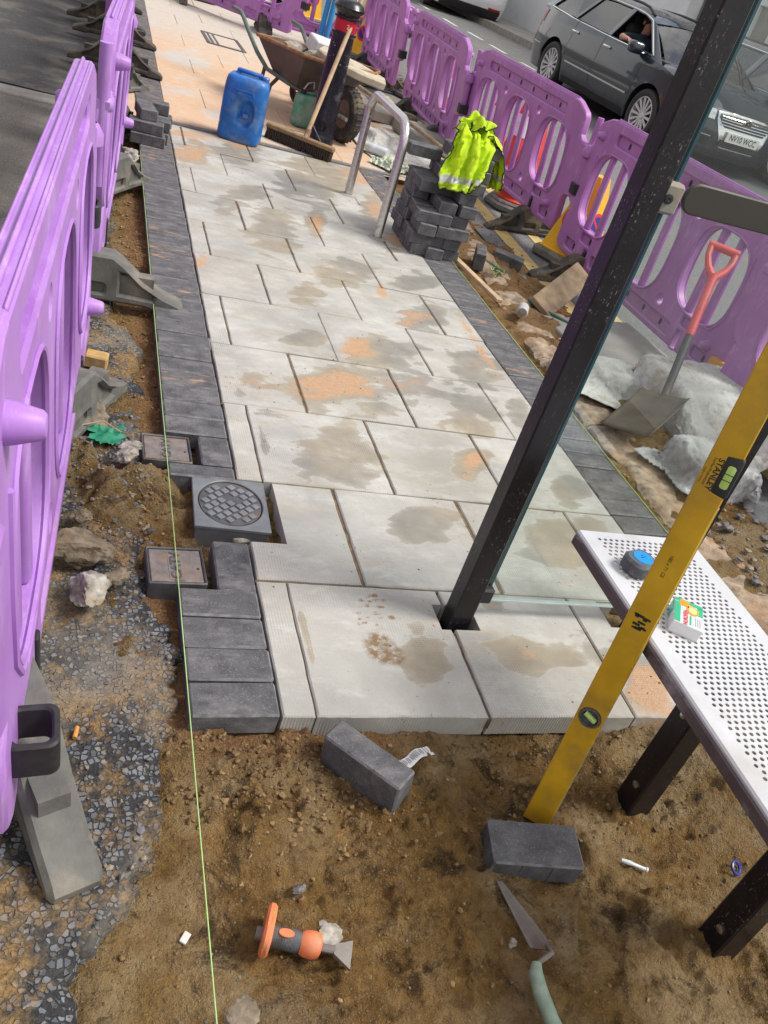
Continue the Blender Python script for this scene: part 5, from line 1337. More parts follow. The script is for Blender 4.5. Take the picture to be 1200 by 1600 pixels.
br = thing('broom', 'wide stiff broom with pale wooden handle leaning on the black bollard', 'broom', (0.91, 5.16, 0.0), (0, 0, math.radians(-36)))
m = MB(); box(m, (0, 0, 0.085), (0.53, 0.055, 0.032), 0.006); ob('stock', m, M_broomwood, br)
m = MB(); rb = random.Random(2)
for i in range(30):
    for j in range(4):
        xx, yy = -0.25 + i * 0.0172, -0.021 + j * 0.014
        V, F = boxVF(0.013, 0.011, 0.075); sx_, sy_ = rb.uniform(-0.16, 0.16), rb.uniform(-0.12, 0.12)
        Sh = Matrix(((1, 0, sx_, 0), (0, 1, sy_, 0), (0, 0, 1, 0), (0, 0, 0, 1))); m.add(V, F, 0, T(xx, yy, 0.036) @ Sh)
ob('bristles', m, M_bristle, br, smooth=0)
hb = Vector((0.03, 0.02, 0.095)); 
hd = Rz(math.radians(36)) @ (Vector((1.235, 5.60, 1.06)) - Vector((0.91, 5.16, 0.0)))
hd = Vector((hd.x, hd.y, hd.z))
m = MB(); tube(m, [hb, hb.lerp(hd, 0.5), hb.lerp(hd, 1.42)], 0.0155, 10); ob('handle', m, M_palewood, br)
m = MB(); tube(m, [hb - Vector((0, 0, 0.03)), hb.lerp(hd, 0.05)], 0.021, 10); ob('socket', m, M_broomwood, br)
m = MB(); tube(m, [hb.lerp(hd, 0.10), (0.0, 0.10, 0.102), (-0.14, 0.0, 0.102)], 0.003, 6); tube(m, [hb.lerp(hd, 0.10), (0.08, 0.05, 0.15), (0.16, 0.0, 0.102)], 0.003, 6); ob('brace_wire', m, M_oldsteel, br)

bo = thing('bollard', 'glossy black tapered bollard with a red band near its top', 'bollard', (1.135, 5.54, 0))
m = MB(); lathe(m, [(0.105, 0), (0.107, 0.03), (0.098, 0.06), (0.092, 0.075), (0.088, 0.45), (0.078, 0.735), (0.088, 0.745), (0.088, 0.76), (0.076, 0.766)], 32); ob('shaft', m, M_bollard, bo, smooth=40)
m = MB(); lathe(m, [(0.077, 0.766), (0.077, 0.838)], 32); bd = ob('band', m, M_redband, bo)
m = MB(); lathe(m, [(0.078, 0.838), (0.090, 0.845), (0.090, 0.858), (0.082, 0.866), (0.088, 0.885), (0.108, 0.90), (0.112, 0.915), (0.104, 0.925), (0.094, 0.945), (0.06, 0.962), (0, 0.968)], 32); ob('cap', m, M_bollard, bo, smooth=40)
ang = math.atan2(-1.225 - 5.54, -0.507 - 1.135)
text_mesh('2', 0.04, M_white, bd, Rz(ang + PI / 2 + 0.25) @ T(0, -0.0795, 0.80) @ Rx(PI / 2))
m = MB(); lathe(m, [(0.036, 0), (0.036, 0.006), (0.028, 0.006), (0.028, 0.003), (0, 0.003)], 22, 0, Rz(ang) @ T(0.088, 0, 0.135) @ Ry(PI / 2)); em = ob('maker_badge', m, M_bollard, bo)
rp_ = random.Random(5); m = MB()
for k in range(26):
    a = ang + rp_.uniform(-1.2, 1.2); z = rp_.uniform(0.1, 0.72); r_ = 0.0915 - 0.012 * z
    lathe(m, [(rp_.uniform(0.0015, 0.004), 0), (0, 0.0012)], 6, 0, T(r_ * math.cos(a), r_ * math.sin(a), z) @ Rz(a) @ Ry(PI / 2))
ob('paint_chip', m, M_white, bo)

# ================================================================== WHEELBARROW and neighbours
wb = thing('wheelbarrow', 'rusty builder\'s wheelbarrow loaded with rubble behind the bollard', 'wheelbarrow', (1.145, 6.30, 0.0), (0, 0, math.radians(-70)))
# local x: towards the wheel
def tub():
    m = MB(); top = [(-0.43, 0.30), (0.40, 0.34), (0.52, 0.22), (0.52, -0.22), (0.40, -0.34), (-0.43, -0.30)]; bot = [(-0.26, 0.20), (0.16, 0.22), (0.2, 0.14), (0.2, -0.14), (0.16, -0.22), (-0.26, -0.20)]
    zt_ = [0.46, 0.51, 0.51, 0.51, 0.51, 0.46]; V = [(a, b, z) for (a, b), z in zip(top, zt_)] + [(a, b, 0.25) for a, b in bot] + [(a * 0.97, b * 0.97, z - 0.004) for (a, b), z in zip(top, zt_)] + [(a * 0.97, b * 0.97, 0.256) for a, b in bot]
    F = []
    for i in range(6):
        j = (i + 1) % 6; F += [(i, j, 6 + j, 6 + i), (12 + j, 12 + i, 18 + i, 18 + j), (i, 12 + i, 12 + j, j)]
    F += [(6, 7, 8, 9, 10, 11), (23, 22, 21, 20, 19, 18)]
    m.add(V, F); return m, [(a, b, z) for (a, b), z in zip(top, zt_)]
tmb, rim = tub(); tb = ob('tub', tmb, M_barrow, wb, smooth=20)
m = MB(); tube(m, rim, 0.014, 8, closed=True); ob('rim', m, M_barrowrim, tb)
for s in (-1, 1):
    m = MB(); tube(m, [(0.62, s * 0.09, 0.20), (0.32, s * 0.13, 0.22), (0.0, s * 0.20, 0.232), (-0.30, s * 0.235, 0.25), (-0.46, s * 0.26, 0.33), (-0.60, s * 0.28, 0.43), (-0.74, s * 0.285, 0.52), (-0.80, s * 0.285, 0.545), (-0.93, s * 0.285, 0.55)], 0.017, 10); hn = ob('handle', m, M_greentube, wb)
    m = MB(); tube(m, [(-0.12, s * 0.22, 0.24), (-0.17, s * 0.25, 0.16), (-0.19, s * 0.26, 0.012), (-0.30, s * 0.26, 0.010), (-0.34, s * 0.245, 0.16), (-0.33, s * 0.24, 0.26)], 0.015, 8); ob('leg', m, M_barrow, wb)
    m = MB(); tube(m, [(0.30, s * 0.13, 0.22), (0.44, s * 0.10, 0.21), (0.58, s * 0.085, 0.195), (0.72, s * 0.075, 0.19)], 0.014, 8); ob('fork', m, M_stone, wb)
wc = (0.58, 0, 0.198)
m = MB(); pr = [(0.10, -0.030), (0.115, -0.046), (0.15, -0.052), (0.18, -0.046), (0.195, -0.026), (0.20, 0.0), (0.195, 0.026), (0.18, 0.046), (0.15, 0.052), (0.115, 0.046), (0.10, 0.030)]
lathe(m, pr, 36, 0, T(*wc) @ Rx(PI / 2))
for k in range(30): box(m, (0, 0, 0.198), (0.012, 0.06, 0.010), 0.003, M=T(*wc) @ Ry(2 * PI * k / 30))
wh = ob('wheel', m, M_tyre, wb)
m = MB(); lathe(m, [(0.105, -0.03), (0.095, -0.018), (0.06, -0.012), (0.035, -0.03), (0.022, -0.042), (0, -0.042)], 24, 0, T(*wc) @ Rx(PI / 2)); lathe(m, [(0.105, 0.03), (0.095, 0.018), (0.06, 0.012), (0.035, 0.03), (0.022, 0.042), (0, 0.042)], 24, 0, T(*wc) @ Rx(PI / 2)); ob('hub', m, M_hub, wh)
m = MB(); tube(m, [(0.58, -0.10, 0.198), (0.58, 0.10, 0.198)], 0.010, 8); ob('axle', m, M_oldsteel, wb)
# load in the barrow: separate things resting in it
WBM = T(1.145, 6.30, -0.09) @ Rz(math.radians(-70))
def in_barrow(name, lx, ly, lz, seed, s, mat, label, cat, rz=0, rx=0):
    m = MB(); V, F = rock(seed, *s, 2, 0.4); m.add(V, F); q = WBM @ Vector((lx, ly, lz))
    return tag(ob(name, m, mat, None, q, (rx, 0, rz), smooth=25), label, cat)
M_slabpale = simple('pale_broken_concrete', (0.46, 0.41, 0.32), 0.9, 0.2, 16, 0.5, dirt=(0.30, 0.22, 0.13), dirt_amt=0.4, bscale=90)
m = MB(); plate(m, [(-0.22, -0.17), (0.10, -0.20), (0.30, -0.12), (0.31, 0.06), (0.12, 0.16), (-0.16, 0.18), (-0.25, 0.05)], [], 0.055, 0.008, M=Rx(PI / 2)); q = WBM @ Vector((0.46, 0.0, 0.60)); tag(ob('concrete_slab', m, M_slabpale, None, q, (0.05, 0.16, -0.25), smooth=25), 'pale broken concrete slab overhanging the front of the barrow', 'rubble')
in_barrow('concrete_lump', 0.18, -0.08, 0.58, 22, (0.15, 0.12, 0.07), M_stone, 'broken white concrete lump in the barrow right of the bollard', 'rubble', 0.4)
in_barrow('concrete_lump', -0.05, 0.10, 0.54, 23, (0.17, 0.14, 0.09), M_rub, 'brown rubble lump in the middle of the barrow', 'rubble', 1.0)
m = MB(); box(m, (0, 0, 0), (0.26, 0.15, 0.11), 0.006); box(m, (0, 0, 0.056), (0.25, 0.14, 0.004), 0.002); q = WBM @ Vector((-0.16, 0.16, 0.60)); tag(ob('cement_bag', m, M_white, None, q, (0.25, 0.1, 0.35), smooth=30), 'white folded bag lying in the barrow beside the blue poles', 'bag')
in_barrow('concrete_lump', -0.24, -0.05, 0.53, 24, (0.13, 0.11, 0.06), M_stone, 'grey rubble lump at the handle end of the barrow', 'rubble', 0.2)

gc = thing('fuel_can', 'green scuffed plastic fuel can between the broom handle and the barrow leg', 'fuel can', (1.085, 5.96, 0), (0, 0, math.radians(10)))
cm = can_mesh(0.20, 0.15, 0.235, n=32); box(cm, (0.0, 0, 0.245), (0.11, 0.028, 0.022), 0.008); ob('body', cm, M_greencan, gc, smooth=50)
m = MB(); lathe(m, [(0.024, 0), (0.024, 0.04), (0, 0.045)], 14, 0, T(-0.055, 0, 0.222)); ob('cap', m, M_rubber, gc)
m = MB(); tube(m, [(-0.055, 0, 0.26), (-0.03, 0, 0.31), (0.02, 0.01, 0.33), (0.03, 0.01, 0.28)], 0.007, 8); ob('spout', m, M_silver, gc)

tr_ = thing('site_trolley', 'small trolley wheel with a red spoked rim showing under the barrow', 'trolley', (1.28, 6.86, 0), (0, 0, math.radians(-30)))
for yy in (-0.18, 0.18):
    m = MB(); lathe(m, [(0.075, -0.022), (0.10, -0.026), (0.118, -0.016), (0.118, 0.016), (0.10, 0.026), (0.075, 0.022)], 28, 0, T(0, yy, 0.118) @ Rx(PI / 2)); w_ = ob('wheel', m, M_tyre, tr_)
    m = MB(); M_rr = M_redband
    lathe(m, [(0.078, -0.018), (0.078, 0.018), (0.070, 0.018), (0.070, -0.018)], 28, 0, T(0, yy, 0.118) @ Rx(PI / 2))
    for k in range(9): box(m, (0.045, 0, 0), (0.05, 0.02, 0.012), 0.003, M=T(0, yy, 0.118) @ Ry(2 * PI * k / 9))
    rr_ = ob('spoked_rim', m, M_redband, w_)
    m = MB(); lathe(m, [(0.022, -0.026), (0.022, 0.026), (0, 0.026)], 14, 0, T(0, yy, 0.118) @ Rx(PI / 2)); ob('hub', m, M_silver, w_)
m = MB(); tube(m, [(0, -0.2, 0.118), (0, 0.2, 0.118)], 0.01, 8); box(m, (0.08, 0, 0.16), (0.20, 0.30, 0.10), 0.02); ob('motor_housing', m, M_rubber, tr_)

# blue poles standing behind the barrow
bp = thing('blue_pole', 'left one of two bright blue poles leaning behind the wheelbarrow', 'pole', (1.285, 7.06, 0), (0.02, 0.035, 0), 'blue poles behind the wheelbarrow')
m = MB(); tube(m, [(0, 0, 0), (0, 0, 1.7)], 0.022, 12); ob('tube', m, M_bluepole, bp)
m = MB(); tube(m, [(0, 0, -0.005), (0, 0, 0.02)], 0.026, 12); ob('ferrule', m, M_white, bp)
dup(bp, (1.335, 7.04, 0), (0.025, 0.03, 0), 'right one of two bright blue poles leaning behind the wheelbarrow')

# ================================================================== CONES
def road_cone(label, x, y, z, h=0.75, sleeve=True, group='red road cones behind the barriers'):
    t = thing('road_cone', label, 'traffic cone', (x, y, z), (0, 0, random.uniform(0, 1)), group)
    m = MB(); o = [(0.235 * math.cos(a), 0.235 * math.sin(a)) for a in (np.arange(8) + 0.5) * PI / 4]
    plate(m, o, [], 0.055, 0.014, M=T(0, 0, 0.0275) @ Rx(PI / 2)); plate(m, [(p[0] * 0.9, p[1] * 0.9) for p in o], [], 0.03, 0.01, M=T(0, 0, 0.06) @ Rx(PI / 2)); ob('base', m, M_recycled, t)
    m = MB(); k = (h - 0.075)
    lathe(m, [(0.150, 0.072), (0.153, 0.085), (0.138, 0.098), (0.132, 0.14), (0.0985, 0.14 + k * 0.30), (0.0765, 0.14 + k * 0.56), (0.040, 0.075 + k - 0.02), (0.032, 0.075 + k), (0, 0.077 + k)], 28); ob('cone', m, M_red, t, smooth=40)
    if not sleeve: return t
    m = MB(); lathe(m, [(0.1005, 0.14 + k * 0.30), (0.0785, 0.14 + k * 0.56)], 28); ob('reflective_sleeve', m, M_whitesleeve, t)
    return t
road_cone('tall red cone behind the barrier beside the yellow vest, grey slab base', 2.675, 5.20, rz_(2.675, 5.20), 0.72, False)
road_cone('red cone whose base shows below the barrier right of the steel hoop', 2.66, 7.36, rz_(2.66, 7.36), 0.72)
road_cone('red and white cone seen through the left slots of the middle barrier', 3.05, 6.28, rz_(3.05, 6.28), 0.74)
road_cone('red cone with white sleeve just left of the middle barrier, behind the vest', 3.02, 6.78, rz_(3.02, 6.78), 0.62)
road_cone('red cone behind the barrier right of the bollard', 2.75, 9.75, rz_(2.75, 9.75), 0.8)
road_cone('red cone beyond the barrow load, under the far barrier', 2.80, 8.70, rz_(2.8, 8.7), 0.5)
road_cone('red and white cone behind the bollard cap', 2.6, 11.6, rz_(2.6, 11.6), 0.85)
def sign_cone(label, x, y, z, rz, h=0.52):
    t = thing('sign_cone', label, 'sign cone', (x, y, z), (0, 0, rz), 'yellow no waiting sign cones')
    m = MB(); plate(m, rrect(0, 0, 0.20, 0.20, 0.05), [], 0.07, 0.018, M=T(0, 0, 0.035) @ Rx(PI / 2)); bs = ob('base', m, M_recycled, t)
    text_mesh('TRAFFIC', 0.045, M_rubber, bs, T(0.06, -0.2005, 0.032) @ Rx(PI / 2))
    m = MB(); bb, tt = 0.155, 0.055
    V = [(-bb, -bb, 0.07), (bb, -bb, 0.07), (bb, bb, 0.07), (-bb, bb, 0.07), (-tt, -tt * 0.8, h), (tt, -tt * 0.8, h), (tt, tt * 0.8, h), (-tt, tt * 0.8, h)]
    m.add(V, [(0, 1, 5, 4), (1, 2, 6, 5), (2, 3, 7, 6), (3, 0, 4, 7), (4, 5, 6, 7)]); box(m, (0, 0, 0.075), (0.335, 0.335, 0.016), 0.004)
    ob('pyramid', m, M_yellow, t, smooth=0)
    for k in range(4):
        th = math.atan2(bb - (tt * 0.8 if k % 2 == 0 else tt), h - 0.07)
        Mk = Rz(k * PI / 2) @ T(0, -(bb + ((tt * 0.8 if k % 2 == 0 else tt) - bb) * (0.30 - 0.07) / (h - 0.07)) - 0.004, 0.30) @ Rx(-th)
        m = MB(); plate(m, circ(0, 0, 0.088, 28), [circ(0, 0, 0.066, 28)], 0.006, 0.001, M=Mk); sg = ob('sign_ring', m, M_signred, t)
        m = MB(); plate(m, circ(0, 0, 0.0665, 28), [], 0.004, 0, M=Mk); ob('sign_face', m, M_signblue, sg)
        m = MB(); box(m, (0, -0.0005, 0), (0.135, 0.006, 0.02), M=Mk @ Ry(PI / 4)); ob('sign_bar', m, M_signred, sg)
    return t
sign_cone('yellow pyramid cone with red and blue signs between two barriers', 2.70, 4.15, rz_(2.70, 4.15), math.radians(28), 0.60)
sign_cone('yellow sign cone behind the barrier above the barrow, left of the blue poles', 2.2, 12.3, 0.08, math.radians(20), 0.75)
sign_cone('yellow sign cone half hidden behind the bollard cap', 2.75, 11.0, rz_(2.75, 11.0), math.radians(10), 0.72)
sign_cone('yellow sign cone low behind the barrier right of the bollard', 2.60, 10.35, rz_(2.6, 10.3), math.radians(40), 0.5)
m = MB(); box(m, (0, 0, 0.09), (0.20, 0.12, 0.18), 0.02, seg=2)
yb = thing('warning_lamp', 'orange plastic block wedged at the foot of the right barrier behind the sheeting', 'lamp block', (2.62, 2.18, -0.02), (0, 0.1, 0.4)); M_amber = simple('amber_plastic', (0.62, 0.28, 0.015), 0.4, 0.1, dirt=(0.4, 0.25, 0.1), dirt_amt=0.3); ob('body', m, M_amber, yb)
m = MB(); box(m, (0, -0.061, 0.10), (0.13, 0.006, 0.10), 0.003); ob('ribbed_face', m, M_amber, yb)

# ================================================================== SHEETING, SHOVEL, RUBBLE on the right
def heap(name, x0, x1, y0, y1, f, mat, nx=70, ny=80):
    X, Y = np.meshgrid(np.linspace(x0, x1, nx), np.linspace(y0, y1, ny)); U = (X - x0) / (x1 - x0); V_ = (Y - y0) / (y1 - y0)
    ex_ = 0.05 * fbm(X * 0 + V_ * 4, V_ * 4, 1.5, 3); ey_ = 0.06 * fbm(U * 4, U * 4 + 3, 1.5, 3)
    Z = f(X, Y, U, V_); m = MB(); grid_mesh(m, X + ex_ * (np.abs(U - 0.5) * 2) ** 3, Y + ey_ * (np.abs(V_ - 0.5) * 2) ** 3, Z)
    return m
def ridge(X, Y, s, o=4): return 1 - np.abs(fbm(X, Y, s, o)) * 2.4
wsx = thing('sheeting', 'dirty white sheeting draped over a heap beside the shovel', 'sheeting', (0, 0, 0))
GCOL = ((2.3, 1.6, -0.11), (4, 4, 0.1))
V, F = sheet_grid(2.33, 1.80, 0.42, 0.98, 1.12, 78, 88, 0.12, 0.020, 3.0, 0.88, 0.006, 2)
P = sim_cloth(V, F, [GCOL, ((2.30, 1.90, 0.03), (0.46, 0.40, 0.24)), ((2.50, 1.55, 0.02), (0.30, 0.46, 0.20)), ((2.16, 1.52, -0.02), (0.22, 0.26, 0.14))], 42, 6.0, 30, 0.35, False, 0.006, 30)
m = MB(); m.add(P, F); o = ob('sheet', m, M_bag, wsx, smooth=75, recalc=False); o.modifiers.new('thick', 'SOLIDIFY').thickness = 0.004
rf_ = random.Random(9); m = MB()
for k in range(90):
    q0 = Vector(P[87 * 78 + rf_.randrange(78)]) if k % 2 else Vector(P[rf_.randrange(88) * 78]); d_ = Vector((rf_.uniform(-1, 1), rf_.uniform(-1, 1), rf_.uniform(-0.2, 0.8))).normalized()
    tube(m, [q0, q0 + d_ * 0.018, q0 + d_ * 0.03 + Vector((0, 0, -0.012))], 0.0008, 3, caps=False)
ob('frayed_edge', m, M_bag, wsx, smooth=0)
film = thing('plastic_wrap', 'cloudy clear plastic wrapped over a block in front of the sheeting', 'plastic wrap', (0, 0, 0))
V, F = sheet_grid(1.97, 1.27, 0.28, 0.66, 0.60, 58, 54, 0.3, 0.018, 2.5, 0.88, 0.005, 4)
P = sim_cloth(V, F, [GCOL, ((1.98, 1.27, 0.01), (0.28, 0.24, 0.20)), ((1.74, 1.3, -0.06), (0.22, 0.8, 0.10))], 38, 5.0, 30, 0.3, False, 0.006, 25)
m = MB(); m.add(P, F); o = ob('film', m, M_film, film, smooth=75, recalc=False); o.modifiers.new('thick', 'SOLIDIFY').thickness = 0.003
m = MB(); box(m, (1.98, 1.27, 0.01), (0.27, 0.23, 0.19), 0.012); ob('wrapped_load', m, M_conc, film)
ws2 = thing('sheeting', 'pale sheeting scrap lying by the kerb left of the main heap', 'sheeting', (0, 0, 0))
V, F = sheet_grid(1.93, 2.08, 0.17, 0.78, 0.62, 60, 50, 0.9, 0.022, 3.0, 0.86, 0.005, 7)
P = sim_cloth(V, F, [GCOL, ((1.98, 2.12, -0.02), (0.26, 0.22, 0.12)), ((1.75, 2.0, -0.06), (0.24, 0.5, 0.10))], 36, 4.0, 25, 0.3, False, 0.006, 25)
m = MB(); m.add(P, F); o = ob('sheet', m, M_bag, ws2, smooth=75, recalc=False); o.modifiers.new('thick', 'SOLIDIFY').thickness = 0.003
M_mesh = simple('grey_woven_membrane', (0.17, 0.18, 0.18), 0.8, 0.3, 14, 0.3, dirt=(0.28, 0.26, 0.22), dirt_amt=0.3)
def f4(X, Y, U, V_): return -0.05 + 0.30 * sstep(0.25, 0.75, U) * sstep(0, 0.3, V_) * sstep(0, .3, 1 - V_) + 0.02 * (ridge(X, Y, 4) - 0.7)
mbn = thing('woven_sack', 'grey woven sack right of the yellow level, behind the bench', 'sack', (0, 0, 0))
o = ob('sack', heap('s', 2.02, 2.75, 0.72, 1.22, f4, M_mesh, 40, 50), M_mesh, mbn, smooth=70, recalc=False)
def f5(X, Y, U, V_): return -0.055 + 0.035 * sstep(0, 0.3, U) * sstep(0, .3, 1 - U) * sstep(0, 0.3, V_) * sstep(0, .3, 1 - V_) + 0.006 * fbm(X, Y, 12, 3)
M_wetc = simple('fresh_wet_concrete', (0.20, 0.215, 0.225), 0.5, 0.25, 16, 0.3, bscale=60)
m = heap('s', 1.82, 2.25, 0.18, 0.66, f5, M_wetc, 40, 40); kind(ob('wet_concrete', m, M_wetc, smooth=70, recalc=False), 'structure')

sv = thing('shovel', 'square-mouthed shovel with a red D-handle stuck upright in the white sheeting', 'shovel', (1.975, 1.715, 0.125))
top = Vector((2.29, 2.20, 0.73)) - Vector((1.975, 1.715, 0.125)); ax = top.normalized()
m = MB(); tube(m, [(0, 0, 0), ax * 0.33], 0.0185, 12); ob('shaft', m, M_shaft, sv)
m = MB(); tube(m, [ax * 0.31, ax * 0.58, ax * 0.63], [0.0205, 0.0205, 0.024], 12); gr = ob('sleeve', m, M_redgrip, sv)
side = Vector((0.80, -0.58, -0.1)).normalized(); side = (side - ax * side.dot(ax)).normalized()
m = MB(); a0 = ax * 0.62
for s in (-1, 1): tube(m, [a0 + side * 0.005 * s, a0 + ax * 0.05 + side * 0.040 * s, a0 + ax * 0.10 + side * 0.058 * s, a0 + ax * 0.155 + side * 0.060 * s], [0.020, 0.016, 0.014, 0.016], 10)
tube(m, [a0 + ax * 0.155 - side * 0.072, a0 + ax * 0.155 + side * 0.072], 0.019, 12); ob('d_handle', m, M_redgrip, sv)
bd_ = Vector((-0.29, -0.21, -0.11)).normalized(); bs_ = Vector((-0.04, -0.22, 0.0)); bs_ = (bs_ - bd_ * bs_.dot(bd_)).normalized(); bn_ = bd_.cross(bs_).normalized(); bn_ = bn_ if bn_.z > 0 else -bn_
BM = Matrix((bd_, bs_, bn_)).transposed().to_4x4(); m = MB()
X, Y = np.meshgrid(np.linspace(0, 0.35, 10), np.linspace(-0.112, 0.112, 21)); Zb = 0.012 * np.abs(Y / 0.112) ** 8 - 0.008 * np.sin(X * 8)
grid_mesh(m, X, Y, Zb, 0, BM); o = ob('blade', m, M_blade, sv, (-0.01, -0.01, 0.012), smooth=60, recalc=False); o.modifiers.new('thick', 'SOLIDIFY').thickness = 0.004
m = MB(); tube(m, [ax * 0.06, (0, 0, -0.004), bd_ * 0.10], [0.019, 0.021, 0.010], 10); ob('socket', m, M_blade, sv)

for k_, (x_, y_, z_, a_, s_, lb) in enumerate(((2.28, 2.62, -0.055, 0.15, (0.62, 0.62, 0.05), 'pale concrete flag lying flat behind the white sheeting, seen through the glass'), (2.42, 1.95, -0.06, -0.2, (0.6, 0.6, 0.05), 'concrete flag half under the white sheeting by the barrier foot'))):
    m = MB(); box(m, (0, 0, 0), s_, 0.006); tag(ob('concrete_flag', m, M_farpave, None, (x_, y_, z_), (0.02, -0.03, a_)), lb, 'concrete flag')
# plank, can, weed, debris, strap
pl = MB(); box(pl, (0, 0, 0), (0.62, 0.15, 0.035), 0.004); tag(ob('timber_board', pl, M_wood, None, (2.14, 3.13, 0.045), (math.radians(28), math.radians(-11), math.radians(44))), 'weathered board propped on edge in the gutter beside the kerb', 'board')
pl = MB(); box(pl, (0, 0, 0), (0.85, 0.045, 0.02), 0.003); tag(ob('timber_batten', pl, M_palewood, None, (1.585, 3.28, 0.004), (0.1, 0, math.radians(97))), 'thin pale wooden batten lying along the kerb near the tall stack', 'batten')
cn_ = thing('drinks_can', 'crushed silver drinks can lying on the old kerb', 'can', (1.725, 2.74, 0.02), (math.radians(88), 0, math.radians(-28)))
m = MB(); lathe(m, [(0.024, -0.052), (0.031, -0.045), (0.031, -0.01), (0.028, 0.0), (0.031, 0.012), (0.031, 0.045), (0.026, 0.055)], 18); ob('body', m, M_silver, cn_)
m = MB(); lathe(m, [(0.0, 0.050), (0.022, 0.050), (0.026, 0.056)], 18); ob('lid', m, M_steel, cn_)
wd_ = MB(); rr = random.Random(6)
for k in range(60):
    a = rr.uniform(0, 2 * PI); r_ = rr.uniform(0, 0.05); h_ = rr.uniform(0.01, 0.055); l_ = rr.uniform(0.014, 0.03)
    q = Vector((r_ * math.cos(a), r_ * math.sin(a), h_)); Mq = T(*q) @ Rz(a) @ Ry(rr.uniform(-0.9, 0.3))
    wd_.add([(0, 0, 0), (l_ * 0.5, l_ * 0.28, 0.003), (l_, 0, 0), (l_ * 0.5, -l_ * 0.28, 0.003)], [(0, 1, 2, 3)], 0, Mq)
wt = thing('weed', 'small green weed growing in the gutter by the old kerb', 'weed', (1.80, 3.34, -0.03)); ob('leaves', wd_, M_leaf, wt, smooth=0, recalc=False)
m = MB()
for k in range(6): a = k * 1.05; tube(m, [(0, 0, -0.02), (0.02 * math.cos(a), 0.02 * math.sin(a), 0.02), (0.04 * math.cos(a), 0.04 * math.sin(a), 0.03)], 0.0014, 4)
ob('stem', m, M_leaf, wt)
hs_ = MB(); pts_ = [(1.80, 3.62, -0.02), (1.88, 3.55, -0.03), (1.96, 3.46, -0.045), (1.965, 3.33, -0.045), (1.93, 3.16, -0.04), (1.92, 3.02, -0.03), (1.97, 2.90, -0.02), (2.08, 2.80, -0.03), (2.18, 2.74, -0.04)]
tube(hs_, pts_, 0.008, 7); tag(ob('green_strap', hs_, M_hose), 'dark green strap trailing along the gutter from the loose block to the board', 'strap')
for k, (x_, y_, s_, lb) in enumerate(((1.98, 3.06, 0.07, 'flat pale splinter of wood beside the green strap in the gutter'), (2.10, 3.02, 0.06, 'pale timber chip behind the silver can, near the yellow line'), (1.90, 2.45, 0.05, 'pinkish brick chip beside the end of the board'), (2.03, 2.36, 0.10, 'pale broken timber strip below the board'), (1.96, 2.60, 0.045, 'small brown splinter below the silver can'))):
    m = MB(); plate(m, [(-s_, -s_ * 0.25), (s_ * 0.9, -s_ * 0.3), (s_, s_ * 0.1), (-s_ * 0.6, s_ * 0.3)], [], 0.012, 0.003, M=Rx(PI / 2)); tag(ob('debris', m, simple('brick_chip', (0.42, 0.16, 0.10), 0.9, 0.3) if k == 2 else M_palewood, None, (x_, y_, float(soil_h(x_, y_)) + 0.022), (0.1, 0.12, rr.uniform(0, 3))), lb, 'debris')

# sheet of plastic, bottle, rag and handle near the hoop
dsx = thing('dust_sheet', 'pale translucent dust sheet on the pavement behind the steel hoop', 'dust sheet', (0, 0, 0))
DC = [((1.8, 6.0, -0.055), (3, 3, 0.1)), ((1.80, 6.15, 0.02), (0.22, 0.26, 0.06)), ((1.92, 5.75, 0.01), (0.14, 0.12, 0.04))]
V, F = sheet_grid(1.82, 6.0, 0.12, 0.80, 1.15, 50, 66, 0.1, 0.02, 3.0, 0.82, 0.005, 8)
P = sim_cloth(V, F, DC, 34, 2.0, 20, 0.3, False, 0.006, 30)
m = MB(); m.add(P, F); o = ob('sheet', m, M_bag, dsx, smooth=75, recalc=False); o.modifiers.new('thick', 'SOLIDIFY').thickness = 0.002
bt_ = thing('water_bottle', 'clear plastic bottle with a blue cap lying by the hoop', 'bottle', (1.58, 5.56, 0.045), (0, math.radians(88), math.radians(-40)))
m = MB(); lathe(m, [(0, -0.11), (0.034, -0.11), (0.036, -0.10), (0.036, -0.02), (0.033, -0.01), (0.036, 0.0), (0.036, 0.05), (0.015, 0.095), (0.014, 0.105)], 18, 0, Rz(0) @ S(1, 1, -1)); ob('body', m, M_bottle, bt_)
m = MB(); lathe(m, [(0.017, 0.098), (0.017, 0.13), (0, 0.13)], 14, 0, S(1, 1, -1)); ob('cap', m, M_bluecap, bt_)
V, F = sheet_grid(1.67, 5.26, 0.10, 0.42, 0.46, 36, 38, 0.4, 0.035, 2.5, 0.6, 0.006, 11)
P = sim_cloth(V, F, [((1.7, 5.3, -0.05), (2, 2, 0.1)), ((1.67, 5.28, 0.01), (0.08, 0.10, 0.04))], 34, 0.6, 15, 0.3, True, 0.005, 30)
m = MB(); m.add(P, F)
M_rag = simple('pale_green_rag', (0.50, 0.56, 0.44), 0.85, 0.2, 14, 0.2, dirt=(0.3, 0.26, 0.2), dirt_amt=0.4)
tag(ob('rag', m, M_rag, smooth=70, recalc=False), 'pale green crumpled glove-like rag on the slabs behind the hoop', 'rag')
sp_ = thing('long_shovel', 'brown wooden shaft with a dark grip lying behind the hoop, pointing to the vest', 'tool', (0, 0, 0))
m = MB(); tube(m, [(1.72, 7.3, 0.22), (1.92, 6.1, 0.22), (2.0, 5.0, 0.24), (1.96, 4.55, 0.27)], 0.017, 10); ob('shaft', m, M_wood, sp_)
m = MB(); tube(m, [(1.90, 4.55, 0.27), (2.0, 4.5, 0.27)], 0.018, 8); box(m, (1.84, 4.5, 0.30), (0.04, 0.03, 0.07), 0.005); ob('grip', m, M_rubber, sp_)
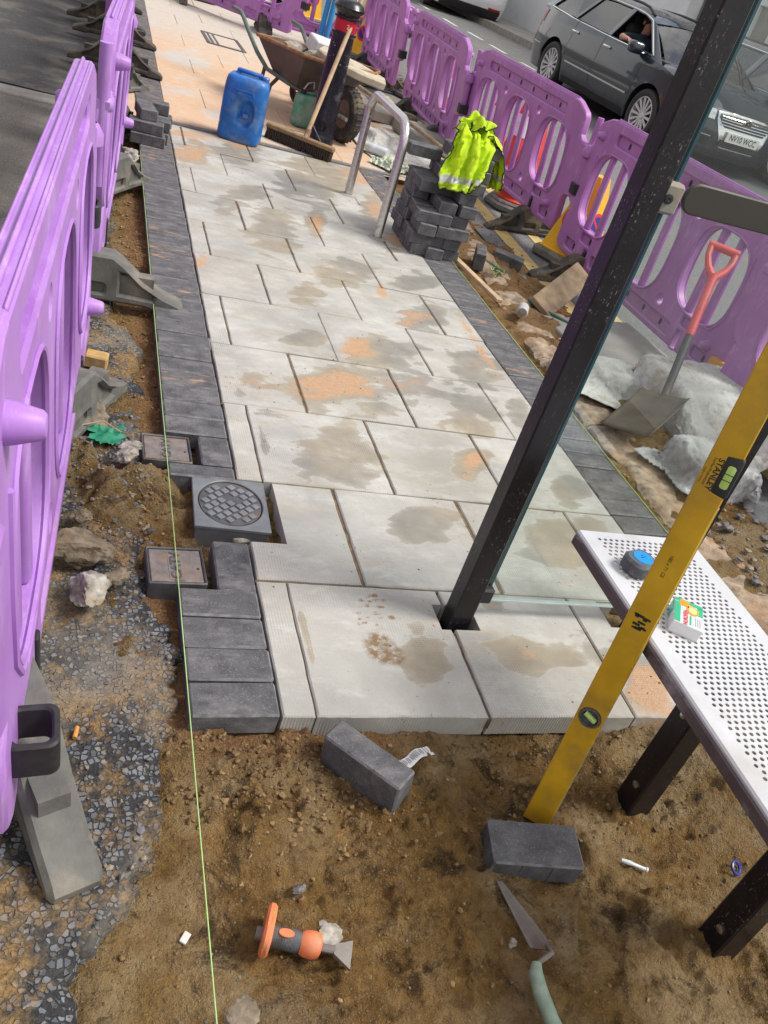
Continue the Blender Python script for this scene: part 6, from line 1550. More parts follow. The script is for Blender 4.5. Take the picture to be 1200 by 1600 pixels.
for k, (x_, y_, a_, s_) in enumerate(((2.10, 7.25, 0.5, (0.75, 0.5, 0.09)), (2.28, 6.55, 0.2, (0.38, 0.5, 0.10)))):
    m = MB(); box(m, (0, 0, 0), s_, 0.008); tag(ob('concrete_flag', m, M_conc, None, (x_, y_, 0.03 + 0.02 * k), (0.03, 0.10 * (1 - k), a_)), ('large grey concrete flag tilted below the far barrier', 'smaller grey concrete flag beside the red cone base')[k], 'concrete flag')
m = MB(); V, F = rock(77, 0.24, 0.16, 0.11, 3, 0.3); m.add(V, F); tag(ob('sack_lump', m, M_rub, None, (2.22, 7.0, 0.03), (0, 0, 0.4)), 'brown rubble lump beside the red cone base right of the hoop', 'rubble')

# ================================================================== FOREGROUND TOOLS and small things
def fz(x, y): return float(soil_h(x, y))
M_orange.diffuse_color = (0.7, 0.2, 0.08, 1)
ch = thing('bolster_chisel', 'bolster chisel with orange hand guard and grey grip on the soil', 'chisel', (-0.085, -0.445, fz(-0.085, -0.445) + 0.026), (0, math.radians(-2), math.radians(-19))); ch.scale = (0.9, 0.9, 0.9)
# local x along handle from guard to blade
m = MB(); plate(m, superell(0, 0, 0.047, 0.040, 3.2, 26), [], 0.018, 0.005, M=T(0.0, 0, 0.018) @ Rz(PI / 2) ); 
for q in (-0.004, 0.004): tube(m, [(q, 0.0468 * math.cos(a), 0.018 + 0.0398 * math.sin(a)) for a in np.linspace(0, 2 * PI, 25)[:-1]], 0.0018, 5, closed=True)
ob('hand_guard', m, M_orange, ch)
m = MB(); lathe(m, [(0, -0.022), (0.013, -0.022), (0.0145, -0.006), (0.014, 0.0)], 14, 0, Ry(PI / 2)); ob('strike_head', m, M_oldsteel, ch)
m = MB(); lathe(m, [(0.021, 0.004), (0.020, 0.03), (0.0215, 0.06), (0.0195, 0.066), (0.0195, 0.070)], 20, 0, Ry(PI / 2) @ S(1.15, 0.95, 1))
for k in range(10): tube(m, [(0.012 + 0.005 * k, 0.0195 * math.cos(a), 0.0235 * math.sin(a)) for a in np.linspace(0, 2 * PI, 17)[:-1]], 0.0012, 4, closed=True)
ob('grip', m, M_greygrip, ch)
m = MB(); lathe(m, [(0.0195, 0.069), (0.024, 0.078), (0.0255, 0.096), (0.022, 0.108), (0.012, 0.112)], 20, 0, Ry(PI / 2) @ S(1.15, 1, 1)); ob('end_collar', m, M_orange, ch)
m = MB(); plate(m, superell(0.037, 0.0, 0.016, 0.009, 2, 20), [], 0.004, 0.001, M=T(0, -0.0015, 0.0245) @ Rx(PI / 2)); ob('grip_inset', m, M_orange, ch)
m = MB(); box(m, (0.126, 0, -0.002), (0.034, 0.016, 0.012), 0.003); V = [(0.138, -0.010, -0.008), (0.138, 0.010, -0.008), (0.175, 0.030, -0.010), (0.175, -0.030, -0.010), (0.138, -0.010, 0.004), (0.138, 0.010, 0.004), (0.175, 0.030, -0.004), (0.175, -0.030, -0.004)]
m.add(V, [(0, 1, 2, 3), (7, 6, 5, 4), (0, 4, 5, 1), (1, 5, 6, 2), (2, 6, 7, 3), (3, 7, 4, 0)]); ob('blade', m, M_oldsteel, ch)

tw = thing('trowel', 'pointing trowel with a worn green handle beside the flat dark block', 'trowel', (0.415, -0.46, fz(0.415, -0.46) + 0.006), (0, 0, 0))
V = [(-0.010, 0.085, 0.006), (0.004, 0.082, 0.006), (0.040, -0.060, 0.030), (0.030, -0.078, 0.034), (0.006, -0.060, 0.012)]
m = MB(); m.add(V + [(a, b, c - 0.003) for a, b, c in V], [(0, 1, 2, 3, 4), (9, 8, 7, 6, 5), (0, 5, 6, 1), (1, 6, 7, 2), (2, 7, 8, 3), (3, 8, 9, 4), (4, 9, 5, 0)]); ob('blade', m, M_oldsteel, tw)
m = MB(); tube(m, [(0.030, -0.070, 0.034), (0.026, -0.090, 0.046), (0.008, -0.098, 0.048), (-0.010, -0.104, 0.040), (-0.016, -0.118, 0.036)], 0.0052, 8); ob('neck', m, M_oldsteel, tw)
m = MB(); tube(m, [(-0.010, -0.102, 0.041), (-0.017, -0.118, 0.036), (-0.018, -0.15, 0.030), (-0.014, -0.20, 0.026), (-0.006, -0.26, 0.024)], [0.009, 0.0135, 0.015, 0.0145, 0.017], 12); ob('handle', m, M_greengrip, tw)

m = MB(); X, Y = np.meshgrid(np.linspace(-0.062, 0.058, 24), np.linspace(-0.014, 0.014, 8)); cut = 0.010 * fbm(X * 40, Y * 90, 1, 2)
grid_mesh(m, X + cut * (X < -0.04) * 1.5, Y + 0.004 * np.sin(X * 70), 0.004 + 0.004 * fbm(X, Y, 45, 2))
lt = thing('paper_label', 'torn white printed label lying on the soil by the tipped block', 'label', (0.300, -0.078, fz(0.300, -0.078) + 0.005), (math.radians(-8), 0, math.radians(26))); pp = ob('paper', m, M_label, lt, smooth=60, recalc=False)
m = MB(); rr = random.Random(8)
for k in range(26):
    xx = -0.032 + k * 0.0032
    if rr.random() < 0.75: box(m, (xx, 0.004 * math.sin(xx * 70), 0.0098), (0.0012, 0.012 + 0.008 * rr.random(), 0.0004))
ob('printing', m, M_greygrip, lt)
pn = thing('plastic_tube', 'small clear plastic tube lying on the soil right of the flat block', 'plastic tube', (0.772, -0.350, fz(0.772, -0.35) + 0.006), (0, 0, math.radians(-28)))
m = MB(); tube(m, [(-0.03, 0, 0), (-0.012, 0, 0.001), (0.0, 0, 0.001), (0.028, 0, 0)], [0.004, 0.0055, 0.004, 0.0045], 8); ob('tube', m, M_bottle, pn); m = MB(); tube(m, [(0.028, 0, 0), (0.032, 0, 0)], 0.006, 8); ob('tip', m, M_white, pn)
m = MB(); M_navy = simple('navy_plastic', (0.015, 0.03, 0.24), 0.35, 0.1); tube(m, [(0.014 * math.cos(a), 0.014 * math.sin(a), 0) for a in np.linspace(0, 2 * PI, 19)[:-1]], 0.0036, 7, closed=True)
cr_ = thing('bottle_ring', 'dark blue plastic ring lying on the soil near the bench leg', 'plastic ring', (1.040, -0.378, fz(1.04, -0.378) + 0.010), (0.5, 0.3, 0)); ob('ring', m, M_navy, cr_); m = MB(); box(m, (0.016, 0.004, 0), (0.008, 0.010, 0.007), 0.002); ob('tab', m, M_navy, cr_)
m = MB(); tube(m, [(0, 0, 0), (0.004, 0.026, 0.001)], 0.0048, 9); tag(ob('cigarette_stub', m, M_cig, None, (-0.424, -0.035, -0.018)), 'orange cigarette stub on the broken tarmac by the black strap', 'cigarette stub')
# rocks
for k, (x_, y_, z_, s_, a, lb, mt) in enumerate(((-0.405, 0.358, 0.018, (0.048, 0.060, 0.042), 0.3, 'pale grey rock, nearest the camera of the rocks beside the left barrier', M_stone), (-0.435, 0.505, 0.022, (0.085, 0.058, 0.048), 0.25, 'large brown dirty lump of broken concrete behind the pale rock', M_rub), (-0.345, 0.440, 0.0, (0.034, 0.030, 0.024), 0.8, 'small round brown stone between the two big rocks', M_rub), (-0.318, 0.915, 0.045, (0.040, 0.030, 0.024), 1.0, 'grey pointed stone left of the farther small iron cover', M_stone), (-0.305, 0.965, 0.04, (0.034, 0.018, 0.016), 0.1, 'flat grey stone just behind the pointed one', M_stone), (-0.43, 0.66, 0.01, (0.030, 0.026, 0.022), 0.4, 'black shiny pebble at the edge of the brown rubble', M_rub), (-0.415, 1.18, 0.0, (0.075, 0.06, 0.035), 0.5, 'grey dusty rubble lump under the second barrier foot', M_rub), (-0.27, 4.0, 0.0, (0.07, 0.10, 0.05), 0.2, 'grey broken stone below the small stack of blocks', M_stone), (-0.14, -0.565, -0.082, (0.030, 0.040, 0.014), 0.2, 'smooth grey stone half buried in soil at the lower left', M_rub), (0.035, -0.452, -0.066, (0.026, 0.036, 0.009), -0.4, 'grey chip of stone at the tip of the bolster chisel', M_stone), (0.395, -0.50, -0.066, (0.010, 0.012, 0.010), 0, 'tiny pale pebble left of the trowel neck', M_stone), (-0.01, -0.36, -0.062, (0.016, 0.012, 0.008), 0.6, 'small dark flint above the chisel', M_iron), (0.90, -0.545, -0.055, (0.018, 0.014, 0.010), 0.6, 'white stone chip at the foot of the right-hand bench leg', M_white), (1.02, -0.58, -0.06, (0.013, 0.018, 0.010), 0.6, 'white crumpled chip on the soil at the lower right', M_white))):
    m = MB(); V, F = rock(200 + k, *s_, 4 if max(s_) > 0.028 else 3, 0.30); m.add(V, F); tag(ob('stone', m, mt, None, (x_, y_, z_), (random.uniform(-0.2, 0.2), random.uniform(-0.2, 0.2), a), smooth=28), lb, 'stone')
m = MB(); box(m, (0, 0, 0), (0.075, 0.052, 0.046), 0.005); tag(ob('wood_offcut', m, M_ochre, None, (-0.405, 1.545, 0.0), (0.05, 0.02, -0.15)), 'ochre wood offcut lying on the broken tarmac beside the left barrier', 'offcut')
m = MB(); box(m, (0, 0, 0), (0.013, 0.020, 0.006), 0.001); tag(ob('tile_chip', m, M_white, None, (-0.225, -0.430, fz(-0.225, -0.43) + 0.004), (0.1, 0.1, -0.6)), 'small white rectangular chip on the soil near the tarmac edge', 'chip')
m = heap('s', -0.42, -0.33, 1.03, 1.13, lambda X, Y, U, V_: -0.012 + 0.012 * ridge(X, Y, 20), M_greennet, 20, 20); tag(ob('green_netting', m, M_greennet, smooth=60, recalc=False), 'scrap of green netting on the tarmac by the second barrier foot', 'netting')
m = MB(); tube(m, [(-0.44, 1.10, 0.01), (-0.38, 1.115, 0.022), (-0.33, 1.08, 0.012)], 0.0022, 6); tag(ob('wire', m, M_palewood), 'thin pale wire over the green netting scrap', 'wire')
m = MB(); V, F = rock(301, 0.012, 0.010, 0.007, 2); m.add(V, F); tag(ob('gravel_stone', m, M_ochre, None, (0.093, 0.885, -0.045)), 'single yellow stone in the sand right of the round cover', 'stone')

# mason's lines
m = MB(); tube(m, [(-0.2015, -0.95, 0.012), (-0.2005, -0.2, 0.009), (-0.199, 0.5, 0.007), (-0.2005, 1.3, 0.006), (-0.2, 2.6, 0.005), (-0.198, 4.2, 0.004)], 0.0013, 6); tag(ob('string_line', m, M_string), 'lime green mason\'s string stretched along the left edge of the dark blocks', 'string line')
m = MB(); tube(m, [(1.527, 0.2, 0.006), (1.523, 1.5, 0.005), (1.522, 3.2, 0.004), (1.52, 4.6, 0.004)], 0.0016, 6); tag(ob('string_line', m, M_string), 'pale green mason\'s string along the right edge of the dark blocks', 'string line')
# black strap hanging off the near barrier
# iron cover frame sunk in the sandy paving far off
fr_ = thing('access_cover', 'rectangular steel access cover frame sunk in the far sandy pavement', 'access cover', (0.76, 9.05, 0.002), (0, 0, math.radians(2)))
m = MB(); plate(m, rrect(0, 0, 0.20, 0.33, 0.01, 2), [rrect(0, 0, 0.165, 0.295, 0.008, 2)], 0.012, 0.002, M=Rx(PI / 2)); ob('frame', m, M_iron, fr_)
m = MB()
for k in range(2): box(m, (-0.13 + 0.05 * k, 0, 0), (0.02, 0.58, 0.006))
ob('rib', m, M_iron, fr_)

# ================================================================== CARS
def car_paint(name, col, metal=0.5):
    g = NG(name); n = g.noise(40, 3)
    c = g.mix(g.ramp(n, 0.3, 0.7), tuple(x * 0.93 for x in col), tuple(min(1, x * 1.07) for x in col))
    low = g.n('SeparateXYZ'); g.t.links.new(g.coords('obj'), low.inputs[0])
    d = g.math('MULTIPLY', g.ramp(low.outputs[2], 0.2, 0.55, 0.35, 0), g.ramp(g.noise(6, 6, 0.7), 0.35, 0.7))
    c = g.mix(d, c, (0.22, 0.20, 0.17))
    return g.out(c, 0.30, None, Metallic=metal, Coat_Weight=1.0, Coat_Roughness=0.02, Coat_IOR=1.5)
M_chrome = simple('chrome', (0.72, 0.72, 0.73), 0.14, 0.05, 30, metal=1.0)
M_screen = glass_mat('windscreen_glass', (0.45, 0.50, 0.52), 0.0, 2.9)
M_alloy = simple('silver_alloy', (0.60, 0.60, 0.61), 0.4, 0.08, 30, metal=0.25, dirt=(0.3, 0.27, 0.24), dirt_amt=0.3)
M_trim = simple('black_car_trim', (0.014, 0.014, 0.015), 0.45, 0.2)
M_interior = simple('dark_car_interior', (0.02, 0.02, 0.021), 0.8, 0.3)
M_lamp = simple('clear_headlamp', (0.62, 0.64, 0.66), 0.08, 0.2, 30, metal=0.5)
M_taillamp = simple('red_lamp_lens', (0.42, 0.01, 0.015), 0.15, 0.1)
M_platew = simple('white_number_plate', (0.74, 0.74, 0.72), 0.35, 0.03); M_platey = simple('yellow_number_plate', (0.76, 0.55, 0.04), 0.35, 0.03)
M_skin = simple('skin', (0.50, 0.27, 0.19), 0.5, 0.12, 30)
M_shirt = simple('dark_blue_shirt', (0.035, 0.045, 0.07), 0.85, 0.2, 40)
M_hair = simple('short_dark_hair', (0.03, 0.02, 0.015), 0.8, 0.3, 60)

PER = [(0.0, 0), (0.008, 0.20), (0.03, 0.40), (0.075, 0.56), (0.15, 0.69), (0.27, 0.79), (0.45, 0.855), (0.70, 0.89), (0.96, 0.905), (1.5, 0.91), (2.2, 0.91), (3.0, 0.91), (3.67, 0.905), (4.1, 0.89), (4.4, 0.85), (4.58, 0.78), (4.69, 0.66), (4.74, 0.45), (4.765, 0.2), (4.77, 0)]
def dense(P, n):
    P = np.array(P); d = np.concatenate([[0], np.cumsum(np.hypot(*np.diff(P, axis=0).T))]); t = np.linspace(0, d[-1], n)
    return np.stack([np.interp(t, d, P[:, 0]), np.interp(t, d, P[:, 1])], -1)
def make_car(label, paint, loc, rotz, pitch, plate_txt, plate_mat, rear_txt=None, driver=False, scale_len=1.0, group=None, detail=True, roofz=1.0):
    car = thing('parked_car' if not driver else 'estate_car', label, 'car', loc, (0, 0, 0), group)
    car.rotation_euler = (Rz(rotz) @ Ry(-pitch)).to_euler()
    Lx = scale_len
    D = dense(PER, 150); D = np.array([D[max(i - 2, 0):i + 3].mean(0) if 2 < i < 147 else D[i] for i in range(150)]); D[:, 0] *= Lx
    tg = np.gradient(D, axis=0); nr_ = np.stack([-tg[:, 1], tg[:, 0]], -1); nr_ /= np.linalg.norm(nr_, axis=1)[:, None] + 1e-9
    nr_[0] = (-1, 0); nr_[-1] = (1, 0)
    XA, XB, RW, RA = 0.96 * Lx, 3.67 * Lx, 0.322, 0.375
    def d_in(z, n):
        ds = np.interp(z, [0.15, 0.30, 0.48, 0.66, 0.70, 0.88, 1.02], [0.075, 0.03, 0.0, 0.0, 0.008, 0.03, 0.075])
        df = np.interp(z, [0.15, 0.26, 0.40, 0.52, 0.66, 0.74, 0.8], [0.10, 0.02, 0.0, 0.0, 0.05, 0.11, 0.2])
        dr = np.interp(z, [0.15, 0.30, 0.5, 0.66, 0.9, 1.05], [0.12, 0.03, 0.0, 0.02, 0.06, 0.10])
        return ds * n[1] ** 2 + (df if n[0] < 0 else dr) * n[0] ** 2
    def ztop(x): return float(np.interp(x / Lx, [0, 0.1, 0.35, 0.95, 1.3, 2.5, 4.2, 4.77], [0.725, 0.755, 0.825, 0.925, 0.945, 0.975, 1.01, 1.02]))
    def pt(i, z, off=0.0, sgn=1):
        p = D[i]; n = nr_[i]; d = d_in(z, n) - off
        return (p[0] - n[0] * d, (p[1] - n[1] * d) * sgn, z)
    rows = 15
    m = MB()
    for sg in (1, -1):
        V = []
        for i in range(150):
            x = D[i, 0]; zb = 0.20
            for xc in (XA, XB):
                if abs(x - xc) < RA: zb = max(zb, 0.322 + math.sqrt(RA ** 2 - (x - xc) ** 2))
            zt = ztop(x)
            for k in range(rows): V.append(pt(i, zb + (zt - zb) * k / (rows - 1), 0, sg))
            # arch lip inward
        F = [(i * rows + k, i * rows + k + 1, (i + 1) * rows + k + 1, (i + 1) * rows + k) for i in range(149) for k in range(rows - 1)]
        m.add(V, F)
    # bonnet
    jn = int(np.argmin(np.abs(D[:75, 0] - 0.93 * Lx)))
    for sg in (1, -1):
        V = []; K = 9
        for j in range(jn + 1):
            a = Vector(pt(j, ztop(D[j, 0]), 0, sg)); f = j / jn
            b = Vector((1.0 * Lx + 0.10 * f ** 2, sg * 0.72 * math.sin(f * PI / 2) ** 0.9, 0.985 - 0.045 * f ** 2))
            for k in range(K):
                t_ = k / (K - 1); p = a.lerp(b, t_); p.z += 0.045 * math.sin(PI * t_) * (1 - f ** 3) + 0.012 * math.sin(PI * t_)
                V.append(tuple(p))
        m.add(V, [(j * K + k, j * K + k + 1, (j + 1) * K + k + 1, (j + 1) * K + k) for j in range(jn) for k in range(K - 1)])
    # roof and upper sides
    zr = lambda x: float(np.interp(x / Lx, [1.72, 1.95, 2.3, 3.0, 3.6, 4.3], [1.305, 1.365, 1.405, 1.412, 1.392, 1.325])) * roofz
    def ys_(x, z): return 0.835 - 0.40 * (z - 0.95) - 0.25 * (z - 0.95) ** 2 - 0.10 * max(0, (x / Lx - 3.6)) ** 1.5
    xs_ = np.linspace(1.72 * Lx, 4.33 * Lx, 30); V = []
    for x in xs_:
        ye = ys_(x, zr(x))
        for k in range(13):
            f = -1 + 2 * k / 12; V.append((x - 0.05 * (1 - f * f) * (1 if x < 2.2 * Lx else 0) * max(0, 1 - (x - 1.72 * Lx) / 0.4), f * ye, zr(x) + 0.055 * (1 - f * f)))
    m.add(V, [(i * 13 + k, i * 13 + k + 1, (i + 1) * 13 + k + 1, (i + 1) * 13 + k) for i in range(29) for k in range(12)])
    W1 = [(1.32, 0.985), (1.86, 1.305), (2.05, 1.345), (2.32, 1.360), (2.40, 0.995)]; W2 = [(2.50, 0.998), (2.42, 1.362), (2.9, 1.368), (3.22, 1.358), (3.45, 1.015)]; W3 = [(3.53, 1.02), (3.31, 1.352), (3.75, 1.33), (4.10, 1.28), (4.38, 1.045)]
    sc = lambda P: [(a * Lx, 0.95 + (b - 0.95) * (roofz * 1.0)) for a, b in P]
    W1, W2, W3 = sc(W1), sc(W2), sc(W3)
    outl = [(0.98 * Lx, 0.90), (1.74 * Lx, zr(1.74 * Lx))] + [(x, zr(x) + 0.004) for x in np.linspace(1.95, 4.2, 9) * Lx] + [(4.36 * Lx, zr(4.3 * Lx) - 0.01), (4.70 * Lx, 1.0), (4.5 * Lx, 0.96), (2.5 * Lx, 0.93)]
    for sg in (1, -1):
        tmp = MB(); plate(tmp, outl, [W1, W2, W3], 0.03, 0.004)
        m.add([(v[0], sg * (ys_(v[0], v[2]) - 0.012 - v[1]), v[2]) for v in tmp.v], tmp.f)
    # tailgate
    V = []
    for k in range(9):
        t_ = k / 8; xx = (4.33 + 0.37 * t_ ** 0.8) * Lx; zz = zr(4.3 * Lx) + 0.03 - (zr(4.3 * Lx) - 0.98) * t_
        for f in np.linspace(-1, 1, 9): V.append((xx - 0.06 * f * f, f * (ys_(xx, zz) - 0.01), zz))
    m.add(V, [(i * 9 + k, i * 9 + k + 1, (i + 1) * 9 + k + 1, (i + 1) * 9 + k) for i in range(8) for k in range(8)])
    body = ob('body', m, paint, car, smooth=38)
    # glass
    def glassplate(P, sg):
        tmp = MB(); plate(tmp, inset(orient(P, True), -0.004), [], 0.006, 0); mm = MB(); mm.add([(v[0], sg * (ys_(v[0], v[2]) - 0.02 - v[1]), v[2]) for v in tmp.v], tmp.f); return mm
    for sg in (1, -1):
        for q, P in enumerate((W1, W2, W3)):
            if driver and sg == 1 and q == 0: continue
            ob('side_window', glassplate(P, sg), M_carglass, car, smooth=0)
    V = []
    for k in range(9):
        t_ = k / 8
        for f in np.linspace(-1, 1, 13):
            x0_ = (1.0 + 0.10 * f * f) * Lx; x1_ = (1.72 + 0.03 * f * f) * Lx - 0.05 * (1 - f * f)
            y0_ = 0.735 * f; y1_ = f * (ys_(1.72 * Lx, zr(1.72 * Lx)) - 0.015); z0_ = 0.975 - 0.02 * f * f; z1_ = zr(1.72 * Lx) + 0.05 * (1 - f * f)
            V.append((x0_ + (x1_ - x0_) * t_, y0_ + (y1_ - y0_) * t_, z0_ + (z1_ - z0_) * t_ + 0.02 * math.sin(PI * t_)))
    m = MB(); m.add(V, [(i * 13 + k, i * 13 + k + 1, (i + 1) * 13 + k + 1, (i + 1) * 13 + k) for i in range(8) for k in range(12)]); ob('windscreen', m, M_screen, car, smooth=60)
    V = []
    for k in range(6):
        t_ = k / 5; xx = (4.37 + 0.27 * t_) * Lx + 0.015; zz = zr(4.3 * Lx) - 0.03 - 0.26 * t_
        for f in np.linspace(-1, 1, 9): V.append((xx - 0.05 * f * f, f * 0.58, zz))
    m = MB(); m.add(V, [(i * 9 + k, i * 9 + k + 1, (i + 1) * 9 + k + 1, (i + 1) * 9 + k) for i in range(5) for k in range(8)]); ob('rear_window', m, M_trim, car, smooth=60)
    for sg in (1, -1):
        m = MB(); top_ = [(0.98 * Lx + 0.28, 0.972)] + [(P[0] - (0.03 if P[0] < 1.9 * Lx else 0), P[1] + 0.018) for P in (W1[1], W1[2], W1[3], W2[1], W2[2], W2[3], W3[1], W3[2], W3[3])] + [(W3[4][0] + 0.03, W3[4][1] - 0.01)]
        bot_ = [(W1[0][0] - 0.05, W1[0][1] - 0.02), (W1[4][0], W1[4][1] - 0.022), (W2[4][0], W2[4][1] - 0.022), (W3[4][0] + 0.03, W3[4][1] - 0.016)]
        tube(m, [(a, sg * (ys_(a, b) + 0.004), b) for a, b in top_], 0.010, 6); tube(m, [(a, sg * (ys_(a, b) + 0.006), b) for a, b in bot_], 0.011, 6); ob('window_trim', m, M_chrome, car)
        m = MB(); tube(m, [(x, sg * (ys_(x, zr(x)) - 0.05), zr(x) + (0.055 if 2.05 * Lx < x < 4.1 * Lx else 0.01)) for x in np.linspace(1.95, 4.2, 12) * Lx], 0.017, 8); ob('roof_rail', m, M_trim, car)
    # inner floor and seats
    m = MB(); box(m, (2.5 * Lx, 0, 0.45), (3.4 * Lx, 1.52, 0.35), 0.05); box(m, (1.35 * Lx, 0, 0.84), (0.55, 1.44, 0.20), 0.06); box(m, (0.7, 0, 0.42), (1.1, 1.2, 0.25), 0.05)
    for sy in (-0.37, 0.37): box(m, (2.45 * Lx, sy, 0.90), (0.14, 0.46, 0.62), 0.05, M=T(0, 0, 0)); box(m, (2.50 * Lx, sy, 1.26), (0.09, 0.25, 0.16), 0.04)
    box(m, (3.4 * Lx, 0, 0.86), (0.16, 1.3, 0.6), 0.05); ob('interior', m, M_interior, car)
    # wheels
    for xc in (XA, XB):
        for sg in (1, -1):
            m = MB(); C_ = T(xc, sg * 0.775, RW) @ Rx(-PI / 2 * sg)
            lathe(m, [(0.225, -0.10), (0.30, -0.11), (0.318, -0.09), (0.322, 0), (0.318, 0.09), (0.305, 0.108), (0.27, 0.114), (0.228, 0.100)], 40, 0, C_); w_ = ob('wheel', m, M_tyre if not driver else M_rubber, car)
            m = MB(); lathe(m, [(0.228, -0.08), (0.228, 0.098), (0.220, 0.104), (0.212, 0.096), (0.205, 0.03)], 40, 0, C_); lathe(m, [(0, 0.088), (0.035, 0.088), (0.042, 0.075), (0.05, 0.06)], 20, 0, C_)
            for k in range(14):
                a = 2 * PI * k / 14; V = [(0.035, -0.012, 0.062), (0.035, 0.012, 0.062), (0.213, 0.021, 0.088), (0.213, -0.021, 0.088), (0.035, -0.010, 0.075), (0.035, 0.010, 0.075), (0.213, 0.017, 0.098), (0.213, -0.017, 0.098)]
                m.add(V, [(0, 1, 2, 3), (7, 6, 5, 4), (0, 4, 5, 1), (1, 5, 6, 2), (2, 6, 7, 3), (3, 7, 4, 0)], 0, C_ @ Rz(a))
            ob('alloy_rim', m, M_alloy, w_); m = MB(); lathe(m, [(0.205, 0.02), (0, 0.02)], 30, 0, C_); lathe(m, [(0.17, 0.03), (0.06, 0.03)], 30, 0, C_); ob('brake_disc', m, M_trim, w_)
            m = MB()
            arc = [(xc + (RA + 0.002) * math.cos(a), 0.322 + (RA + 0.002) * math.sin(a)) for a in np.linspace(-0.25, PI + 0.25, 24)]
            V = []
            for (x, z) in arc:
                i = int(np.argmin(np.abs(D[:, 0] - x) + 10 * (D[:, 1] < 0.5))); p = pt(i, max(z, 0.2), 0.001, sg); V += [(x, p[1], z), (x, sg * 0.60, z)]
            m.add(V, [(2 * i, 2 * i + 1, 2 * i + 3, 2 * i + 2) for i in range(23)]); ob('arch_liner', m, M_trim, car)
    if not detail and not driver: pass
    # patches on the skin, given by y (front/rear) or x (side)
    H = 75
    def iy(y, rear=False):
        yy = np.abs(D[:, 1] - abs(y)); 
        return (int(np.argmin(yy[:H])) if not rear else H + int(np.argmin(yy[H:])))
    def patch_front(name, y0, y1, zl, zh, mat, off=0.007, n=14, parent=None, rear=False, nz=5):
        m = MB(); V = []
        for y in np.linspace(y0, y1, n):
            yy = abs(y); P_ = D[:H] if not rear else D[H:][::-1]
            i = min(max(int(np.searchsorted(P_[:, 1], yy)), 1), len(P_) - 1); f = (yy - P_[i - 1, 1]) / max(1e-6, P_[i, 1] - P_[i - 1, 1])
            ia, ib = (i - 1, i) if not rear else (149 - (i - 1), 149 - i)
            for z in np.linspace(zl(y), zh(y), nz):
                a = Vector(pt(ia, z, off, 1)); b = Vector(pt(ib, z, off, 1)); p = a.lerp(b, min(max(f, 0), 1)); V.append((p.x, p.y * (1 if y >= 0 else -1), p.z))
        m.add(V, [(i * nz + k, i * nz + k + 1, (i + 1) * nz + k + 1, (i + 1) * nz + k) for i in range(n - 1) for k in range(nz - 1)])
        return ob(name, m, mat, parent or car, smooth=40)
    def patch_side(name, x0, x1, zl, zh, mat, off=0.006, n=20, sgs=(1, -1), nz=3):
        for sg in sgs:
            m = MB(); V = []
            for x in np.linspace(x0, x1, n):
                i = int(np.argmin(np.abs(D[:, 0] - x) + 10 * (D[:, 1] < 0.3)))
                for z in np.linspace(zl, zh, nz): p = pt(i, z, off, sg); V.append((x, p[1], z))
            m.add(V, [(i * nz + k, i * nz + k + 1, (i + 1) * nz + k + 1, (i + 1) * nz + k) for i in range(n - 1) for k in range(nz - 1)]); ob(name, m, mat, car, smooth=40)
    hw = lambda z: 0.30 + (z - 0.33) * 0.40
    gr_ = patch_front('grille_surround', -0.44, 0.44, lambda y: 0.33 + max(0, abs(y) - 0.28) * 1.9, lambda y: 0.728 - 0.015 * (abs(y) / 0.44) ** 2, M_chrome, 0.010, 22)
    patch_front('grille', -0.405, 0.405, lambda y: 0.560 + max(0, abs(y) - 0.33) * 1.2, lambda y: 0.705 - 0.015 * (abs(y) / 0.44) ** 2, M_trim, 0.014, 18, gr_)
    for z_ in (0.585, 0.615, 0.645, 0.675): patch_front('slat', -0.38, 0.38, lambda y, z_=z_: z_ - 0.004, lambda y, z_=z_: z_ + 0.004, M_chrome, 0.019, 14, gr_, nz=2)
    patch_front('lower_grille', -0.31, 0.31, lambda y: 0.345, lambda y: 0.425, M_trim, 0.014, 12, gr_)
    for z_ in (0.365, 0.385, 0.405): patch_front('slat', -0.30, 0.30, lambda y, z_=z_: z_ - 0.003, lambda y, z_=z_: z_ + 0.003, M_greygrip, 0.018, 10, gr_, nz=2)
    for s in (-1, 1):
        patch_front('headlight', s * 0.47, s * 0.805, lambda y: 0.60 + 0.02 * abs(y), lambda y: 0.715 + 0.04 * (abs(y) - 0.45), M_lamp, 0.008, 12)
        patch_front('bumper_intake', s * 0.44, s * 0.76, lambda y: 0.315, lambda y: 0.425, M_trim, 0.006, 10)
        patch_front('intake_trim', s * 0.44, s * 0.76, lambda y: 0.425, lambda y: 0.435, M_chrome, 0.008, 10, nz=2)
        patch_front('tail_light', s * 0.56, s * 0.775, lambda y: 0.72, lambda y: 0.98, M_taillamp, 0.008, 9, rear=True)
        patch_front('rear_reflector', s * 0.40, s * 0.70, lambda y: 0.36, lambda y: 0.40, M_taillamp, 0.008, 9, rear=True, nz=2)
    patch_front('front_lip', -0.70, 0.70, lambda y: 0.20, lambda y: 0.285, M_trim, 0.006, 20)
    patch_front('rear_diffuser', -0.72, 0.72, lambda y: 0.20, lambda y: 0.36, M_trim, 0.006, 20, rear=True)
    patch_side('tail_light', 4.36 * Lx, 4.58 * Lx, 0.80, 0.98, M_taillamp, 0.007, 8)
    patch_side('rubbing_strip', 1.42 * Lx, 3.20 * Lx, 0.462, 0.484, M_chrome, 0.008, 20); patch_side('rubbing_strip', 4.12 * Lx, 4.55 * Lx, 0.52, 0.54, M_chrome, 0.008, 10)
    patch_side('sill', 1.40 * Lx, 3.22 * Lx, 0.20, 0.285, M_trim, 0.004, 20)
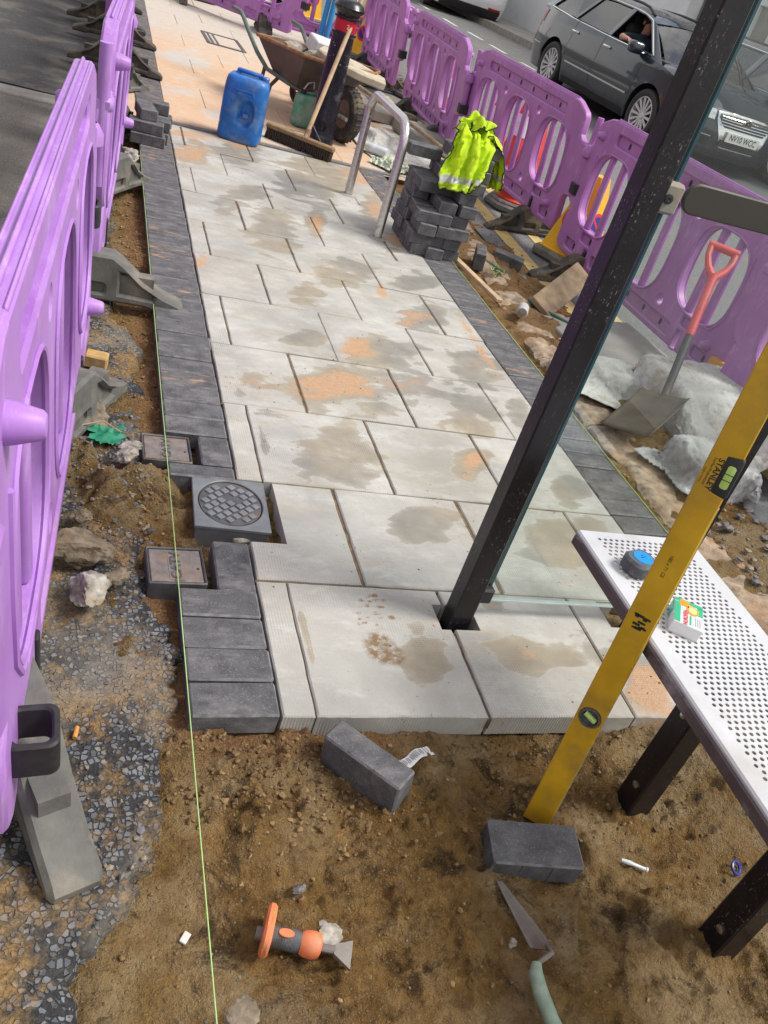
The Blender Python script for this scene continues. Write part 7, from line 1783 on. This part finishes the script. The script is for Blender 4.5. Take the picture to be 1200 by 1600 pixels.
    for xg, za, zb_ in ((1.36, 0.30, 0.95), (2.44, 0.28, 0.98), (3.30, 0.42, 1.0)): patch_side('door_gap', xg * Lx - 0.003, xg * Lx + 0.004, za, zb_, M_trim, 0.002, 2, nz=8)
    for xh in (2.28, 3.22):
        for sg in (1, -1):
            i = int(np.argmin(np.abs(D[:, 0] - xh * Lx))); p = pt(i, 0.86, 0.012, sg); m = MB(); box(m, (xh * Lx, p[1], 0.86), (0.19, 0.028, 0.032), 0.012, seg=2); ob('door_handle', m, M_chrome, car)
    for sg in (1, -1):
        m = MB(); box(m, (1.50 * Lx, sg * 0.965, 0.995), (0.15, 0.21, 0.145), 0.05, seg=3); box(m, (1.47 * Lx, sg * 0.86, 0.955), (0.08, 0.10, 0.03), 0.01); ob('door_mirror', m, paint, car)
    # number plates
    def numplate(txt, mat, rear):
        z_ = 0.475 if not rear else 0.66
        i = iy(0.0, rear); x_ = pt(i, z_, 0.024)[0]
        Mq = T(x_, 0, z_) @ (Rz(-PI / 2) if not rear else Rz(PI / 2)) 
        m = MB(); plate(m, rrect(0, 0, 0.26, 0.0555, 0.008, 2), [], 0.008, 0.002, M=Mq); pl_ = ob('number_plate', m, mat, car)
        text_mesh(txt, 0.098, M_blackink, pl_, Mq @ T(0, -0.0055, 0.0) @ Rx(PI / 2), bold=0.0012, sx=0.84, name='registration')
    if plate_txt: numplate(plate_txt, M_platew, False)
    if rear_txt: numplate(rear_txt, plate_mat, True)
    if driver:
        i = iy(0.0); q = pt(i, 0.655, 0.03); Mq = T(q[0], 0, 0.652) @ Ry(-0.35) @ Rz(-PI / 2)
        m = MB(); tube(m, [(0.058 * math.cos(a), 0, 0.058 * math.sin(a)) for a in np.linspace(0, 2 * PI, 29)[:-1]], 0.007, 8, M=Mq, closed=True)
        for pth in ([(-0.030, 0.045), (-0.001, 0.004)], [(0.030, 0.045), (0.001, 0.004)], [(-0.050, 0.020), (-0.026, -0.046)], [(-0.026, -0.046), (0.0, -0.004)], [(0.0, -0.004), (0.026, -0.046)], [(0.050, 0.020), (0.026, -0.046)]):
            tube(m, [(pth[0][0], -0.002, pth[0][1]), (pth[1][0], -0.002, pth[1][1])], 0.0065, 6, M=Mq)
        em = ob('round_badge', m, M_chrome, car); m = MB(); plate(m, circ(0, 0, 0.056, 28), [], 0.008, 0.001, M=Mq @ T(0, 0.004, 0)); ob('badge_backing', m, M_trim, em)
        m = MB(); tube(m, [(1.55, 0.37 + 0.18 * math.cos(a), 0.93 + 0.18 * math.sin(a)) for a in np.linspace(0, 2 * PI, 25)[:-1]], 0.014, 8, closed=True); box(m, (1.56, 0.37, 0.93), (0.05, 0.32, 0.05), 0.02); ob('steering_wheel', m, M_trim, car)
    return car

CAR_ROT = math.atan2(12.51 - 9.81, 6.06 - 6.23)
cfx = Vector((6.11, 9.55, 0.095)) - (Rz(CAR_ROT) @ Vector((0.96, 0.86, 0)))
M_carpaint = car_paint('dark_blue_grey_metallic', (0.013, 0.022, 0.036), 0.3)
main_car = make_car('dark blue grey estate car driving past with its front window open', M_carpaint, (cfx.x, cfx.y, cfx.z - 0.018), CAR_ROT, 0.0185, 'NV10 WCC', M_platey, None, True)
# driver: one continuous skinned body
def make_person():
    vs = {'hip': (2.32, 0.37, 0.60), 'belly': (2.36, 0.37, 0.78), 'chest': (2.36, 0.38, 0.98), 'neck0': (2.31, 0.385, 1.09), 'neck1': (2.28, 0.39, 1.155), 'head0': (2.255, 0.39, 1.20), 'head1': (2.25, 0.39, 1.30), 'head2': (2.26, 0.39, 1.345),
          'shr': (2.32, 0.56, 1.045), 'elr': (2.13, 0.83, 1.03), 'wrr': (1.99, 0.865, 1.035), 'hnr': (1.91, 0.86, 1.03), 'shl': (2.32, 0.19, 1.045), 'ell': (2.06, 0.16, 0.86), 'wrl': (1.78, 0.28, 0.96), 'hnl': (1.70, 0.30, 0.99), 'knr': (1.88, 0.45, 0.66), 'knl': (1.88, 0.28, 0.66), 'ftr': (1.55, 0.45, 0.40), 'ftl': (1.55, 0.28, 0.40)}
    rad = {'hip': 0.15, 'belly': 0.145, 'chest': 0.16, 'neck0': 0.07, 'neck1': 0.055, 'head0': 0.068, 'head1': 0.088, 'head2': 0.06, 'shr': 0.068, 'elr': 0.046, 'wrr': 0.032, 'hnr': 0.036, 'shl': 0.068, 'ell': 0.046, 'wrl': 0.031, 'hnl': 0.036, 'knr': 0.075, 'knl': 0.075, 'ftr': 0.05, 'ftl': 0.05}
    names = list(vs); E = [('hip', 'belly'), ('belly', 'chest'), ('chest', 'neck0'), ('neck0', 'neck1'), ('neck1', 'head0'), ('head0', 'head1'), ('head1', 'head2'), ('chest', 'shr'), ('shr', 'elr'), ('elr', 'wrr'), ('wrr', 'hnr'), ('chest', 'shl'), ('shl', 'ell'), ('ell', 'wrl'), ('wrl', 'hnl'), ('hip', 'knr'), ('hip', 'knl'), ('knr', 'ftr'), ('knl', 'ftl')]
    pts = [Vector(vs[k]) for k in names]; rd = [rad[k] for k in names]; ed = [(names.index(a), names.index(b)) for a, b in E]
    h = Vector(vs['hnr'])
    for k in range(4):        # fingers curled over the door sill
        q0 = h + Vector((-0.012 - 0.012 * (k % 2), 0.012 * (k - 1.5), 0.004)); n0 = len(pts)
        q0 = h + Vector((-0.03, 0.017 * (k - 1.5), 0.01)); q1 = q0 + Vector((-0.036, 0.004, -0.006)); q2 = q1 + Vector((-0.012, 0.010, -0.026))
        pts += [q0, q1, q2]; rd += [0.0105, 0.0095, 0.008]; ed += [(names.index('hnr'), n0), (n0, n0 + 1), (n0 + 1, n0 + 2)]
    n0 = len(pts); pts += [h + Vector((-0.005, -0.04, 0.0)), h + Vector((-0.035, -0.055, -0.005))]; rd += [0.012, 0.010]; ed += [(names.index('hnr'), n0), (n0, n0 + 1)]
    me = bpy.data.meshes.new('body'); me.from_pydata([tuple(p) for p in pts], ed, [])
    o = bpy.data.objects.new('skeleton_source', me); COL.objects.link(o)
    o.modifiers.new('skin', 'SKIN'); sl_ = me.skin_vertices[0].data if me.skin_vertices else None
    if sl_ is None: return None
    for i, r_ in enumerate(rd): sl_[i].radius = (r_, r_); sl_[i].use_root = (i == 0)
    o.modifiers.new('sub', 'SUBSURF').levels = 2; o.modifiers['sub'].render_levels = 2
    dg = bpy.context.evaluated_depsgraph_get(); out = bpy.data.meshes.new_from_object(o.evaluated_get(dg)); bpy.data.objects.remove(o)
    return out
try:
    tmp_me = bpy.data.meshes.new('probe'); tmp_me.from_pydata([(0, 0, 0)], [], [])
    pm = make_person()
except Exception as e:
    pm = None; print('person failed', e)
if pm is not None:
    pm.name = 'body'; pm.materials.clear(); pm.materials.append(M_shirt); pm.materials.append(M_skin)
    for p_ in pm.polygons:
        c = p_.center; arm = c.y > 0.70 and c.x < 2.12; hand = c.x < 1.95 and c.z > 0.85
        p_.material_index = 1 if (c.z > 1.13 or arm or hand) else 0
        p_.use_smooth = True
    ps = thing('person', 'person in a dark shirt at the wheel, bare arm resting on the open car window', 'person', main_car.location); ps.rotation_euler = main_car.rotation_euler
    bd_p = link('body', pm, ps)
    m = MB(); lathe(m, [(0.0, 0.075), (0.04, 0.07), (0.075, 0.045), (0.094, 0.0), (0.09, -0.04), (0.075, -0.075)], 20, 0, T(2.275, 0.39, 1.315) @ Ry(0.28)); ob('hair', m, M_hair, ps, smooth=60)
    m = MB(); tube(m, [(2.185, 0.39, 1.27), (2.152, 0.39, 1.245), (2.165, 0.39, 1.235)], [0.010, 0.014, 0.010], 8); ob('nose', m, M_skin, ps)
    m = MB()
    for s in (-1, 1): lathe(m, [(0.0, 0.006), (0.010, 0.003), (0.012, -0.004)], 10, 0, T(2.172, 0.39 + s * 0.032, 1.275) @ Ry(-PI / 2))
    ob('eye', m, M_white, ps)
    m = MB(); tube(m, [(2.176, 0.36, 1.21), (2.168, 0.39, 1.208), (2.176, 0.42, 1.21)], 0.006, 6); ob('mouth', m, M_redgrip, ps)
    m = MB()
    for s in (-1, 1): V, F = rock(5, 0.022, 0.010, 0.032, 2, 0.05); m.add(V, F, 0, T(2.27, 0.39 + s * 0.092, 1.265))
    ob('ear', m, M_skin, ps)

# other cars: the rear of a white hatchback up the street, and a car parked at the right edge
M_whitep = car_paint('white_car_paint', (0.70, 0.71, 0.72), 0.0); M_greyp = car_paint('dark_grey_car_paint', (0.03, 0.033, 0.04), 0.4); M_bluep = car_paint('blue_grey_car_paint', (0.10, 0.13, 0.17), 0.5)
WR = math.radians(-97)
def place_rear(px, py, pz, rot, Lx): return Vector((px, py, pz)) - (Rz(rot) @ Vector((4.77 * Lx, 0, 0)))
q = place_rear(7.02, 19.2, 0.30, WR, 0.86)
make_car('white hatchback parked up the street, seen from behind with a yellow plate', M_whitep, q, WR, -0.01, None, M_platey, 'ND21 AUP', scale_len=0.86, roofz=1.02)
q = place_rear(6.35, 25.6, 0.42, math.radians(-97), 0.9)
make_car('dark car parked beyond the white hatchback at the top of the picture', M_greyp, q, math.radians(-97), -0.01, None, M_platey, None, scale_len=0.9)
q = Vector((7.98, 9.02, 0.11)) - (Rz(math.radians(101)) @ Vector((0.96, 0.86, 0)))
make_car('blue grey car at the far kerb, only its front wheel showing at the right edge', M_bluep, q, math.radians(101), 0.01, None, M_platey, None, scale_len=0.9)

# ================================================================== FAR SIDE OF THE STREET
M_render = simple('white_painted_render', (0.72, 0.74, 0.76), 0.85, 0.05, 3, 0.1, dirt=(0.55, 0.55, 0.54), dirt_amt=0.3)
M_brick = simple('dark_brick', (0.15, 0.085, 0.06), 0.9, 0.4, 30, 0.3, dirt=(0.10, 0.09, 0.085), dirt_amt=0.5)
M_cop = simple('terracotta_coping', (0.26, 0.12, 0.08), 0.9, 0.3, 20, 0.3)
M_upvc = simple('white_window_frame', (0.74, 0.76, 0.80), 0.4, 0.04)
M_pane = simple('curtained_glass', (0.23, 0.225, 0.205), 0.12, 0.25, 3, coat=0.5)
M_grey_r = simple('pale_grey_render', (0.44, 0.43, 0.41), 0.9, 0.08, 3, 0.1)
def wall_between(name, a, b, z0, z1, t, mat, label, cat, cop=None):
    d = Vector((b[0] - a[0], b[1] - a[1])); an = math.atan2(d.y, d.x); w = thing(name, label, cat, ((a[0] + b[0]) / 2, (a[1] + b[1]) / 2, z0), (0, 0, an))
    m = MB(); box(m, (0, 0, (z1 - z0) / 2), (d.length, t, z1 - z0), 0.01); ob('wall', m, mat, w)
    if cop: m = MB(); box(m, (0, 0, z1 - z0 + 0.035), (d.length + 0.06, t + 0.10, 0.07), 0.012); ob('coping', m, cop, w)
    return w
wall_between('white_wall', (8.62, 22.0), (9.75, 15.2), 0.3, 3.2, 0.3, M_render, 'tall white rendered wall beyond the far pavement, left of the estate car', 'wall', M_cop)
pr_ = thing('brick_pier', 'narrow dark brick pier at the left end of the white wall', 'pier', (8.52, 22.35, 0.4), (0, 0, math.radians(-81)))
BRK = MB(); box(BRK, (0, 0, 0), (0.21, 0.1, 0.062), 0.004); BRKm = BRK.mesh('brick', [M_brick], 30)
for r in range(28):
    for k in range(2):
        for dd in (0, 1): link('brick', BRKm, pr_, ((-0.11 + 0.22 * k) if r % 2 == 0 else (0.055 - 0.11 * dd * 0 + (k - 0.5) * 0.22 - 0.055), -0.05 + 0.106 * dd, 0.035 + r * 0.075))
m = MB(); box(m, (0, 0, 1.08), (0.42, 0.2, 2.14)); ob('mortar', m, M_conc, pr_)
wall_between('white_wall', (8.3, 23.4), (6.6, 33.0), 0.4, 3.0, 0.3, M_render, 'pale wall continuing up the street behind the white hatchback', 'wall', M_cop)
# terrace house behind the car roof: bay windows with white frames
hs = thing('terrace_house', 'pale rendered terrace house with white framed bay windows behind the estate car', 'house', (12.0, 15.0, 0.2), (0, 0, math.radians(-90)))
# local x runs along -Y (to the right in the picture), local -y faces the road
m = MB(); box(m, (0.0, 2.5, 3.2), (16, 5.0, 6.6), 0.02); ob('wall', m, M_grey_r, hs)
def window(cx, z0, w, h, mull, parent, yoff=-0.06):
    fr = None; m = MB()
    plate(m, rrect(cx, z0 + h / 2, w / 2, h / 2, 0.01, 1), [rrect(cx - w / 2 + (w / mull) * (k + 0.5), z0 + h * 0.36, w / mull / 2 - 0.055, h * 0.36 - 0.06, 0.01, 1) for k in range(mull)] + [rrect(cx - w / 2 + (w / mull) * (k + 0.5), z0 + h * 0.86, w / mull / 2 - 0.055, h * 0.14 - 0.05, 0.01, 1) for k in range(mull)], 0.12, 0.01, yc=yoff)
    fr = ob('window', m, M_upvc, parent); m = MB(); box(m, (cx, yoff + 0.03, z0 + h / 2), (w - 0.06, 0.01, h - 0.06)); ob('pane', m, M_pane, fr)
    m = MB(); box(m, (cx, yoff - 0.07, z0 - 0.03), (w + 0.12, 0.20, 0.07), 0.01); ob('sill', m, M_upvc, fr)
    return fr
window(-3.9, 0.95, 2.2, 1.55, 3, hs); window(-0.6, 0.98, 1.5, 1.6, 2, hs, -0.10); window(1.75, 0.98, 1.7, 1.6, 2, hs, -0.10); window(4.6, 0.98, 1.7, 1.6, 2, hs)
window(-3.9, 3.6, 2.0, 1.5, 3, hs); window(1.0, 3.6, 2.0, 1.5, 3, hs)
m = MB(); box(m, (-6.4, -0.04, 1.2), (0.95, 0.08, 2.1), 0.01); ob('door', m, M_upvc, hs)
m = MB(); V = [(-8.2, -0.4, 6.4), (8.2, -0.4, 6.4), (8.2, 5.4, 6.4), (-8.2, 5.4, 6.4), (-8.2, 2.5, 9.0), (8.2, 2.5, 9.0)]; m.add(V, [(0, 1, 5, 4), (2, 3, 4, 5), (0, 4, 3), (1, 2, 5), (0, 3, 2, 1)]); ob('roof', m, simple('slate_roof', (0.09, 0.09, 0.10), 0.8, 0.25, 6, 0.2), hs)
# garden walls and fence
gw = wall_between('garden_wall', (10.25, 15.6), (10.3, 13.4), 0.28, 0.95, 0.22, M_brick, 'low dirty brick garden wall with terracotta coping behind the car bonnet', 'wall', M_cop)
gp = thing('gate_pier', 'brick gate pier with a terracotta cap seen through the shelter glass', 'pier', (10.2, 12.75, 0.25), (0, 0, 0.05))
for r in range(13):
    for k in range(2):
        link('brick', BRKm, gp, (-0.10 + 0.21 * k, -0.06 if r % 2 else 0.0, 0.04 + r * 0.072)); link('brick', BRKm, gp, (-0.10 + 0.21 * k, 0.1 if r % 2 else 0.11, 0.04 + r * 0.072))
m = MB(); box(m, (0, 0.03, 0.47), (0.40, 0.28, 0.94)); ob('mortar', m, M_conc, gp)
m = MB(); box(m, (0, 0.02, 0.99), (0.56, 0.46, 0.07), 0.015); ob('cap', m, M_cop, gp)
fe = thing('picket_fence', 'weathered wooden slat fence right of the brick gate pier', 'fence', (10.15, 12.4, 0.2), (0, 0, math.radians(-88)))
SL = MB(); box(SL, (0, 0, 0.36), (0.09, 0.022, 0.72), 0.004); SLm = SL.mesh('slat', [M_wood], 30)
for k in range(22): link('slat', SLm, fe, (0.08 + 0.125 * k, -0.02, 0.06), (0, random.gauss(0, 0.01), 0))
m = MB(); box(m, (1.4, 0.005, 0.2), (2.9, 0.03, 0.07)); box(m, (1.4, 0.005, 0.62), (2.9, 0.03, 0.07)); ob('rail', m, M_wood, fe)
bb = thing('bin_bag', 'dark grey covered bin standing behind the garden wall by the gate pier', 'bin', (10.75, 13.35, 0.3))
m = MB(); V, F = rock(91, 0.30, 0.34, 0.62, 3, 0.15); m.add(V, F, 0, T(0, 0, 0.62)); ob('cover', m, simple('dark_cover', (0.03, 0.032, 0.036), 0.6, 0.3, 10, 0.4), bb, smooth=60)
m = MB(); tube(m, [(0.0 + 0.30 * math.cos(a), 0.34 * math.sin(a), 0.2) for a in np.linspace(0, 2 * PI, 19)[:-1]], 0.012, 6, closed=True); ob('tie', m, M_rubber, bb)
# pale things beyond the far barrier
m = MB(); box(m, (0, 0, 0.09), (0.45, 0.22, 0.18), 0.03); tag(ob('kit_case', m, M_recycled, None, (0.72, 11.9, 0.0), (0, 0, 0.2)), 'grey plastic case on the pavement behind the far barrier', 'case')
# unseen row of shops, added on the near side to darken the car's reflections
sp2 = thing('unseen_shop_terrace', 'added brick shop terrace out of view on the near side, for the car reflections', 'building', (-9.5, 8.0, -0.1), (0, 0, math.radians(90)))
m = MB(); box(m, (0, 3.0, 3.4), (44, 6, 6.9), 0.02); ob('wall', m, M_brick, sp2)
for k in range(9):
    m = MB(); box(m, (-20 + 5 * k, -0.05, 1.45), (3.6, 0.12, 2.3), 0.02); w_ = ob('shop_window', m, M_pane, sp2)
    m = MB(); box(m, (-20 + 5 * k, -0.12, 3.0), (4.6, 0.25, 0.6), 0.02); ob('fascia', m, (M_signblue, M_hose, M_upvc, M_cop)[k % 4], sp2)
    for q in (-1.1, 1.1): m = MB(); box(m, (-20 + 5 * k + q, -0.04, 5.3), (1.1, 0.12, 1.7), 0.02); ob('window', m, M_upvc, sp2)
